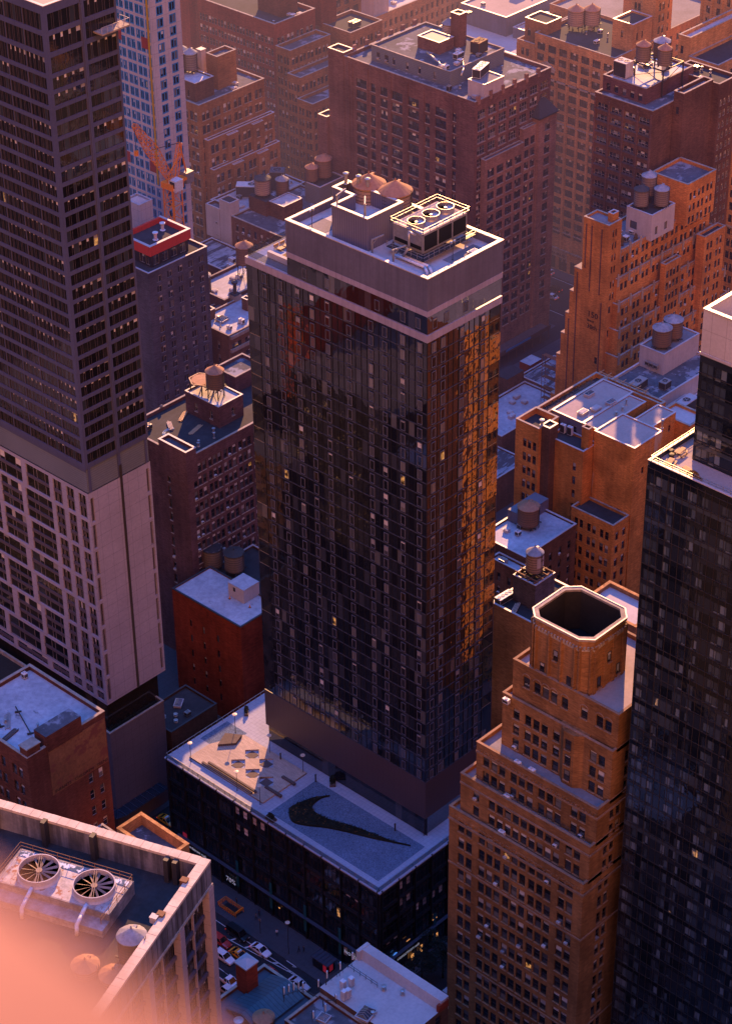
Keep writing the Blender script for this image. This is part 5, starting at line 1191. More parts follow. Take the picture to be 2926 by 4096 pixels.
# ------------------------------------------------------------------ brown stepped building with a lettered blank wall
X0, Y0, ZT = 411.2, 308.0, 65.2
b = Bld('brick_building', 'tan brick stepped building with a blank lettered end wall and ornamented ledges', 'building', X0, Y0)
b.ac = .05
def steps(): return [(308, 315.8, ZT, 51), (308, 318.1, 51, 44), (308, 319.3, 44, 37.3), (308, 320.4, 37.3, 31), (308, 321.6, 31, 24.3), (308, 322.8, 24.3, 12), (308, 324.2, 12, G)]
mb = MB()
yp = 308
for ya, yb, zt, zb in steps():
    mb.box(X0-.05, X0+5.2, yp+.0, yb+.08, zt, zt+.28, 1) if zt < 60 else None; yp = yb
    b.block(X0, X0+5.2, ya, yb, zb, zt, 'b_orange', [dict(cols=[(yb-ya-2.6, yb-ya-1.7)], rows=[(26, 28)] if zt == 31 else [], style='dh')], [dict(cols=[(1.6, 2.3), (2.7, 3.4)] if zt > 50 else [(1.4, 2.4), (2.9, 3.9)], rows=rows(zt-.4, max(1, int((zt-zb)/3.4)), 3.35, 2.0, .9), style='dh')], roof='roof_grey', par=(.6, .3) if zt > 60 else None, cop='stone')
for a, z0, z1 in ((310, 46, ZT-1), (313.1, 46, ZT-1), (314.8, 52, ZT-1), (309.2, G, 44), (317, 18, 50), (319.2, G, 36)): mb.box(X0-.18, X0-.004, a-.13, a+.13, z0, z1)
b.add(mb, 'wall_rib', ['b_umber', 'stone'])
T3 = [(5.2, 43, 302+6.5, 55.8), (6.2, 42, 307.6, 48.5), (3.2, 41.5, 306.6, 42.2), (6.8, 40, 305.6, 35.4), (7.6, 38, 304.6, 28.6)]
zt = 55.8; prev = None
tiers = [(416.4, 455, 308.6, 48.9, 55.8), (415.0, 456, 307.6, 42.4, 48.9), (414.2, 458, 306.4, 35.6, 42.4), (413.4, 459, 305.2, 28.8, 35.6), (412.4, 460, 304.2, G, 28.8)]
for xa, xb, ya, z0, z1 in tiers:
    n = max(1, int((z1-z0)/3.35)); Wd = xb-xa
    b.block(xa, xb, ya, 319.5, z0, z1, 'b_orange', None, [dict(cols=cols(Wd, 9, 2, 1.2, .5, .8), rows=rows(z1-.1, n, 3.35, 2.1, .9), style='dh')], roof='roof_grey', par=(.8, .3), cop='stone')
    mb = MB()
    for k in range(10): x = xa+.5+k*(Wd-.6)/9; mb.box(x-.32, x+.32, ya-.22, ya-.004, z1-1.4, z1+1.5); mb.prism([(x-.2, ya-.2), (x+.2, ya-.2), (x+.2, ya), (x-.2, ya)], z1+1.5, z1+2.0)
    for k in range(9):
        for q in range(5): x = xa+1.2+k*(Wd-.6)/9+q*.7; mb.box(x-.12, x+.12, ya-.12, ya-.004, z1+.1, z1+.6)
    b.add(mb, 'ledge_ornament', ['stone'])
for xa, xb, ya, z1 in ((431, 437.5, 304.4, 48.0), (446, 455, 303.4, 50.5)):
    b.block(xa, xb, ya, 306, G, z1, 'b_orange', None, [dict(cols=cols(xb-xa, 2, 2, 1.1, .4, .4), rows=rows(z1, 16, 3.35, 2.1, 1.4), style='dh')], roof='tar', par=(.7, .3), cop='stone', name='projecting_bay')
b.block(427.5, 437, 307.0, 315.0, 55.8, 62.6, 'whitewall', [dict(cols=[(1.2, 3.4)], rows=[(57.4, 59.6)], style='plain')], [dict(cols=[(1.5, 2.6), (5.4, 6.6)], rows=[(57, 59.2)], style='plain')], roof='tar', par=(.3, .3), cop='coping', name='bulkhead')
b.block(440, 452, 305.6, 317, 55.8, 66.5, 'b_orange', [dict(cols=[(1.2, 2.2), (3.2, 4.2)], rows=rows(65.5, 3, 3.35, 2.1, .8))], [dict(cols=cols(12, 3, 2, 1.1, .5, .6), rows=rows(65.5, 3, 3.35, 2.1, .8))], roof='tar_blue', par=(.9, .35), cop='stone', name='penthouse')
b.block(414.0, 416.2, 309.0, 310.6, ZT, ZT+2.2, 'b_orange', roof='tar', par=(.2, .2), name='chimney')
for i, (s, q, z) in enumerate((('150', 2.3, 39.0), ('west', 1.2, 37.6), ('30th', 1.8, 35.7))):
    text(s, q, 'painted_letters', 'sign_d', b.o, wall_mat((X0-.2, 313.3, z), EAST), .02)
b.finish(100)
for (x, y), h, l, cn in (((430.0, 312.5), 5.4, 'water tank with a dark roof on the white bulkhead, left of three', 'cone_dk'), ((433.6, 308.9), 5.4, 'water tank with a pale ribbed roof on the white bulkhead, nearest of three', 'cone_gr'), ((434.4, 313.6), 6.4, 'tall water tank with a pale roof on the white bulkhead, rearmost of three', 'cone_gr')):
    water_tank(x, y, 62.7, l, 1.9, h*.78, 1.2, .5 if h < 6 else 1.6, 'stave_grey', cn)
for (x, y), l in (((421.5, 311.5), 'dark planter of small trees on the terrace below the white bulkhead, near the tower block'), ((425.2, 310.0), 'dark planter with bare shrubs on the terrace beside the white bulkhead')): planter(x, y, 55.9, l, 2.6, 1., .6, 'leaf_warm', 150, 1.4)

# ------------------------------------------------------------------ dark brown brick building with tank frame
b = Bld('brick_building', 'dark brown brick building with large paned windows and a steel tank frame on its roof', 'building', 443, 320)
rr = rows(80.6, 17, 3.12, 2.0, .9)
b.block(443, 466.5, 320, 338.5, G, 81.7, 'b_dkbrown', [dict(cols=cols(18.5, 4, 1, 3.3, 0, .3), rows=rr, style='tril')], None, roof='tar_blue', par=(.4, .4), cop='stone')
b.block(445.8, 466, 324.5, 338.3, 81.7, 85.3, 'b_plum', [dict(cols=cols(13.8, 5, 1, 1.3, 0, .5), rows=[(82.3, 84.2)], style='plain')], None, roof='silver', par=(.7, .35), cop='stone', name='penthouse')
b.block(451.5, 464, 316.8, 319.9, G, 84.0, 'b_dkbrown', [dict(cols=[(.8, 1.8)], rows=[(79, 81)], style='plain')], None, roof='tar_blue', par=(1.0, .35), cop='stone'); b.block(464, 472, 314.8, 330, G, 83.4, 'b_dkbrown', None, [dict(cols=cols(8, 2, 2, 1.2, .4, .4), rows=rr, style='tril')], roof='tar', par=(.8, .35), cop='stone')
b.piers(443, 466.5, 320, 338.5, 30, 81, ea=[.25]+[4.6*k+.2 for k in range(1, 4)]+[18.2], w=.5, out=.2, mat='b_umber' if 'b_umber' in M else 'b_brown')
mb = MB()
for i in range(17): mb.box(442.93, 442.996, 320, 338.5, 79.2-3.12*i-1.45, 79.2-3.12*i-.9)
b.add(mb, 'spandrel_band', ['b_grey']); b.finish(100)
t = root('steel_gantry', 'tall black steel frame carrying the tanks on the dark brown building', 'gantry', (452, 325, 85.4)); mb = MB()
for x in (0, 8.5):
    for y in (-1, 8): mb.bar((x, y, -3.4), (x, y, 3.6), .3)
for z in (3.6,): mb.bar((0, -1, z), (8.5, -1, z), .3); mb.bar((0, 8, z), (8.5, 8, z), .3); mb.bar((0, -1, z), (0, 8, z), .3); mb.bar((8.5, -1, z), (8.5, 8, z), .3); mb.bar((4.2, -1, z), (4.2, 8, z), .3)
mb.bar((0, -1, .2), (0, 8, 3.4), .12); mb.bar((0, 8, .2), (0, -1, 3.4), .12); mb.bar((0, -1, .2), (8.5, -1, 3.4), .12); link('girders', mb.mesh('girders', ['steel_dark']), t)
for (x, y), l, cn, r in (((453.4, 331.6), 'pale tank with an orange roof on the steel frame, farthest left', 'cone_or', 1.9), ((458.6, 329.6), 'tank with a silver grey roof on the steel frame, behind the others', 'cone_gr', 2.2), ((455.0, 326.0), 'tank with a small orange roof on the steel frame, nearest', 'cone_or', 1.85)):
    water_tank(x, y, 89.0, l, r, 4.3, 1.3, .2, 'stave_grey', cn)
ac_unit(449.8, 335.0, 85.4, 'pale box cooling unit with twin fans beside the tank frame', 4.0, 3.2, 4.2, 2, -1.57, mat='whitewall')

# ------------------------------------------------------------------ tan building rising behind, lit down to the shops
X0 = 498.0
b = Bld('tan_building', 'tall tan brick building lit orange down to its corner bread shop', 'building', X0, 374)
rr = rows(62.4, 18, 3.35, 2.25, .2)
b.block(X0, X0+24, 374, 403.5, -1.4, 63.7, 'b_tan', [dict(cols=cols(29.5, 7, 1, 3.0, .25, .4), rows=rr, style='tri')], [dict(cols=cols(24, 6, 1, 2.8, .25, .5), rows=rr, style='tri')], roof='tar', par=(.9, .4), cop='stone')
b.block(X0, X0+24, 403.6, 410.2, -1.4, 60, 'b_tan', [dict(cols=[(1.6, 2.8), (3.4, 4.6)], rows=rr[:-1], style='tri')], None, roof='tar', par=(.9, .4), cop='stone')
b.block(X0, X0+24, 374, 410.2, G, -1.5, 'b_tan', [dict(cols=cols(36.2, 8, 1, 3.1, 0, .4), rows=[(G+.3, -4.6)], style='shop')], None, roof=None, name='shop_wall')
b.bands(X0, X0+24, 374, 410.2, [(-2.0, .5, .35), (51.5, .5, .3), (38.8, .4, .2), (4.0, .4, .2)])
b.piers(X0, X0+24, 374, 410.2, -1.4, 60, ea=[.5, 6.7, 10.9, 15.1, 19.3, 23.5, 27.7, 31.9, 35.9], w=.8, out=.3, mat='b_tan')
mb = MB(); mb.poly([(X0-.55, 402.3, 55.1), (X0-.55, 395.1, 55.1), (X0-.55, 398.7, 57.1), (X0-.01, 402.3, 55.1), (X0-.01, 395.1, 55.1), (X0-.01, 398.7, 57.1)], [(0, 1, 2), (0, 3, 4, 1), (1, 4, 5, 2), (2, 5, 3, 0)]); mb.box(X0-.5, X0-.35, 395.3, 402.1, 54.3, 55.08); b.add(mb, 'pediment', ['stone'])
b.block(X0+2, X0+9, 401, 409, 60, 66.8, 'b_rust', [dict(cols=[(1, 2.2), (4, 5)], rows=[(62, 64.4)], style='plain')], None, roof='tar', par=(.4, .3), name='bulkhead')
b.block(X0+8, X0+17, 374.2, 381.5, 63.7, 71.6, 'b_tan', [dict(cols=[(3, 3.9)], rows=[(67.5, 69.6)], style='plain')], [dict(cols=[(1.8, 2.6), (4.2, 5)], rows=[(67, 69.4)], style='plain')], roof='tar', par=(.6, .3), name='bulkhead')
b.block(X0+18, X0+24, 374, 378.6, 63.7, 77.2, 'b_tan', None, [dict(cols=cols(6, 1, 2, 1.3, .4), rows=rows(76.2, 3, 3.5, 2.4))], roof='tar', par=(.6, .3), name='bulkhead')
mb = MB(); mb.box(X0-.12, X0-.004, 388.4, 397.6, -4.5, -2.1); b.add(mb, 'shop_fascia', ['stone'])
text('PANERA BREAD', 1.15, 'sign_letters', 'sign_d', b.o, wall_mat((X0-.16, 397.0, -3.9), EAST), .03)
b.finish(100)
for (x, y), l in (((X0+11.4, 397.5), 'tan water tank on the red bulkhead roof, left of the far pair'), ((X0+14.8, 394.3), 'tan water tank on the red bulkhead roof, right of the far pair')): water_tank(x, y, 63.9, l, 2.4, 4.6, 1.5, 1.2, 'stave_pale', 'cone_or')
b = Bld('tall_building', 'slender tan brick tower standing behind the tan building', 'building', 523, 380)
b.block(523, 532.5, 380, 388, G, 88, 'b_tan', [dict(cols=cols(8, 2, 2, 1.0, .3), rows=rows(90, 8, 3.6, 2.3), style='dh')], [dict(cols=cols(9.5, 2, 2, 1.2, .3), rows=rows(90, 8, 3.6, 2.3), style='dh')], roof='tar', par=(.6, .3)); b.finish(30)

# ------------------------------------------------------------------ big brown building with the long side wall, centre back
X0, Y0 = 434.8, 372.0
b = Bld('brick_building', 'broad brown brick building with a long side wall and a sprawling roof of plant rooms', 'building', X0, Y0)
b.ac = .04
rr = rows(68.0, 17, 3.42, 2.45, .9)
Wd = 48.5
def c11():
    out = []
    for y, k in ((413.5, 3), (409.1, 1), (405.0, 2), (400.1, 3), (394.0, 3), (388.9, 1), (384.1, 3), (379.4, 1)):
        w = {1: 1.7, 2: 2.6, 3: 3.9}[k]; out.append((Y0+Wd-y-w/2, Y0+Wd-y+w/2))
    return sorted(out)
b.block(X0, 466.6, Y0, Y0+Wd, G, 71.2, 'b_umber', [dict(cols=c11(), rows=rr, style='tri')], [dict(cols=cols(31.8, 7, 1, 3.2, 0, .6), rows=rows(70, 20, 3.5, 2.4, .8), style='tril')], roof='tar_blue', par=(1.0, .45), cop='stone')
b.piers(X0, 466.6, Y0, Y0+Wd, 0, 71, ea=(2.2, 3.4, 9.4, 18.0, 24.2, 30.2, 40.5), w=.5, out=.22, mat='b_umber')
b.block(X0-.2, X0+4.0, Y0+Wd-.4, Y0+Wd+5.5, G, 72.6, 'b_umber', None, None, roof='tar', par=(.5, .3), name='stair_tower'); b.block(X0-1.2, X0+3, Y0+Wd+5.6, Y0+Wd+9, G, 52, 'b_umber', None, None, roof='tar', par=(.5, .3), name='stair_tower')
b.block(439.5, 462, 385.0, 414.0, 71.2, 75.2, 'mech', [dict(cols=[(2, 3.2), (5, 6.4), (8, 8.9), (13, 13.9), (17.5, 18.4), (23, 24)], rows=[(72.2, 74.2)], style='plain')], None, roof='tar_blue', par=(.5, .35), cop='stone', name='penthouse')
b.block(447.5, 453.5, 396, 404, 75.2, 78.4, 'b_umber', None, None, roof='mech', par=(.2, .3), name='bulkhead'); b.block(454.6, 457.6, 395, 398.2, 75.2, 84.5, 'b_umber', roof='black', par=(.3, .3), cop='coping', name='chimney_stack')
b.block(X0+4, X0+12, Y0+.2, Y0+6, 71.2, 75.6, 'whitewall', None, None, roof='roof_grey', par=(.2, .2), name='bulkhead')
# set-backs and corner turret on the street side
b.block(437.5, 453.6, Y0-1.8, Y0-.05, G, 54.5, 'b_pink', None, [dict(cols=cols(16.1, 4, 1, 2.8, 0, .4), rows=rows(52.6, 15, 3.5, 2.3, .8), style='tri')], roof='mech', par=(.4, .3), cop='stone', name='projecting_wall')
b.block(453.7, 459.4, Y0-1.4, Y0-.05, G, 58.0, 'b_pink', None, [dict(cols=cols(5.7, 2, 1, 1.9, 0, .3), rows=rows(56.2, 16, 3.5, 2.3, .8), style='pair')], roof='tar', par=(.5, .3), cop='stone', name='projecting_wall')
b.block(459.5, 467, Y0-2.2, Y0+5, G, 60.2, 'b_pink', [dict(cols=[(2.2, 4)], rows=[(55, 57.6)], style='pair')], [dict(cols=[(2.4, 4.8)], rows=rows(58.6, 16, 3.5, 2.2, .8), style='pair')], roof=None, name='corner_turret')
mb = MB(); c_ = (463.2, Y0+1.4, 66.0); q = [(459.1, Y0-2.6, 60.3), (467.4, Y0-2.6, 60.3), (467.4, Y0+5.4, 60.3), (459.1, Y0+5.4, 60.3)]
for i in range(4): mb.face([q[i], q[(i+1) % 4], c_])
mb.box(458.9, 467.6, Y0-2.8, Y0+5.6, 59.9, 60.28); b.add(mb, 'turret_roof', ['cone_dk'])
mb = MB()
for k in range(6): x = X0+1.5+k*5.0; mb.box(x-.5, x+.5, Y0-.2, Y0+.6, 71.2, 73.6)
for k in range(6): y = Y0+Wd+.5; mb.box(X0+4.5+k*5, X0+5.6+k*5, y-.6, y+.1, 71.2, 73.8)
b.add(mb, 'parapet_pier', ['b_pink']); b.sills('stone'); b.finish(100)
water_tank(458.2, 402.0, 75.4, 'small tank with a zinc cone roof on the plant rooms, next to a square chimney', 1.9, 3.6, 1.6, .4, 'whitewall', 'cone_gr')
ac_unit(456.0, 389.0, 75.4, 'orange lit cooling unit on a raised rust frame, on the sprawling plant roof', 4.2, 3.0, 3.4, 2, .1, mat='steel_rust')
ac_unit(449.0, 390.4, 75.4, 'pair of pale blue roof units below the square chimney', 3.0, 1.6, 1.6, 2, .1, mat='white'); ac_unit(443.5, 377.6, 75.8, 'long white slatted chiller at the street end of the sprawling roof', 6.0, 2.4, 2.6, 3, .3, mat='white')
pipe_run([(444.5, 398, 76.4), (441.5, 391, 76.4), (441.0, 389, 75.2)], .3, 'silver duct crossing the roof toward the side wall', 'steel')
pipe_run([(446.5, 386.5, 76.2), (443, 383.2, 76.2), (441.0, 382.4, 75)], .26, 'thin silver duct at the near end of the plant rooms', 'steel')

# ------------------------------------------------------------------ rust brick stepped building, left back
b = Bld('brick_building', 'large rust brick building with stepped ornate north end, at the back left', 'building', 437, 442)
rr = rows(60.5, 15, 3.5, 2.3, .9)
b.block(452.8, 470, 465.7, 499, G, 63, 'b_red', [dict(cols=cols(33, 8, 3, 1.15, .12, .4), rows=rr, style='dhl')], [dict(cols=cols(17.2, 4, 2, 1.35, .3, .5), rows=rr, style='dhl')], roof='tar', par=(1.1, .45), cop='stone')
for dx, ya, yb, zt in ((0, 459.5, 465.6, 56.5), (-4, 454, 459.4, 50), (-8, 447.5, 453.9, 44)):
    b.block(452.8+dx*.4, 470+dx*.2, ya, yb, G, zt, 'b_rust', [dict(cols=cols(yb-ya, 2, 2, 1.0, .2, .3), rows=rows(zt-.5, int((zt-G)/3.5), 3.5, 2.3, .9), style='dh')], [dict(cols=cols(17.2+dx*.0, 5, 2, 1.2, .25, .4), rows=rows(zt-.5, int((zt-G)/3.5), 3.5, 2.3, .9), style='dh')], roof='tar_blue', par=(1.0, .35), cop='stone')
b.block(474, 488, 455, 468, G, 57, 'b_rust', None, [dict(cols=cols(14, 4, 2, 1.0, .3, .5), rows=rows(56, 14, 3.5, 2.3, .9), style='dh')], roof='tar', par=(.9, .35), cop='stone'); b.block(470.1, 474, 458, 490, G, 52, 'b_dkbrown', roof='tar')
b.block(473.5, 480, 466.5, 476, 57, 65.5, 'b_red', [dict(cols=[(1.2, 2), (3.6, 4.4)], rows=[(61, 63)], style='plain')], None, roof='cone_gr', par=(.3, .3), name='bulkhead')
b.block(460, 467, 470, 480, 63, 69, 'b_dkbrown', roof='mech', par=(.4, .3), name='bulkhead'); b.finish(100)
ac_unit(463.5, 474.0, 69.3, 'sunlit rooftop unit on the dark bulkhead of the back left building', 2.4, 2.0, 2.0, 1); ac_unit(480.0, 459.0, 57.2, 'sunlit plant on the lower stepped roof at the back left', 3.4, 2.2, 1.8, 2)
b = Bld('brick_building', 'plain red brick building with few windows, half hidden at the far left back', 'building', 462, 500)
b.block(462, 476, 513, 530, G, 64, 'b_roof_red', None, [dict(cols=[(5.2, 6.6)], rows=rows(60, 14, 3.6, 2.3), style='dh')], roof='tar', par=(.6, .4)); b.block(464.5, 485, 500, 512.9, G, 58, 'b_red', [dict(cols=cols(12.9, 3, 2, 1.1, .3), rows=rows(57, 16, 3.5, 2.3), style='dh')], None, roof='tar', par=(.6, .4)); b.finish(40)

# ------------------------------------------------------------------ orange stepped building with tanks, left middle
X0, Y0, Z = 406.9, 450.2, 57.0
b = Bld('brick_building', 'orange brown brick building with wavy stepped ledges and tanks on its roof, behind the crane', 'building', X0, Y0)
b.ac = .14
rr = rows(55.8, 15, 4.1, 2.6, .6)
b.block(X0, X0+26, Y0, Y0+16, G, Z, 'b_rust', [dict(cols=cols(16, 4, 2, 1.35, .25, .5), rows=rr, style='dh')], [dict(cols=cols(26, 6, 2, 1.3, .3, .5), rows=rr, style='dh')], roof='tar_blue', par=(.7, .4), cop='stone')
for dy, zt in ((1.6, 46.4), (3.4, 37.8), (5.4, 27.5)):
    mb_pts = []
    b.block(X0+1.4, X0+28, Y0-dy, Y0-dy+1.55, G, zt, 'b_rust', None, [dict(cols=cols(26.6, 6, 2, 1.35, .3, .5), rows=rows(zt-.4, int((zt-G)/4.1), 4.1, 2.6, .9), style='dh')], roof='tar_blue', par=(.6, .25), cop='coping', name='stepped_wall')
    for x in (X0+8.5, X0+18.5): b.block(x, x+4, Y0-dy-.9, Y0-dy-.02, G, zt-.3, 'b_rust', None, [dict(cols=[(1.2, 2.6)], rows=rows(zt-.5, int((zt-G)/4.1), 4.1, 2.6, 1.1), style='dh')], roof='tar', par=(.4, .2), name='projecting_bay')
b.block(X0+2.2, X0+9.5, Y0+3.5, Y0+15.2, Z, Z+5.2, 'b_dkbrown', [dict(cols=[(8.4, 9.2)], rows=[(Z+1, Z+3)], style='plain')], None, roof='silver', par=(.4, .3), cop='coping', name='tank_house')
b.block(X0+12.5, X0+20, Y0+5, Y0+9.5, Z, Z+9.2, 'b_rust', None, None, roof='tar_blue', par=(.8, .35), cop='stone', name='bulkhead')
b.sills('stone'); b.finish(100)
for (x, y), l, st, cn, r in (((X0+4.2, Y0+13.4), 'tank with an orange roof in the group of three behind the crane, front', 'stave_pale', 'cone_or', 2.3), ((X0+8.0, Y0+15.4), 'tank with a grey roof in the group of three behind the crane, rear', 'stave_grey', 'cone_gr', 2.0), ((X0+8.0, Y0+11.2), 'tank with a grey blue roof in the group of three behind the crane, right', 'stave_grey', 'cone_gr', 2.0)):
    water_tank(x, y, Z+5.2, l, r, 4.9, 1.4, .8, st, cn)
t = root('square_flue', 'pale square flue beside the tanks behind the crane', 'flue', (X0+12.6, Y0+11.6, Z)); mb = MB(); mb.box(-.9, .9, -.9, .9, 0, 10.5); link('shaft', mb.mesh('shaft', ['whitewall']), t); mb = MB(); mb.box(-1.05, 1.05, -1.05, 1.05, 10.5, 10.8); link('cap', mb.mesh('cap', ['coping']), t)

# ------------------------------------------------------------------ roofs seen between the towers
b = Bld('brick_building', 'low brown brick building with a white painted corner and several roof tanks', 'building', 402, 415)
Z = 30
rr = rows(Z-.4, 10, 3.6, 2.2, 1.0)
b.block(402.2, 430, 410, 433.8, G, Z, 'b_brown', [dict(cols=cols(23.8, 9, 1, 1.1, .3, 1.0), rows=rr, style='dh')], None, roof='tar_blue', par=(.5, .4), cop='roof_red_cop' if 'roof_red_cop' in M else 'stone'); b.ac = .3
b.block(402.0, 405.6, 434, 444.0, G, Z+.3, 'b_brown', [dict(cols=[(3.9, 4.9)], rows=rr, style='dh')], None, roof='tar_blue', par=(.8, .3), cop='coping'); b.block(401.95, 405.5, 433.9, 438.3, 20, Z+4.2, 'whitewall', None, None, roof='tar', par=(.2, .2), name='white_stair_wall')
mb = MB(); mb.box(401.88, 401.96, 438.4, 444.05, 21.5, Z+1.3); b.add(mb, 'white_painted_wall', ['whitewall'])
b.block(405.7, 432, 434, 446, G, Z-.2, 'b_brown', roof='silver', par=(.6, .3), cop='coping')
b.block(409.2, 413.6, 426.8, 433.8, Z, Z+4.5, 'b_dkbrown', None, None, roof='tar', name='tank_house'); b.block(410.4, 418.0, 421.0, 426.7, Z, Z+4.3, 'b_dkbrown', None, None, roof='silver', par=(.15, .2), name='tank_house')
b.block(424.0, 434, 420.0, 426, G, Z+5.5, 'mech', None, None, roof='tar', par=(.4, .3), cop='coping', name='grey_bulkhead'); b.sills('stone'); b.finish(100)
water_tank(411.8, 430.6, Z+4.6, 'tank with a sunlit body and black green roof between the towers', 2.3, 4.6, .9, .5, 'stave_pale', 'cone_dk')
water_tank(418.4, 429.4, Z+1.0, 'dark tank with a pale grey roof beside the sunlit one', 1.9, 4.8, 1.1, 1.6, 'stave', 'cone_gr')
water_tank(426.0, 425.0, Z+5.6, 'dark tank with an orange roof on the grey bulkhead, nearer of two', 1.9, 3.8, 1.2, .5, 'stave', 'cone_or'); water_tank(430.2, 424.4, Z+5.6, 'larger dark tank with an orange roof on the grey bulkhead, farther of two', 2.4, 5.2, 1.3, .5, 'stave', 'cone_or')
water_tank(438, 405, Z+1.5, 'small tank with a grey blue roof in front of the sprawling brown building', 2.2, 4.4, 1.4, 1.2, 'stave', 'cone_gr'); water_tank(446.5, 399.5, 38, 'tank with a grey roof close under the side wall of the brown building', 2.4, 5, 1.4, 1.2, 'stave', 'cone_gr')
ac_unit(416.2, 439.6, Z, 'long white container unit with a red edge on the far dark roof', 9.0, 3.4, 3.6, 1, -.9, mat='white'); ac_unit(424.4, 437.4, Z, 'tall blue grey plant unit on the far dark roof', 4.2, 3.6, 6, 1, -.9, mat='mech')
b = Bld('low_building', 'low dark roofed building under the side wall of the brown building', 'building', 434.4, 385)
b.block(420, 434.2, 385, 419, G, 24, 'b_dkbrown', None, None, roof='tar', par=(.6, .3)); b.block(434.1, 434.6, 386, 388, 20, 30, 'b_dkbrown', roof=None, name='flue'); b.finish()
b = Bld('brick_building', 'brown brick building with a black roof ridge below the white painted corner', 'building', 388, 418)
b.block(388, 400, 412, 440, G, 22, 'b_dkbrown', [dict(cols=cols(28, 7, 1, 1.2, .3), rows=rows(21.5, 8, 3.6, 2.2), style='dh')], [dict(cols=cols(12, 3, 1, 1.2, .3), rows=rows(21.5, 8, 3.6, 2.2), style='dh')], roof='silver_worn', par=(.5, .35), cop='coping'); b.finish(50)
b = Bld('low_building', 'low building with a pale silver roof and rooftop tank stands', 'building', 366, 399)
b.block(366, 386, 399, 411.8, G, 29.6, 'b_dkbrown', [dict(cols=[(2, 3), (5, 6)], rows=[(25, 27.4), (21, 23.4)], style='dhl')], None, roof='silver', par=(.9, .4), cop='stone'); b.finish()
water_tank(379.6, 405.0, 29.7, 'orange roofed tank on tall spindly legs, beside the dark glass tower', 2.3, 5.2, 1.4, 4.4, 'stave', 'cone_or')
water_tank(366.5, 408.0, 28.6, 'tank with a pale zinc roof over the pale silver roof, beside the red banded hotel', 2.4, 4.8, 1.4, 1.0, 'stave', 'cone_gr')
b = Bld('low_building', 'dark brick roofs with a skylit plateau and two chimneys, left of the dark glass tower', 'building', 352, 389)
b.block(357.5, 376, 393.8, 403, G, 27.5, 'b_dkbrown', [dict(cols=[(1, 2), (3, 4)], rows=[(23, 25.5)], style='plain')], None, roof='tar', par=(.5, .3), cop='stone')
b.block(358.2, 366.6, 391.5, 401.0, 27.5, 28.6, 'b_dkbrown', roof='silver_worn', par=(.0, 0), name='plateau'); b.block(366.6, 368.2, 391, 393, 20, 33, 'b_dkbrown', roof='tar', par=(.2, .2), name='chimney'); b.block(368, 370.4, 397, 399.5, 20, 31.5, 'stone', roof='tar', name='chimney'); b.finish()
vent(369.2, 398.2, 31.5, 'tall dark funnel on a stone chimney left of the dark glass tower', 4.0, .5, mat='steel_dark'); skylight(364.2, 397.0, 28.7, 'flat dark roof light on the skylit plateau', 3.4, 2.4, .3, .1, glazed=False); ac_unit(357.0, 392.0, 27, 'small square condenser hung beside the skylit plateau', 1.3, 1.1, 1.4)
b = Bld('brick_building', 'brown brick building with a curved parapet and wide shaded windows', 'building', 353.5, 381)
rr = rows(28.4, 9, 3.9, 2.5, .9)
b.block(353.5, 378, 384.5, 397.5, G, 29.8, 'b_brown', [dict(cols=[(4.6, 5.6), (8.6, 9.6)], rows=rr, style='dhl')], [dict(cols=cols(24.5, 5, 1, 3.4, 0, .5), rows=rr, style='tri')], roof='silver', par=(.5, .35), cop='stone')
b.block(355, 358.5, 394.6, 397.3, 29.8, 32.5, 'b_brown', roof='tar', par=(.2, .25), name='chimney_stack')
mb = MB()
for k in range(10): z = 31.9-3.9*k; mb.box(353.9, 378, 384.0, 384.496, z-1.9-.9, z-1.9)
b.add(mb, 'ledge', ['stone']); mb = MB(); mb.prism([(366, 384.6), (370, 384.6), (370, 385.1), (366, 385.1)], 30.2, 31.4); b.add(mb, 'curved_parapet', ['cone_gr']); b.finish(60)
skylight(358.8, 392.4, 30, 'dark pyramid rooflight behind the curved parapet', 2.6, 2.6, .4, .1)
b = Bld('low_building', 'low brick building with a white scalloped parapet beside the dark glass tower', 'building', 338, 362)
b.block(338, 352, 356.5, 366, G, 33, 'b_brown', [dict(cols=[(5, 6.2)], rows=rows(31, 8, 3.8, 2.2, 1), style='dhl')], None, roof='tar', par=(.9, .35), cop='stone')
mb = MB()
for k in range(9): mb.lathe(338.3+1.5*k, 366-.2, [(.3, 34), (.34, 34.4), (.02, 35)], 8)
b.add(mb, 'parapet_finials', ['coping']); b.finish()

# ------------------------------------------------------------------ slim hotel with the red band
b = Bld('hotel_tower', 'slim grey hotel tower with a bright red band round its top', 'hotel', 330, 387)
rr = rows(55.2, 18, 2.85, 1.9, .4)
b.block(330.2, 350, 387, 399.5, G, 56, 'b_grey', None, [dict(cols=cols(19.8, 5, 1, 1.7, 0, 1.6, .4), rows=rr, style='hotel')], roof='tar', par=(.5, .3), cop='coping')
b.block(333.5, 346, 389.5, 399.4, 56, 59.4, 'grey_glass' if 'grey_glass' in M else 'mull', [dict(cols=[(5.5, 7.5), (7.8, 9.4)], rows=[(56.4, 59)], style='hotel')], [dict(cols=cols(12.5, 4, 1, 2.0, 0, .3), rows=[(56.3, 59.1)], style='hotel')], roof=None, name='penthouse')
mb = MB()
for a, c, d, e in ((332.9, 333.6, 389.0, 400), (333.6, 346.6, 389.0, 389.7), (346.0, 346.6, 389.7, 400), (333.6, 346, 399.4, 400)): mb.box(a, c, d, e, 59.4, 62.0)
b.add(mb, 'red_band', ['redband']); mb = MB()
for a, c, d, e in ((332.85, 333.65, 388.95, 400.05), (333.65, 346.65, 388.95, 389.75), (345.95, 346.65, 389.75, 400.05)): mb.box(a, c, d, e, 62.0, 62.12)
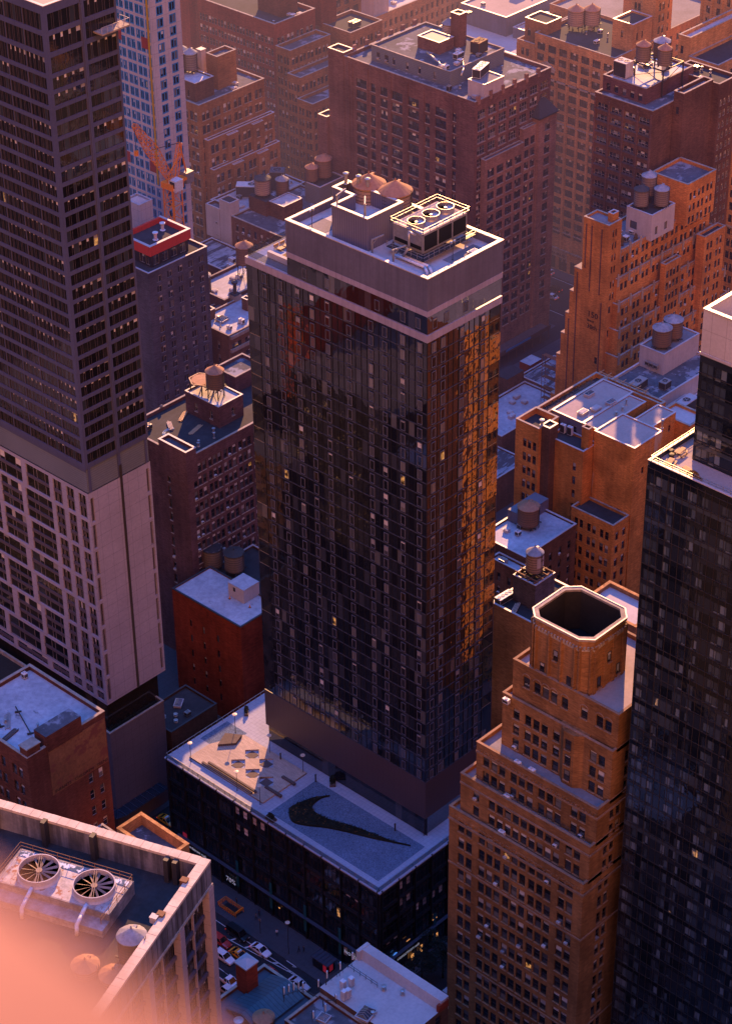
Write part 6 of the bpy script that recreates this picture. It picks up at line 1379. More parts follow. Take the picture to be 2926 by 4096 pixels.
b.add(mb, 'coping', ['coping']); mb = MB(); mb.face([(333.6, 389.7, 60.6), (346, 389.7, 60.6), (346, 399.4, 60.6), (333.6, 399.4, 60.6)]); b.add(mb, 'roof', ['tar'])
mb = MB(); mb.box(335, 336, 399.8, 408, 55, 63); b.add(mb, 'side_wall', ['b_grey']); b.finish(95)
for (x, y), l in (((338.6, 393.2), 'white turbine vent on the red banded roof, nearer'), ((343.4, 395.8), 'white turbine vent on the red banded roof, farther')): vent(x, y, 60.65, l, 2.2, .42, mat='white')
b = Bld('lift_tower', 'pale panelled lift tower with a peaked roof behind the red band', 'tower', 348.5, 409)
b.block(348.8, 353.4, 410.6, 416.4, G, 60.0, 'cladding', None, None, roof=None, par=(.6, .3), cop='coping'); mb = MB(); q = [(349.1, 410.9, 60.1), (353.1, 410.9, 60.1), (353.1, 416.1, 60.1), (349.1, 416.1, 60.1)]
for i in range(4): mb.face([q[i], q[(i+1) % 4], (351.1, 413.5, 61.6)])
b.add(mb, 'peaked_roof', ['roof_pale']); b.block(346.2, 348.7, 408, 414.5, G, 51, 'mech', None, None, roof='tar', name='lower_wall'); b.finish()

# ------------------------------------------------------------------ tower under construction and its crane
X0, Y0 = 353.0, 405.5
b = Bld('construction_tower', 'pale new tower under construction with blue taped windows and a yellow hoist strip', 'tower', 362, 416)
rr = [(z, z+2.5) for z in [20+3.3*i for i in range(32)]]
bx0, by0 = 361.5, 415.8
cn = [(.0+1.6, 3.9), (5.3, 7.6)]
b.block(bx0, bx0+10, by0, by0+24, G, 131, 'cladding', [dict(cols=cols(24, 6, 2, 1.5, .6, .6), rows=rr, style='constr', depth=.1)], [dict(cols=cols(10, 2, 1, 2.2, 0, .8), rows=rr, style='constr', depth=.1)], roof='tar')
mb = MB(); mb.box(bx0-.35, bx0-.004, by0+13.6, by0+14.4, 30, 131); mb.box(bx0-.35, bx0-.004, by0+1.0, by0+1.4, 60, 131); b.add(mb, 'hoist_rail', ['yellow'])
mb = MB()
for z in (63, 97): mb.box(bx0-.06, bx0-.003, by0+11.8, by0+16.2, z, z+3); mb.box(bx0-.06, bx0-.003, by0+1.5, by0+4.2, z, z+3)
b.add(mb, 'red_panel', ['redpanel']); b.finish(100)
def lattice(mb, p, q, w0, w1, n, r=.16):
    p, q = Vector(p), Vector(q); d = (q-p).normalized(); a = d.cross(Vector((0, 0, 1)))
    a = a.normalized() if a.length > .05 else Vector((1, 0, 0)); c = a.cross(d).normalized(); prev = None
    for i in range(n+1):
        o = p.lerp(q, i/n); w = w0+(w1-w0)*i/n; R_ = [o+a*w+c*w, o-a*w+c*w, o-a*w-c*w, o+a*w-c*w]
        for k in range(4): mb.bar(R_[k], R_[(k+1) % 4], r*.8)
        if prev:
            for k in range(4): mb.bar(prev[k], R_[k], r*1.3); mb.bar(prev[k], R_[(k+1) % 4], r*.7)
        prev = R_
Pr = Vector((360.84, 411.00, 62.42)); Pt = Vector((347.36, 408.50, 83.85)); Pa = Vector((364.17, 411.00, 72.72)); Pc = Vector((366.59, 411.50, 62.42))
t = root('tower_crane', 'orange luffing tower crane beside the unfinished pale tower', 'crane', (Pr.x, Pr.y, G))
Pr0 = Vector((Pr.x, Pr.y, G)); hz = Pr.z-G; tip, top, ctr = Pt-Pr0, Pa-Pr0, Pc-Pr0; P0 = Vector((0, 0, hz))
mb = MB(); lattice(mb, (0, 0, 0), (0, 0, hz-1), 1.7, 1.7, 15, .18); link('mast', mb.mesh('mast', ['crane']), t)
mb = MB(); mb.box(-2.1, 2.1, -2.1, 2.1, hz-1, hz+.6); mb.bar(P0+Vector((0, 0, .3)), ctr, 2.2, 0, .8); link('slewing_deck', mb.mesh('slewing_deck', ['crane']), t)
k1 = P0.lerp(tip, .55)+Vector((0, 0, .6)); mb = MB(); lattice(mb, P0+Vector((0, 0, .6)), k1, .6, 1.25, 8, .12); lattice(mb, k1, tip, 1.25, .5, 7, .12); link('jib', mb.mesh('jib', ['crane']), t)
mb = MB(); lattice(mb, P0+(ctr-P0)*.15, top, .7, .45, 6, .12); mb.bar(top, ctr, .3); mb.bar(top-Vector((0, 0, 3)), P0.lerp(tip, .12), .28); link('a_frame', mb.mesh('a_frame', ['crane']), t)
mb = MB(); mb.bar(top, k1, .14); mb.bar(tip, tip-Vector((0, 0, 7)), .1); link('cable', mb.mesh('cable', ['steel_dark']), t)
cv = -Vector((fw.x, fw.y, 0)).normalized()
c_ = P0.lerp(ctr, .3)+cv*2.6+Vector((0, 0, .2)); mb = MB(); mb.box(c_.x-1.3, c_.x+1.3, c_.y-1.3, c_.y+1.3, c_.z-1.4, c_.z+1.6); cab = link('cab', mb.mesh('cab', ['white']), t); mb = MB(); mb.box(c_.x-1.34, c_.x-1.304, c_.y-.9, c_.y+.9, c_.z-.4, c_.z+1.2); cw_ = link('cab_window', mb.mesh('cab_window', ['carglass']), cab)
mb = MB(); c_ = ctr; mb.box(c_.x-1.3, c_.x+1.3, c_.y-1.2, c_.y+1.2, c_.z-1.6, c_.z+1.4); link('counterweight', mb.mesh('counterweight', ['steel']), t)
mb = MB(); c_ = tip-Vector((0, 0, 7.4)); mb.box(c_.x-.4, c_.x+.4, c_.y-.4, c_.y+.4, c_.z-.8, c_.z+.5); link('hook_block', mb.mesh('hook_block', ['crane']), t)
b = Bld('low_building', 'long dark shed roof at the foot of the orange crane', 'building', 384, 441)
b.block(381, 398, 441, 470, G, 14, 'b_dkbrown', None, None, roof='deck_dark', par=(.3, .3)); b.finish()

# ------------------------------------------------------------------ far background blocks
b = Bld('concrete_building', 'far pale concrete block with a relief grid of small windows and a bright bulkhead', 'building', 504, 479)
b.block(504, 560, 479.3, 500, G, 45, 'b_tan', None, [dict(cols=cols(56, 22, 1, 1.5, 0, .5), rows=rows(43.5, 13, 3.6, 2.4, .4), style='plain', depth=.7)], roof='roof_pale', par=(.8, .4), cop='stone'); b.block(512, 519, 481, 489, 45, 58, 'whitewall', roof='roof_pale', name='bulkhead'); b.finish(100)
b = Bld('brick_building', 'hazy brown brick building with arched upper windows at the far back', 'building', 480, 500)
b.block(486, 503, 478, 500, G, 60, 'b_rust', None, [dict(cols=cols(17, 4, 1, 2.4, 0, .5), rows=rows(58, 18, 3.7, 2.3), style='pair')], roof='cone_gr', par=(.5, .4)); b.block(478, 485.8, 486, 505, G, 66, 'b_red', None, [dict(cols=cols(7.8, 2, 1, 2.2, 0, .4), rows=rows(64, 16, 3.7, 2.3), style='pair')], roof='cone_gr', par=(.5, .4)); b.finish(60)
b = Bld('warehouse', 'broad low hazy building with wide pale roofs and plant boxes, at the far back', 'building', 526, 432)
b.block(526.5, 590, 433.5, 468, G, 40, 'b_tan', None, None, roof='roof_pale', par=(.5, .4), cop='coping'); b.block(537, 585, 447, 466, 40, 46, 'panel_grey', None, None, roof='roof_tan', par=(.4, .4), cop='coping', name='upper_wall'); b.block(538, 560, 434.2, 445, 40, 43.2, 'panel_grey', None, [dict(cols=cols(22, 6, 1, 2, 0, .5), rows=[(40.8, 42.6)], style='plain')], roof='roof_tan', par=(.3, .4), cop='coping', name='upper_wall'); b.finish()
for (x, y), l in (((548, 440), 'small plant box on the broad far roof, nearer'), ((556, 458), 'large plant box on the broad far roof, farther')): ac_unit(x, y, 43.4 if y < 445 else 46.2, l, 4.5, 3, 2.6, 2, 0, mat='steel')
b = Bld('tan_building', 'tan brick block with a pale roof in front of the far right tower', 'building', 486, 342)
b.block(493, 520, 345, 349, G, 79, 'b_tan', [dict(cols=[(.8, 1.8)], rows=rows(78, 8, 3.6, 2.3))], None, roof='roof_pale', par=(1.0, .4), cop='stone'); b.block(492.5, 520, 335, 344.9, G, 74, 'b_tan', [dict(cols=cols(9.9, 2, 2, 1.2, .3), rows=rows(73, 9, 3.6, 2.3), style='tri')], [dict(cols=cols(27.5, 6, 2, 1.2, .3), rows=rows(73, 9, 3.6, 2.3), style='tri')], roof='tar', par=(.9, .4), cop='stone'); b.finish(60)
b = Bld('tall_building', 'tall tan tower with fluted stone piers, cut by the top right corner', 'building', 540, 335)
b.block(527, 560, 322, 366, G, 110, 'b_tan', [dict(cols=cols(44, 12, 1, 1.6, .3), rows=rows(108, 20, 3.6, 2.2), style='tri')], [dict(cols=cols(33, 12, 1, 1.6, .3), rows=rows(108, 20, 3.6, 2.2), style='tri')], roof='tar', par=(1, .4)); b.piers(527, 560, 322, 366, 30, 108, ea=[3.4*k+.4 for k in range(13)], na=[2.6*k for k in range(13)], w=.7, out=.4, mat='b_tan'); b.finish(60)
b = Bld('tan_building', 'tan brick building with a columned window band at the far right edge', 'building', 472, 306)
b.block(474, 500, 296, 317, G, 79.5, 'b_tan', [dict(cols=cols(21, 5, 2, 1.2, .3), rows=rows(77, 21, 3.6, 2.3), style='tri')], [dict(cols=cols(26, 6, 2, 1.2, .3), rows=rows(77, 21, 3.6, 2.3), style='tri')], roof='tar_blue', par=(1, .4), cop='stone'); b.bands(474, 500, 296, 317, [(62, .6, .5), (40, .5, .4)]); b.finish(80)
pipe_run([(475, 314, 80.6), (475, 305, 81.4), (478, 303, 81.4)], .5, 'fat white pipe along the roof edge at the far right', 'white')

# ------------------------------------------------------------------ low roofs in the block west of the dark tower
b = Bld('low_building', 'shaded low building with an orange topped tank beside a tall blank wall', 'building', 333.6, 268)
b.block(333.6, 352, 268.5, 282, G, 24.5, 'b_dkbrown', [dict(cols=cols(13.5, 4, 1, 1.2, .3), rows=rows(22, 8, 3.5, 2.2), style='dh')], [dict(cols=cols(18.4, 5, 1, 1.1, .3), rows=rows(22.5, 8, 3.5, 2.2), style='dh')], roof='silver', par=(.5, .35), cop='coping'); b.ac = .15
b.block(343, 352.8, 277.5, 281.6, 24.5, 27.6, 'panel_grey', roof='mech', name='bulkhead'); b.block(330.5, 333.5, 266.5, 276, G, 22.5, 'b_brown', [dict(cols=[(2, 3), (5, 6)], rows=rows(21, 8, 3.5, 2.2), style='dh')], None, roof='silver', par=(.6, .3), cop='coping'); b.finish(60)
water_tank(344.4, 276.6, 24.6, 'brown water tank with a bright orange roof, right of the dark glass tower', 2.5, 4.6, 1.4, .6, 'stave', 'cone_or')
ac_unit(331.4, 273, 22.6, 'round fan condenser on the narrow silver roof right of the dark glass tower', 1.7, 1.4, 1.1, 2, -1.57)
b = Bld('blank_building', 'blank walled brown building with a raised tank plinth, behind the octagonal crown', 'building', 293.5, 234)
b.block(293.5, 308.5, 229.0, 244.6, G, 45, 'b_buff', None, None, roof='tar', par=(.5, .35), cop='coping'); b.block(297.6, 303.8, 236.6, 242.4, 45, 51, 'b_grey', None, None, roof='tar', par=(.25, .3), cop='coping', name='tank_plinth'); b.finish()
water_tank(300.7, 239.5, 51.2, 'silver roofed water tank with a painted sign, on the plinth behind the octagonal crown', 1.75, 4.3, 1.3, .9, 'stave_pale', 'cone_gr', sign=True, rz=0)
mb = MB()
for k in range(4): mb.bar((-3, -2.4+1.6*k, .5), (3, -2.4+1.6*k, .5), .25); mb.bar((-2.4+1.6*k, -3, .75), (-2.4+1.6*k, 3, .75), .25)
tag(link('tank_beams', mb.mesh('tank_beams', ['steel_rust']), None, (300.7, 239.5, 51.1)), 'rusty grillage of beams under the tank with the painted sign', 'beams')
ac_unit(296.2, 243.4, 45.1, 'white chiller with four round fans at the left end of the blank walled roof', 4.2, 1.7, 1.5, 4, -.05, mat='white'); lumber(295.6, 240.0, 45.1, 'clutter of boards on the blank walled roof beside the tank plinth', .4, 12, 3.0, 'deck')
b = Bld('pale_building', 'pale roofed building half hidden behind the octagonal crown', 'building', 311, 222)
b.block(312.5, 322, 222, 236.2, G, 39, 'b_buff', None, None, roof='roof_pale', par=(1.0, .6), cop='b_tan'); b.finish()
b = Bld('low_building', 'two storey building with a wide silver roof streaked with tar, beside the avenue', 'building', 380, 297)
b.block(395, 421, 327, 341, G, 4.2, 'b_dkbrown', None, None, roof='silver', par=(.5, .35), cop='coping'); b.block(421.2, 436, 327, 343, G, 5.2, 'b_dkbrown', None, None, roof='silver_worn', par=(.4, .3)); b.block(426, 431, 343.3, 347, G, 6.5, 'b_roof_red', roof='silver', name='shed'); b.block(414, 421, 341.3, 346, G, 8, 'b_dkbrown', roof='tar', name='shed'); b.block(437, 452, 331, 345, G, -3.5, 'b_dkbrown', roof='silver', par=(.7, .3)); b.finish()
b = Bld('low_building', 'low shed roofs streaked black and silver, right of the dark glass tower', 'building', 372, 303)
b.block(374, 394.8, 318, 334, G, 1.0, 'b_dkbrown', None, None, roof='silver_worn', par=(.4, .3)); b.block(380, 386, 326, 331, 1, 4.6, 'b_dkbrown', roof='silver_worn', name='shed'); b.block(388, 391, 327, 329, 1, 3.5, 'b_dkbrown', roof='tar', name='shed'); b.finish()
skylight(388, 332, 1.1, 'peaked silver rooflight on the streaked shed roofs', 3.2, 2.4, .5, .3)
mb = MB()
for k in range(9):
    z = k*3.2
    for x in (0, 1.4):
        for y in (0, 5): mb.bar((x, y, z), (x, y, z+3.2), .1)
    mb.bar((0, 0, z+3.1), (0, 5, z+3.1), .1); mb.bar((0, 0, z+1.6), (0, 5, z+1.6), .07); mb.bar((0, 0, z), (0, 5, z+3.2), .07); mb.box(0, 1.4, 0, 5, z+3.0, z+3.06)
t = tag(link('scaffold', mb.mesh('scaffold', ['steel_rust']), None, (414.5, 325.0, G+.1)), 'rusty pipe scaffold climbing beside the lettered blank wall', 'scaffold')

# ------------------------------------------------------------------ roofs at the bottom centre
b = Bld('pale_roof_building', 'nearest rooftop with a wide pale sloping parapet and cellular antennas, at the bottom centre', 'building', 196, 180)
Z = 38
b.block(197.5, 209.1, 181.6, 200.2, G, Z, 'b_dkbrown', None, [dict(cols=cols(11.6, 3, 1, 1.4, .3), rows=rows(Z, 10, 3.8, 2.3), style='dh')], roof='roof_pale')
mb = MB(); mb.poly([(206.9, 181.6, Z+.05), (207.4, 181.6, Z+2.0), (209.2, 181.6, Z+2.0), (206.9, 200.2, Z+.05), (207.4, 200.2, Z+2.0), (209.2, 200.2, Z+2.0)], [(0, 3, 4, 1), (1, 4, 5, 2), (0, 1, 2), (3, 5, 4)]); mb.box(209.1, 209.2, 181.6, 200.2, Z-1, Z+1.99)
mb.box(206.5, 209.25, 199.6, 200.3, Z, Z+2.1); b.add(mb, 'sloped_parapet', ['roof_pale']); mb = MB(); mb.box(206.6, 209.0, 181.4, 182.0, Z, Z+1.5); b.add(mb, 'parapet_end', ['b_roof_red']); mb = MB(); mb.box(206.8, 208.6, 200.35, 200.7, Z+.4, Z+1.4); b.add(mb, 'parapet_end', ['b_roof_red'])
b.finish(30)
skylight(198.0, 190.0, Z+.05, 'dark glazed pyramid skylight on the pale roof at the bottom centre', 3.0, 2.4, .5, .2)
b = Bld('brick_building', 'low brick building with a green ribbed roof and a red chimney, at the bottom centre', 'building', 184, 195)
b.block(182.0, 197.3, 200.4, 213.5, G, 34, 'b_dkred', None, None, roof='mech', par=(.7, .4), cop='stone'); b.block(189, 197.4, 188, 200.2, G, 36, 'b_dkred', None, None, roof='tar_blue', par=(.7, .35), cop='stone')
mb = MB(); mb.poly([(185.5, 203, 34.6), (196.5, 203, 34.6), (196.5, 211, 34.6), (185.5, 211, 34.6), (185.5, 207, 36.0), (196.5, 207, 36.0)], [(0, 1, 5, 4), (2, 3, 4, 5), (0, 4, 3), (1, 2, 5)]); b.add(mb, 'ribbed_roof', [surf('teal_ribbed_roof', (.06, .1, .12), .5, .2, .2, lines=[('X', .8, .12)])])
mb = MB(); mb.box(190.4, 193.0, 210.6, 213.2, 30, 40.2); mb.box(190.2, 193.2, 210.4, 213.4, 40.2, 40.5, 1); mb.poly([(190.3, 210.5, 40.5), (193.1, 210.5, 40.5), (193.1, 213.3, 40.5), (190.3, 213.3, 40.5), (191.7, 211.9, 41.4)], [(0, 1, 4), (1, 2, 4), (2, 3, 4), (3, 0, 4)], 1); b.add(mb, 'chimney', ['b_roof_red', 'coping']); b.finish()
water_tank(186.5, 202.6, 34.1, 'tank with a domed orange roof at the bottom edge, beside a white rail', 1.8, 3.0, .9, .3, 'stave', 'cone_or')
vent(184.2, 206.3, 34.1, 'open steel flue pipe on the roof at the bottom edge, beside the orange kerb', 2.2, .5); skylight(194.0, 196, 36.1, 'green pyramid rooflight below the antennas', 1.8, 1.8, .35, .2)
def antenna(x, y, z, label, h=2.2, n=1, rz=.6, grp=None):
    t = root('panel_antenna', label, 'antenna', (x, y, z), rz, grp); mb = MB(); mb.bar((0, 0, 0), (0, 0, h+.4), .09); link('mast', mb.mesh('mast', ['steel_dark']), t)
    mb = MB(); mb.box(-.2, .2, -.28, -.1, h-1.1, h+.4); link('panel', mb.mesh('panel', ['white']), t)
for k, p in enumerate([(192.85, 204.35), (193.80, 204.14), (194.63, 203.80), (195.45, 203.46), (195.82, 202.78), (197.99, 201.26), (197.55, 196.73), (194.75, 196.49), (192.19, 196.83)]):
    antenna(*p, 36.1, 'slim white panel antenna on a mast on the brick roof at the bottom centre', grp='panel antennas on the bottom rooftops')
for p, l in (((198.66, 199.83), 'antenna cluster on the left rim of the pale roof, nearest the red chimney'), ((201.68, 199.62), 'lone panel antenna halfway up the left rim of the pale roof'), ((204.74, 199.68), 'lone panel antenna at the top corner of the pale roof')): antenna(*p, 38, l, 2.8)
for p, l, h in (((198.11, 195.15), 'tall white equipment cabinet on the pale roof, front left', 1.9), ((198.97, 195.03), 'white equipment cabinet on the pale roof, front right', 1.7), ((199.78, 196.93), 'white equipment cabinet on the pale roof, rear left', 1.8), ((201.38, 196.57), 'white equipment cabinet on the pale roof, rear right', 1.6)):
    t = root('equipment_cabinet', l, 'cabinet', (*p, 38.3), 0); mb = MB(); mb.box(-.42, .42, -.42, .42, 0, h); link('casing', mb.mesh('casing', ['white']), t); mb = MB(); mb.box(-.34, .34, -.44, -.422, .15, h-.15); link('door', mb.mesh('door', ['coping']), t)
o = rail([(198.5, 199.8, 38), (204, 199.8, 38), (204, 193, 38)], 1.1, 1.3, .06, 2); tag(link('guard_rail', o.mesh('guard_rail', ['steel_dark'], (198.5, 199.8, 38)), None, (198.5, 199.8, 38)), 'dark guard rail around the equipment deck on the pale roof', 'railing')
mb = MB()
P9 = [(192.27, 203.59), (195.56, 202.22), (195.90, 197.98), (197.37, 196.37), (203.18, 196.58)]
for p, q in zip(P9, P9[1:]): mb.bar((p[0]-190, p[1]-200, 1.6), (q[0]-190, q[1]-200, 1.6), .09); mb.bar((p[0]-190, p[1]-200, .1), (p[0]-190, p[1]-200, 1.7), .1)
tag(link('cable_tray', mb.mesh('cable_tray', ['steel_dark']), None, (190, 200, 36.1)), 'dark cable tray linking the antennas on the bottom rooftops', 'cable tray')

# ------------------------------------------------------------------ small roof clutter: pipe vents and curbs on the broad roofs
def clutter(x0, x1, y0, y1, z, n, where, kinds=(0, 1, 2)):
    first = {}
    for i in range(n):
        x, y, k = RND.uniform(x0, x1), RND.uniform(y0, y1), RND.choice(kinds)
        if k == 0: o = vent(x, y, z, 'small steel vent on '+where, RND.uniform(.8, 1.6), RND.uniform(.16, .28), 'small vents on '+where)
        elif k == 1: o = skylight(x, y, z, 'low roof hatch on '+where, RND.uniform(1.2, 2), RND.uniform(1, 1.4), RND.uniform(.4, .8), RND.choice((0, 1.57)), 'roof hatches on '+where, glazed=False)
        else: o = ac_unit(x, y, z, 'boxy condenser on '+where, RND.uniform(1, 1.8), RND.uniform(.9, 1.4), RND.uniform(.9, 1.5), RND.choice((1, 2)), RND.choice((0, 1.57, .1)), 'condensers on '+where, RND.choice(('steel', 'white')))
clutter(441, 460, 387, 395, 75.3, 7, 'the sprawling plant roof'); clutter(437, 465, 374, 384, 71.3, 6, 'the street end of the broad brown building'); clutter(464, 466, 400, 418, 71.3, 4, 'the back edge of the broad brown building')
clutter(454, 469, 467, 470, 63.1, 4, 'the roof of the large rust brick building'); clutter(418, 432, 452, 464, 57.1, 6, 'the roof of the building behind the crane')
clutter(407, 430, 436, 445, 29.9, 9, 'the silver roof between the towers'); clutter(406, 428, 412, 419, 30.1, 5, 'the near edge of the roof between the towers')
clutter(501, 520, 384, 400, 63.8, 8, 'the roof of the tall tan building'); clutter(447, 464, 326, 336, 85.4, 5, 'the roof under the steel tank frame'); clutter(465, 471, 317, 328, 83.5, 4, 'the rear roof of the dark brown building')
clutter(529, 586, 448, 465, 46.1, 8, 'the broad far roofs'); clutter(506, 556, 482, 498, 45.1, 8, 'the far concrete block')
clutter(368, 384, 400, 410, 29.7, 4, 'the pale silver roof left of the tower'); clutter(355, 376, 386, 396, 29.9, 4, 'the roof behind the curved parapet'); clutter(389, 399, 414, 438, 22.1, 6, 'the streaked roof below the white painted corner')
clutter(397, 419, 329, 339, 4.3, 5, 'the wide silver roof by the avenue', (1,)); clutter(335, 343, 270, 280, 24.6, 3, 'the silver roof by the orange topped tank'); clutter(294, 308, 230, 236, 45.1, 4, 'the blank walled roof')
clutter(288, 300, 329, 333, 47.4, 4, 'the black loft roof', (0,)); clutter(190, 204, 268, 280, 58.1, 4, 'the pale roof of the old brick building', (0,)); clutter(198.5, 206, 183, 192, 38.1, 3, 'the pale roof at the bottom centre', (0,))
clutter(246, 250, 184, 190, 86.5, 2, 'the tan terrace below the octagonal crown', (0,)); clutter(363, 379, 272, 275, 44.3, 3, 'the tan stepped roof', (0,)); clutter(418, 432, 309, 316, 55.9, 5, 'the terrace of the lettered building', (0, 2)); clutter(476, 498, 299, 315, 79.6, 5, 'the roof at the far right edge')

for x0, x1, y0, y1, z, m, l in ((530, 565, 384, 424, 58, 'b_tan', 'hazy tan block behind the tall tan building'), (572, 640, 380, 430, 44, 'b_buff', 'hazy buff block near the top right edge'), (566, 600, 330, 372, 52, 'b_rust', 'hazy rust brick block beyond the fluted tower'), (600, 660, 436, 480, 48, 'b_rust', 'hazy rust block behind the broad pale roofs'), (570, 640, 484, 530, 52, 'b_brown', 'hazy brown block along the top edge, beyond the concrete grid'), (506, 560, 506, 540, 60, 'b_tan', 'hazy tan block along the top edge, above the concrete bulkhead'), (640, 700, 360, 430, 40, 'b_tan', 'hazy tan block at the very top, behind the buff one')):
    b = Bld('brick_building', l, 'building', x0, y0)
    b.block(x0, x1, y0, y1, G, z, m, [dict(cols=cols(y1-y0, int((y1-y0)/5), 1, 2.8, 0, .5), rows=rows(z-.6, int((z-G)/3.6), 3.6, 2.2, .8), style='tril')], [dict(cols=cols(x1-x0, int((x1-x0)/5), 1, 2.8, 0, .5), rows=rows(z-.6, int((z-G)/3.6), 3.6, 2.2, .8), style='tril')], roof='roof_grey', par=(.9, .4), cop='stone')
    b.block(x0+8, x0+16, y0+10, y0+18, z, z+6, m, roof='tar', par=(.4, .3), name='bulkhead'); b.finish(60)
# ------------------------------------------------------------------ street life on the avenue and beyond
SIL, WHT, TAXI, RED, BLK, GRY = (.5, .5, .53), (.72, .72, .74), (.72, .28, .015), (.4, .03, .02), (.012, .012, .014), (.18, .2, .24)
car(229.40, 249.08, 'white saloon with a dark roof panel parked inside the painted wedge', 'sedan', WHT)
car(225.60, 251.20, 'orange yellow taxi with a roof sign, beside the white saloon', 'sedan', TAXI, sign=True, cat='taxi', name='taxi')
car(223.05, 252.98, 'pale suv driving alongside the taxi, close to the askew stone building', 'suv', WHT)
car(226.27, 242.95, 'dark red saloon in the middle lane', 'sedan', RED); car(227.88, 236.80, 'silver saloon alone at the end of the painted wedge', 'sedan', SIL)
car(222.98, 246.08, 'dark grey saloon half hidden behind the red chimney', 'sedan', GRY); car(229.48, 255.80, 'black van parked by the kerb', 'van', BLK); car(225.78, 256.76, 'red suv at the left of the row of traffic', 'suv', RED)
car(219.03, 247.42, 'white pickup truck in the near lane by the stone building', 'pickup', WHT, cat='truck'); car(217.06, 244.70, 'silver suv with its brake light on in the near lane', 'suv', SIL)
zC9 = (243.35, 291.78); car(zC9[0], zC9[1], 'orange taxi glimpsed beside the podium, far up the avenue', 'sedan', TAXI, sign=True, cat='taxi', name='taxi')
car(241.16, 265.44, 'black saloon following the orange taxi up the avenue', 'sedan', BLK)
car(482.59, 381.80, 'white police style saloon on the far avenue, nearest its kerb', 'sedan', WHT, (0, 1)); car(487.09, 384.09, 'black saloon in the middle of the far avenue', 'sedan', BLK, (0, 1)); car(493.82, 392.78, 'white suv at the far kerb by the bread shop', 'suv', WHT, (0, 1)); car(482.60, 385.64, 'white hatchback half hidden by the brown building corner', 'sedan', SIL, (0, 1))
t = root('delivery_truck', 'pale box truck on the side street beside the podium', 'truck', (247.5, 211.6, G+.02), 0)
mb = MB(); mb.box(-4.2, 3.0, -1.25, 1.25, .8, 3.7); link('cargo_box', mb.mesh('cargo_box', ['whitewall']), t); mb = MB(); mb.box(3.1, 4.9, -1.15, 1.15, .5, 2.2); mb.box(3.1, 4.4, -1.1, 1.1, 2.2, 2.9); link('cab', mb.mesh('cab', ['white']), t)
mb = MB(); mb.box(4.4, 4.45, -1.0, 1.0, 2.22, 2.8); mb.box(-4.2, 4.8, -.9, .9, .42, .6); link('windscreen', mb.mesh('windscreen', ['carglass']), t)
_, _, wh_, _, _, _, _, _ = car_meshes('suv', WHT)
for x in (-2.8, 3.8):
    for y in (-1.05, 1.05): link('wheel', wh_, t, (x, y, .42))
t = root('subway_entrance', 'orange railed subway stair entrance on the sidewalk beside the podium', 'subway entrance', (233.91, 262.38, G+.13), math.pi/2)
o = rail([(-2.6, -1.1, 0), (2.6, -1.1, 0), (2.6, 1.1, 0), (-2.6, 1.1, 0)], 1.2, .5, .07, 3); link('railing', o.mesh('railing', ['crane']), t)
mb = MB()
for i in range(8): mb.box(-2.4+.55*i, -1.9+.55*i, -1, 1, .01, .12-.012*i)
link('stairs', mb.mesh('stairs', ['black']), t); mb = MB(); mb.box(-2.7, -2.5, -1.1, 1.1, 1.0, 1.5); link('header_sign', mb.mesh('header_sign', ['crane']), t)
t = root('newsstand', 'small glass and steel newsstand with a red poster at the corner of the sidewalk', 'kiosk', (234.82, 236.74, G+.13), math.pi/2)
mb = MB(); mb.box(-2.0, 2.0, -1.1, 1.1, 0, 2.5); link('cabin', mb.mesh('cabin', ['shop']), t); mb = MB(); mb.box(-2.4, 2.4, -1.5, 1.4, 2.5, 2.65)
for i in range(6): mb.box(-2.4+.9*i, -2.3+.9*i, -1.5, 1.4, 2.652, 2.75)
link('roof', mb.mesh('roof', ['slabline']), t); mb = MB(); mb.box(-1.8, -.9, 1.12, 1.15, .4, 2.1); mb.box(-2.05, -2.02, -.5, .5, .4, 2.1); link('poster', mb.mesh('poster', ['sign_r']), t)
lamp_post(232.83, 244.60, G+.13, 'tall dark street lamp with twin heads on the avenue sidewalk', 8.5)
t = root('sign_pole', 'thin sign pole on the avenue sidewalk', 'pole', (233.05, 252.88, G+.13)); mb = MB(); mb.bar((0, 0, 0), (0, 0, 4.2), .09); link('pole', mb.mesh('pole', ['steel_dark']), t); mb = MB(); mb.box(-.03, .03, -.3, .3, 3.4, 4.1); link('plate', mb.mesh('plate', ['steel']), t)
for k, (p, l, s) in enumerate((((234.89, 249.97), 'person in a white top walking on the avenue sidewalk', (.6, .6, .62)), ((234.43, 243.33), 'person in dark clothes on the sidewalk, left of two by the street lamp', (.03, .03, .04)), ((235.15, 242.67), 'person in a dark coat on the sidewalk, right of two by the street lamp', (.05, .04, .04)), ((234.57, 239.48), 'person in black standing beside the newsstand', (.015, .015, .02)), ((235.31, 256.44), 'person in grey with one companion on the sidewalk near the podium doors', (.15, .15, .17)), ((236.42, 256.63), 'person in dark blue near the podium doors', (.03, .04, .09)), ((236.80, 234.39), 'person in pale blue at the podium corner', (.3, .4, .5)), ((235.79, 262.61), 'person in dark clothes passing the subway stair', (.05, .05, .06)),
    ((504.74, 396.70), 'person in a pale top and dark trousers waiting outside the bread shop', (.55, .5, .45)), ((477.17, 377.67), 'person in blue at the far avenue corner', (.2, .3, .5)), ((475.46, 377.47), 'person in dark clothes at the far avenue corner', (.03, .03, .03)))):
    person(p[0], p[1], l, RND.uniform(0, 6.28), s, stride=RND.uniform(.08, .26), z=G+.14)
tree(248.77, 217.54, G, 'dark leafy street tree rising above the side street, at the foot of the setback building', 12, 4.2, 'leaf_dark', 2600)
tree(244.15, 218.98, G, 'dark leafy street tree behind the pale sloping parapet', 11, 3.6, 'leaf_dark', 2000)
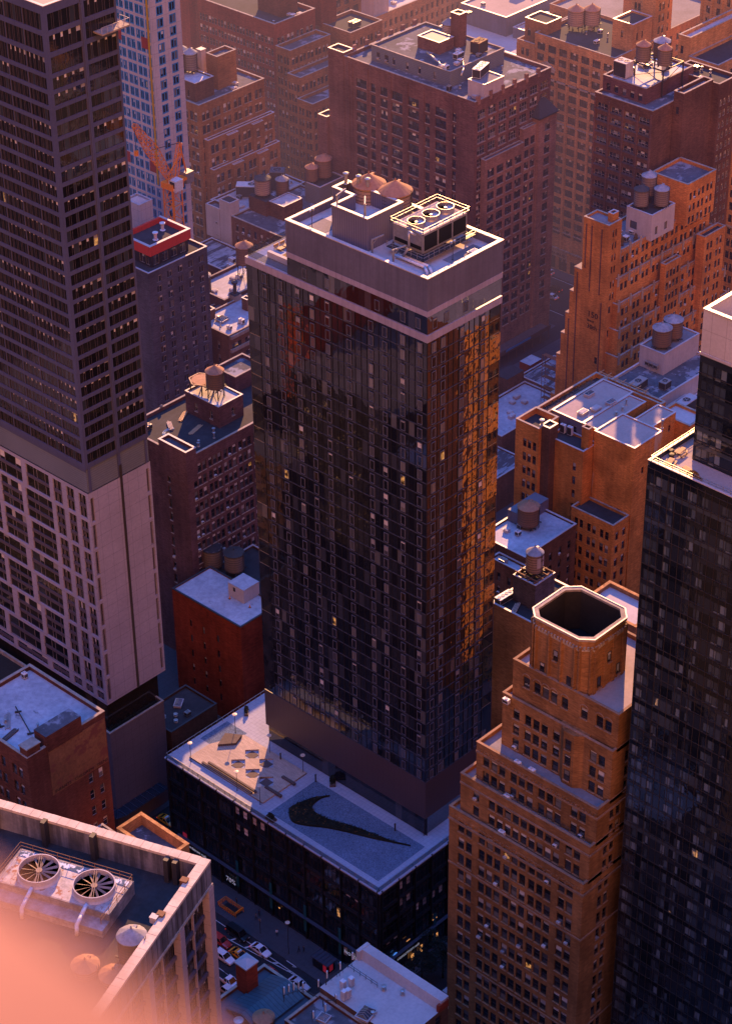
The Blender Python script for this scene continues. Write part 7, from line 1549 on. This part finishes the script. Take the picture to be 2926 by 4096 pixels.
t = root('sidewalk_shed', 'long shaded scaffold shed over the sidewalk of the brown building, with a blue sheet', 'scaffold', (437, 366, G)); mb = MB(); mb.box(0, 26, 0, 4, 3.4, 3.8); mb.box(0, 26, -.05, .1, 3.8, 4.8)
for i in range(8): mb.bar((.4+3.6*i, .3, 0), (.4+3.6*i, .3, 3.4), .14)
link('deck', mb.mesh('deck', ['deck_dark']), t); mb = MB(); mb.box(6, 17, -.12, -.06, 3.9, 4.6); link('sheet', mb.mesh('sheet', ['blue']), t)

# ------------------------------------------------------------------ unseen blocks added outside the frame: the glass mirrors them, they block glow
def block_(x0, x1, y0, y1, z, m, label):
    b = Bld('unseen_block', label, 'building', x0, y0); mb = MB()
    zone = lambda W: [dict(cols=cols(W, max(2, int(W/5)), 2, 1.3, .5), rows=rows(z-.5, int((z-G)/3.8), 3.8, 2.2, 1.2), style='dh')]
    b.face(mb, (x0, y1), EAST, y1-y0, G, z, None); b.face(mb, (x0, y0), NORTH, x1-x0, G, z, None); b.face(mb, (x1, y0), (0, 1), y1-y0, G, z, zone(y1-y0)); b.face(mb, (x1, y1), (-1, 0), x1-x0, G, z, zone(x1-x0))
    b.add(mb, 'wall', [m]); mb = MB(); mb.face([(x0, y0, z+.01), (x1, y0, z+.01), (x1, y1, z+.01), (x0, y1, z+.01)]); b.add(mb, 'roof', ['roof_grey']); b.finish(0)
block_(319, 362, 148, 184, 87, 'b_orange', 'unseen orange brick block added for tower glass to mirror, hidden behind the blue black tower')
block_(150, 180, 336, 342, 64, 'b_redglow', 'unseen slim red brick block added for tower glass to mirror, east of the avenue'); block_(182, 194, 330, 346, 30, 'b_dkbrown', 'unseen low brown block added to cut off the mirrored foot of the slim red one'); block_(140, 186, 300, 334, 52, 'b_soot', 'unseen dark block added to darken mirrored glass, near side of the slim red one'); block_(130, 186, 344, 400, 40, 'b_soot', 'unseen dark block added to darken mirrored glass, far side of the slim red one'); block_(120, 180, 246, 296, 34, 'b_soot', 'unseen dark block added for tower glass to mirror, behind the foreground stone building')
block_(235, 330, 60, 118, 62, 'b_dkbrown', 'unseen dark brown block added to shade the low facades, up the avenue'); block_(2, 56, 4, 62, 222, 'b_grey', 'unseen tall grey block added under the viewing deck to keep glow off left buildings'); block_(130, 205, 40, 95, 98, 'b_dkbrown', 'unseen dark brown block added to shade the octagonal building, below the viewing deck'); block_(60, 118, 120, 200, 62, 'b_dkbrown', 'unseen dark block added to shade the low facades, close under the viewing deck')

# ------------------------------------------------------------------ haze over the far blocks
s2 = math.sqrt(.5); hz_ = lambda u, v: ((u-v)*s2, (u+v)*s2)
def haze(u0, u1, HD, col):  # thin evening air
    m = bpy.data.materials.new('evening_haze'); m.use_nodes = True; nt = m.node_tree; nt.nodes.clear()
    out = nt.nodes.new('ShaderNodeOutputMaterial'); va = nt.nodes.new('ShaderNodeVolumeAbsorption'); em = nt.nodes.new('ShaderNodeEmission'); ad = nt.nodes.new('ShaderNodeAddShader')
    va.inputs['Color'].default_value = (0, 0, 0, 1); va.inputs['Density'].default_value = HD
    em.inputs['Color'].default_value = (*col, 1); em.inputs['Strength'].default_value = HD
    nt.links.new(va.outputs[0], ad.inputs[0]); nt.links.new(em.outputs[0], ad.inputs[1]); nt.links.new(ad.outputs[0], out.inputs['Volume'])
    mb = MB(); mb.prism([hz_(u0, -420), hz_(u1, -420), hz_(u1, 420), hz_(u0, 420)], G+.5, 125)
    o = link('haze', mb.mesh('haze', [m])); o['kind'] = 'stuff'
haze(430, 578, .0003, (.42, .2, .4)); haze(578.5, 800, .0011, (.7, .38, .4))

# ------------------------------------------------------------------ the deck's own stone parapet, close below the lens
b = root('deck_parapet', 'out of focus sunlit stone parapet of the viewing deck in the bottom left corner', 'parapet', (0, 0, 318))
PX_, PZ_ = 0.687, 318.9
mb = MB(); mb.box(PX_-.5, PX_, -8, 12, -4, PZ_-318-.12); link('wall', mb.mesh('wall', ['parstone']), b)
mb = MB(); mb.box(PX_-.6, PX_+.0, -8, 12, PZ_-318-.12, PZ_-318); link('coping', mb.mesh('coping', ['parstone']), b)

# ------------------------------------------------------------------ light, sky, camera
EL, AZ = rad(23), rad(36.5)
sun = bpy.data.lights.new('sun', 'SUN'); sun.energy = 5.0; sun.angle = rad(.5); sun.color = (2.6, 1.25, .48)
so = bpy.data.objects.new('sun', sun); COL.objects.link(so)
sd = Vector((math.cos(AZ)*math.cos(EL), math.sin(AZ)*math.cos(EL), math.sin(EL)))
so.rotation_euler = sd.to_track_quat('Z', 'Y').to_euler()
w = bpy.data.worlds.new('World'); scn.world = w; w.use_nodes = True; nt = w.node_tree; nt.nodes.clear()
out = nt.nodes.new('ShaderNodeOutputWorld'); bg = nt.nodes.new('ShaderNodeBackground'); sky = nt.nodes.new('ShaderNodeTexSky')
sky.sky_type = 'NISHITA'; sky.sun_disc = False; sky.sun_elevation = EL; sky.sun_rotation = math.pi/2-AZ; sky.altitude = 300; sky.dust_density = 2
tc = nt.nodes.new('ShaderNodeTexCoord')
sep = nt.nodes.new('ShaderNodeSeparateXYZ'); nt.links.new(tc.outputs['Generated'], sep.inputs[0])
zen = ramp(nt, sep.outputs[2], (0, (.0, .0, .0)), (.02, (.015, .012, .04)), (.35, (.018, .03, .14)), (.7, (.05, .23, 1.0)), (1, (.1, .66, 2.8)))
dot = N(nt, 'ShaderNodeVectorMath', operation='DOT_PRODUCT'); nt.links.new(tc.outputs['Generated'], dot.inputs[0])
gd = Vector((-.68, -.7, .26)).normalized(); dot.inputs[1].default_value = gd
glow = ramp(nt, dot.outputs['Value'], (.55, (0, 0, 0)), (.8, (.52, .18, .035)), (.92, (2.9, 1.0, .17)), (1, (8.4, 2.8, .42)))  # added warm lobe standing in for sun thrown back by glass facades
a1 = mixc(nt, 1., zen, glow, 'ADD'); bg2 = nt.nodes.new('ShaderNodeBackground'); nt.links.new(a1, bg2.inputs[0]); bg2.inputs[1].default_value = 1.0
nt.links.new(sky.outputs[0], bg.inputs[0]); bg.inputs[1].default_value = .035
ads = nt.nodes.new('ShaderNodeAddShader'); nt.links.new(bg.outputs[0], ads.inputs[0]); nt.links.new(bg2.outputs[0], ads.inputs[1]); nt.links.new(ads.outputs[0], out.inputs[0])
w.cycles.sampling_method = 'AUTOMATIC'
cam = bpy.data.cameras.new('camera'); co = bpy.data.objects.new('camera', cam); COL.objects.link(co); scn.camera = co
co.matrix_world = Matrix(((rt.x, up.x, -fw.x, CAM.x), (rt.y, up.y, -fw.y, CAM.y), (rt.z, up.z, -fw.z, CAM.z), (0, 0, 0, 1)))
cam.sensor_fit = 'HORIZONTAL'; cam.sensor_width = 36; cam.lens = FPX/1624*36; cam.clip_start = .05; cam.clip_end = 9000
cam.dof.use_dof = True; cam.dof.focus_distance = 430; cam.dof.aperture_fstop = 1.7
scn.view_settings.view_transform = 'Standard'; scn.view_settings.look = 'None'; scn.view_settings.exposure = 0; scn.view_settings.gamma = 1
scn.render.engine = 'CYCLES'; scn.cycles.max_bounces = 5; scn.cycles.diffuse_bounces = 3; scn.cycles.glossy_bounces = 3; scn.cycles.transparent_max_bounces = 6; scn.cycles.volume_bounces = 0
scn.cycles.use_denoising = True; scn.cycles.caustics_reflective = False; scn.cycles.caustics_refractive = False; scn.cycles.sample_clamp_indirect = 4
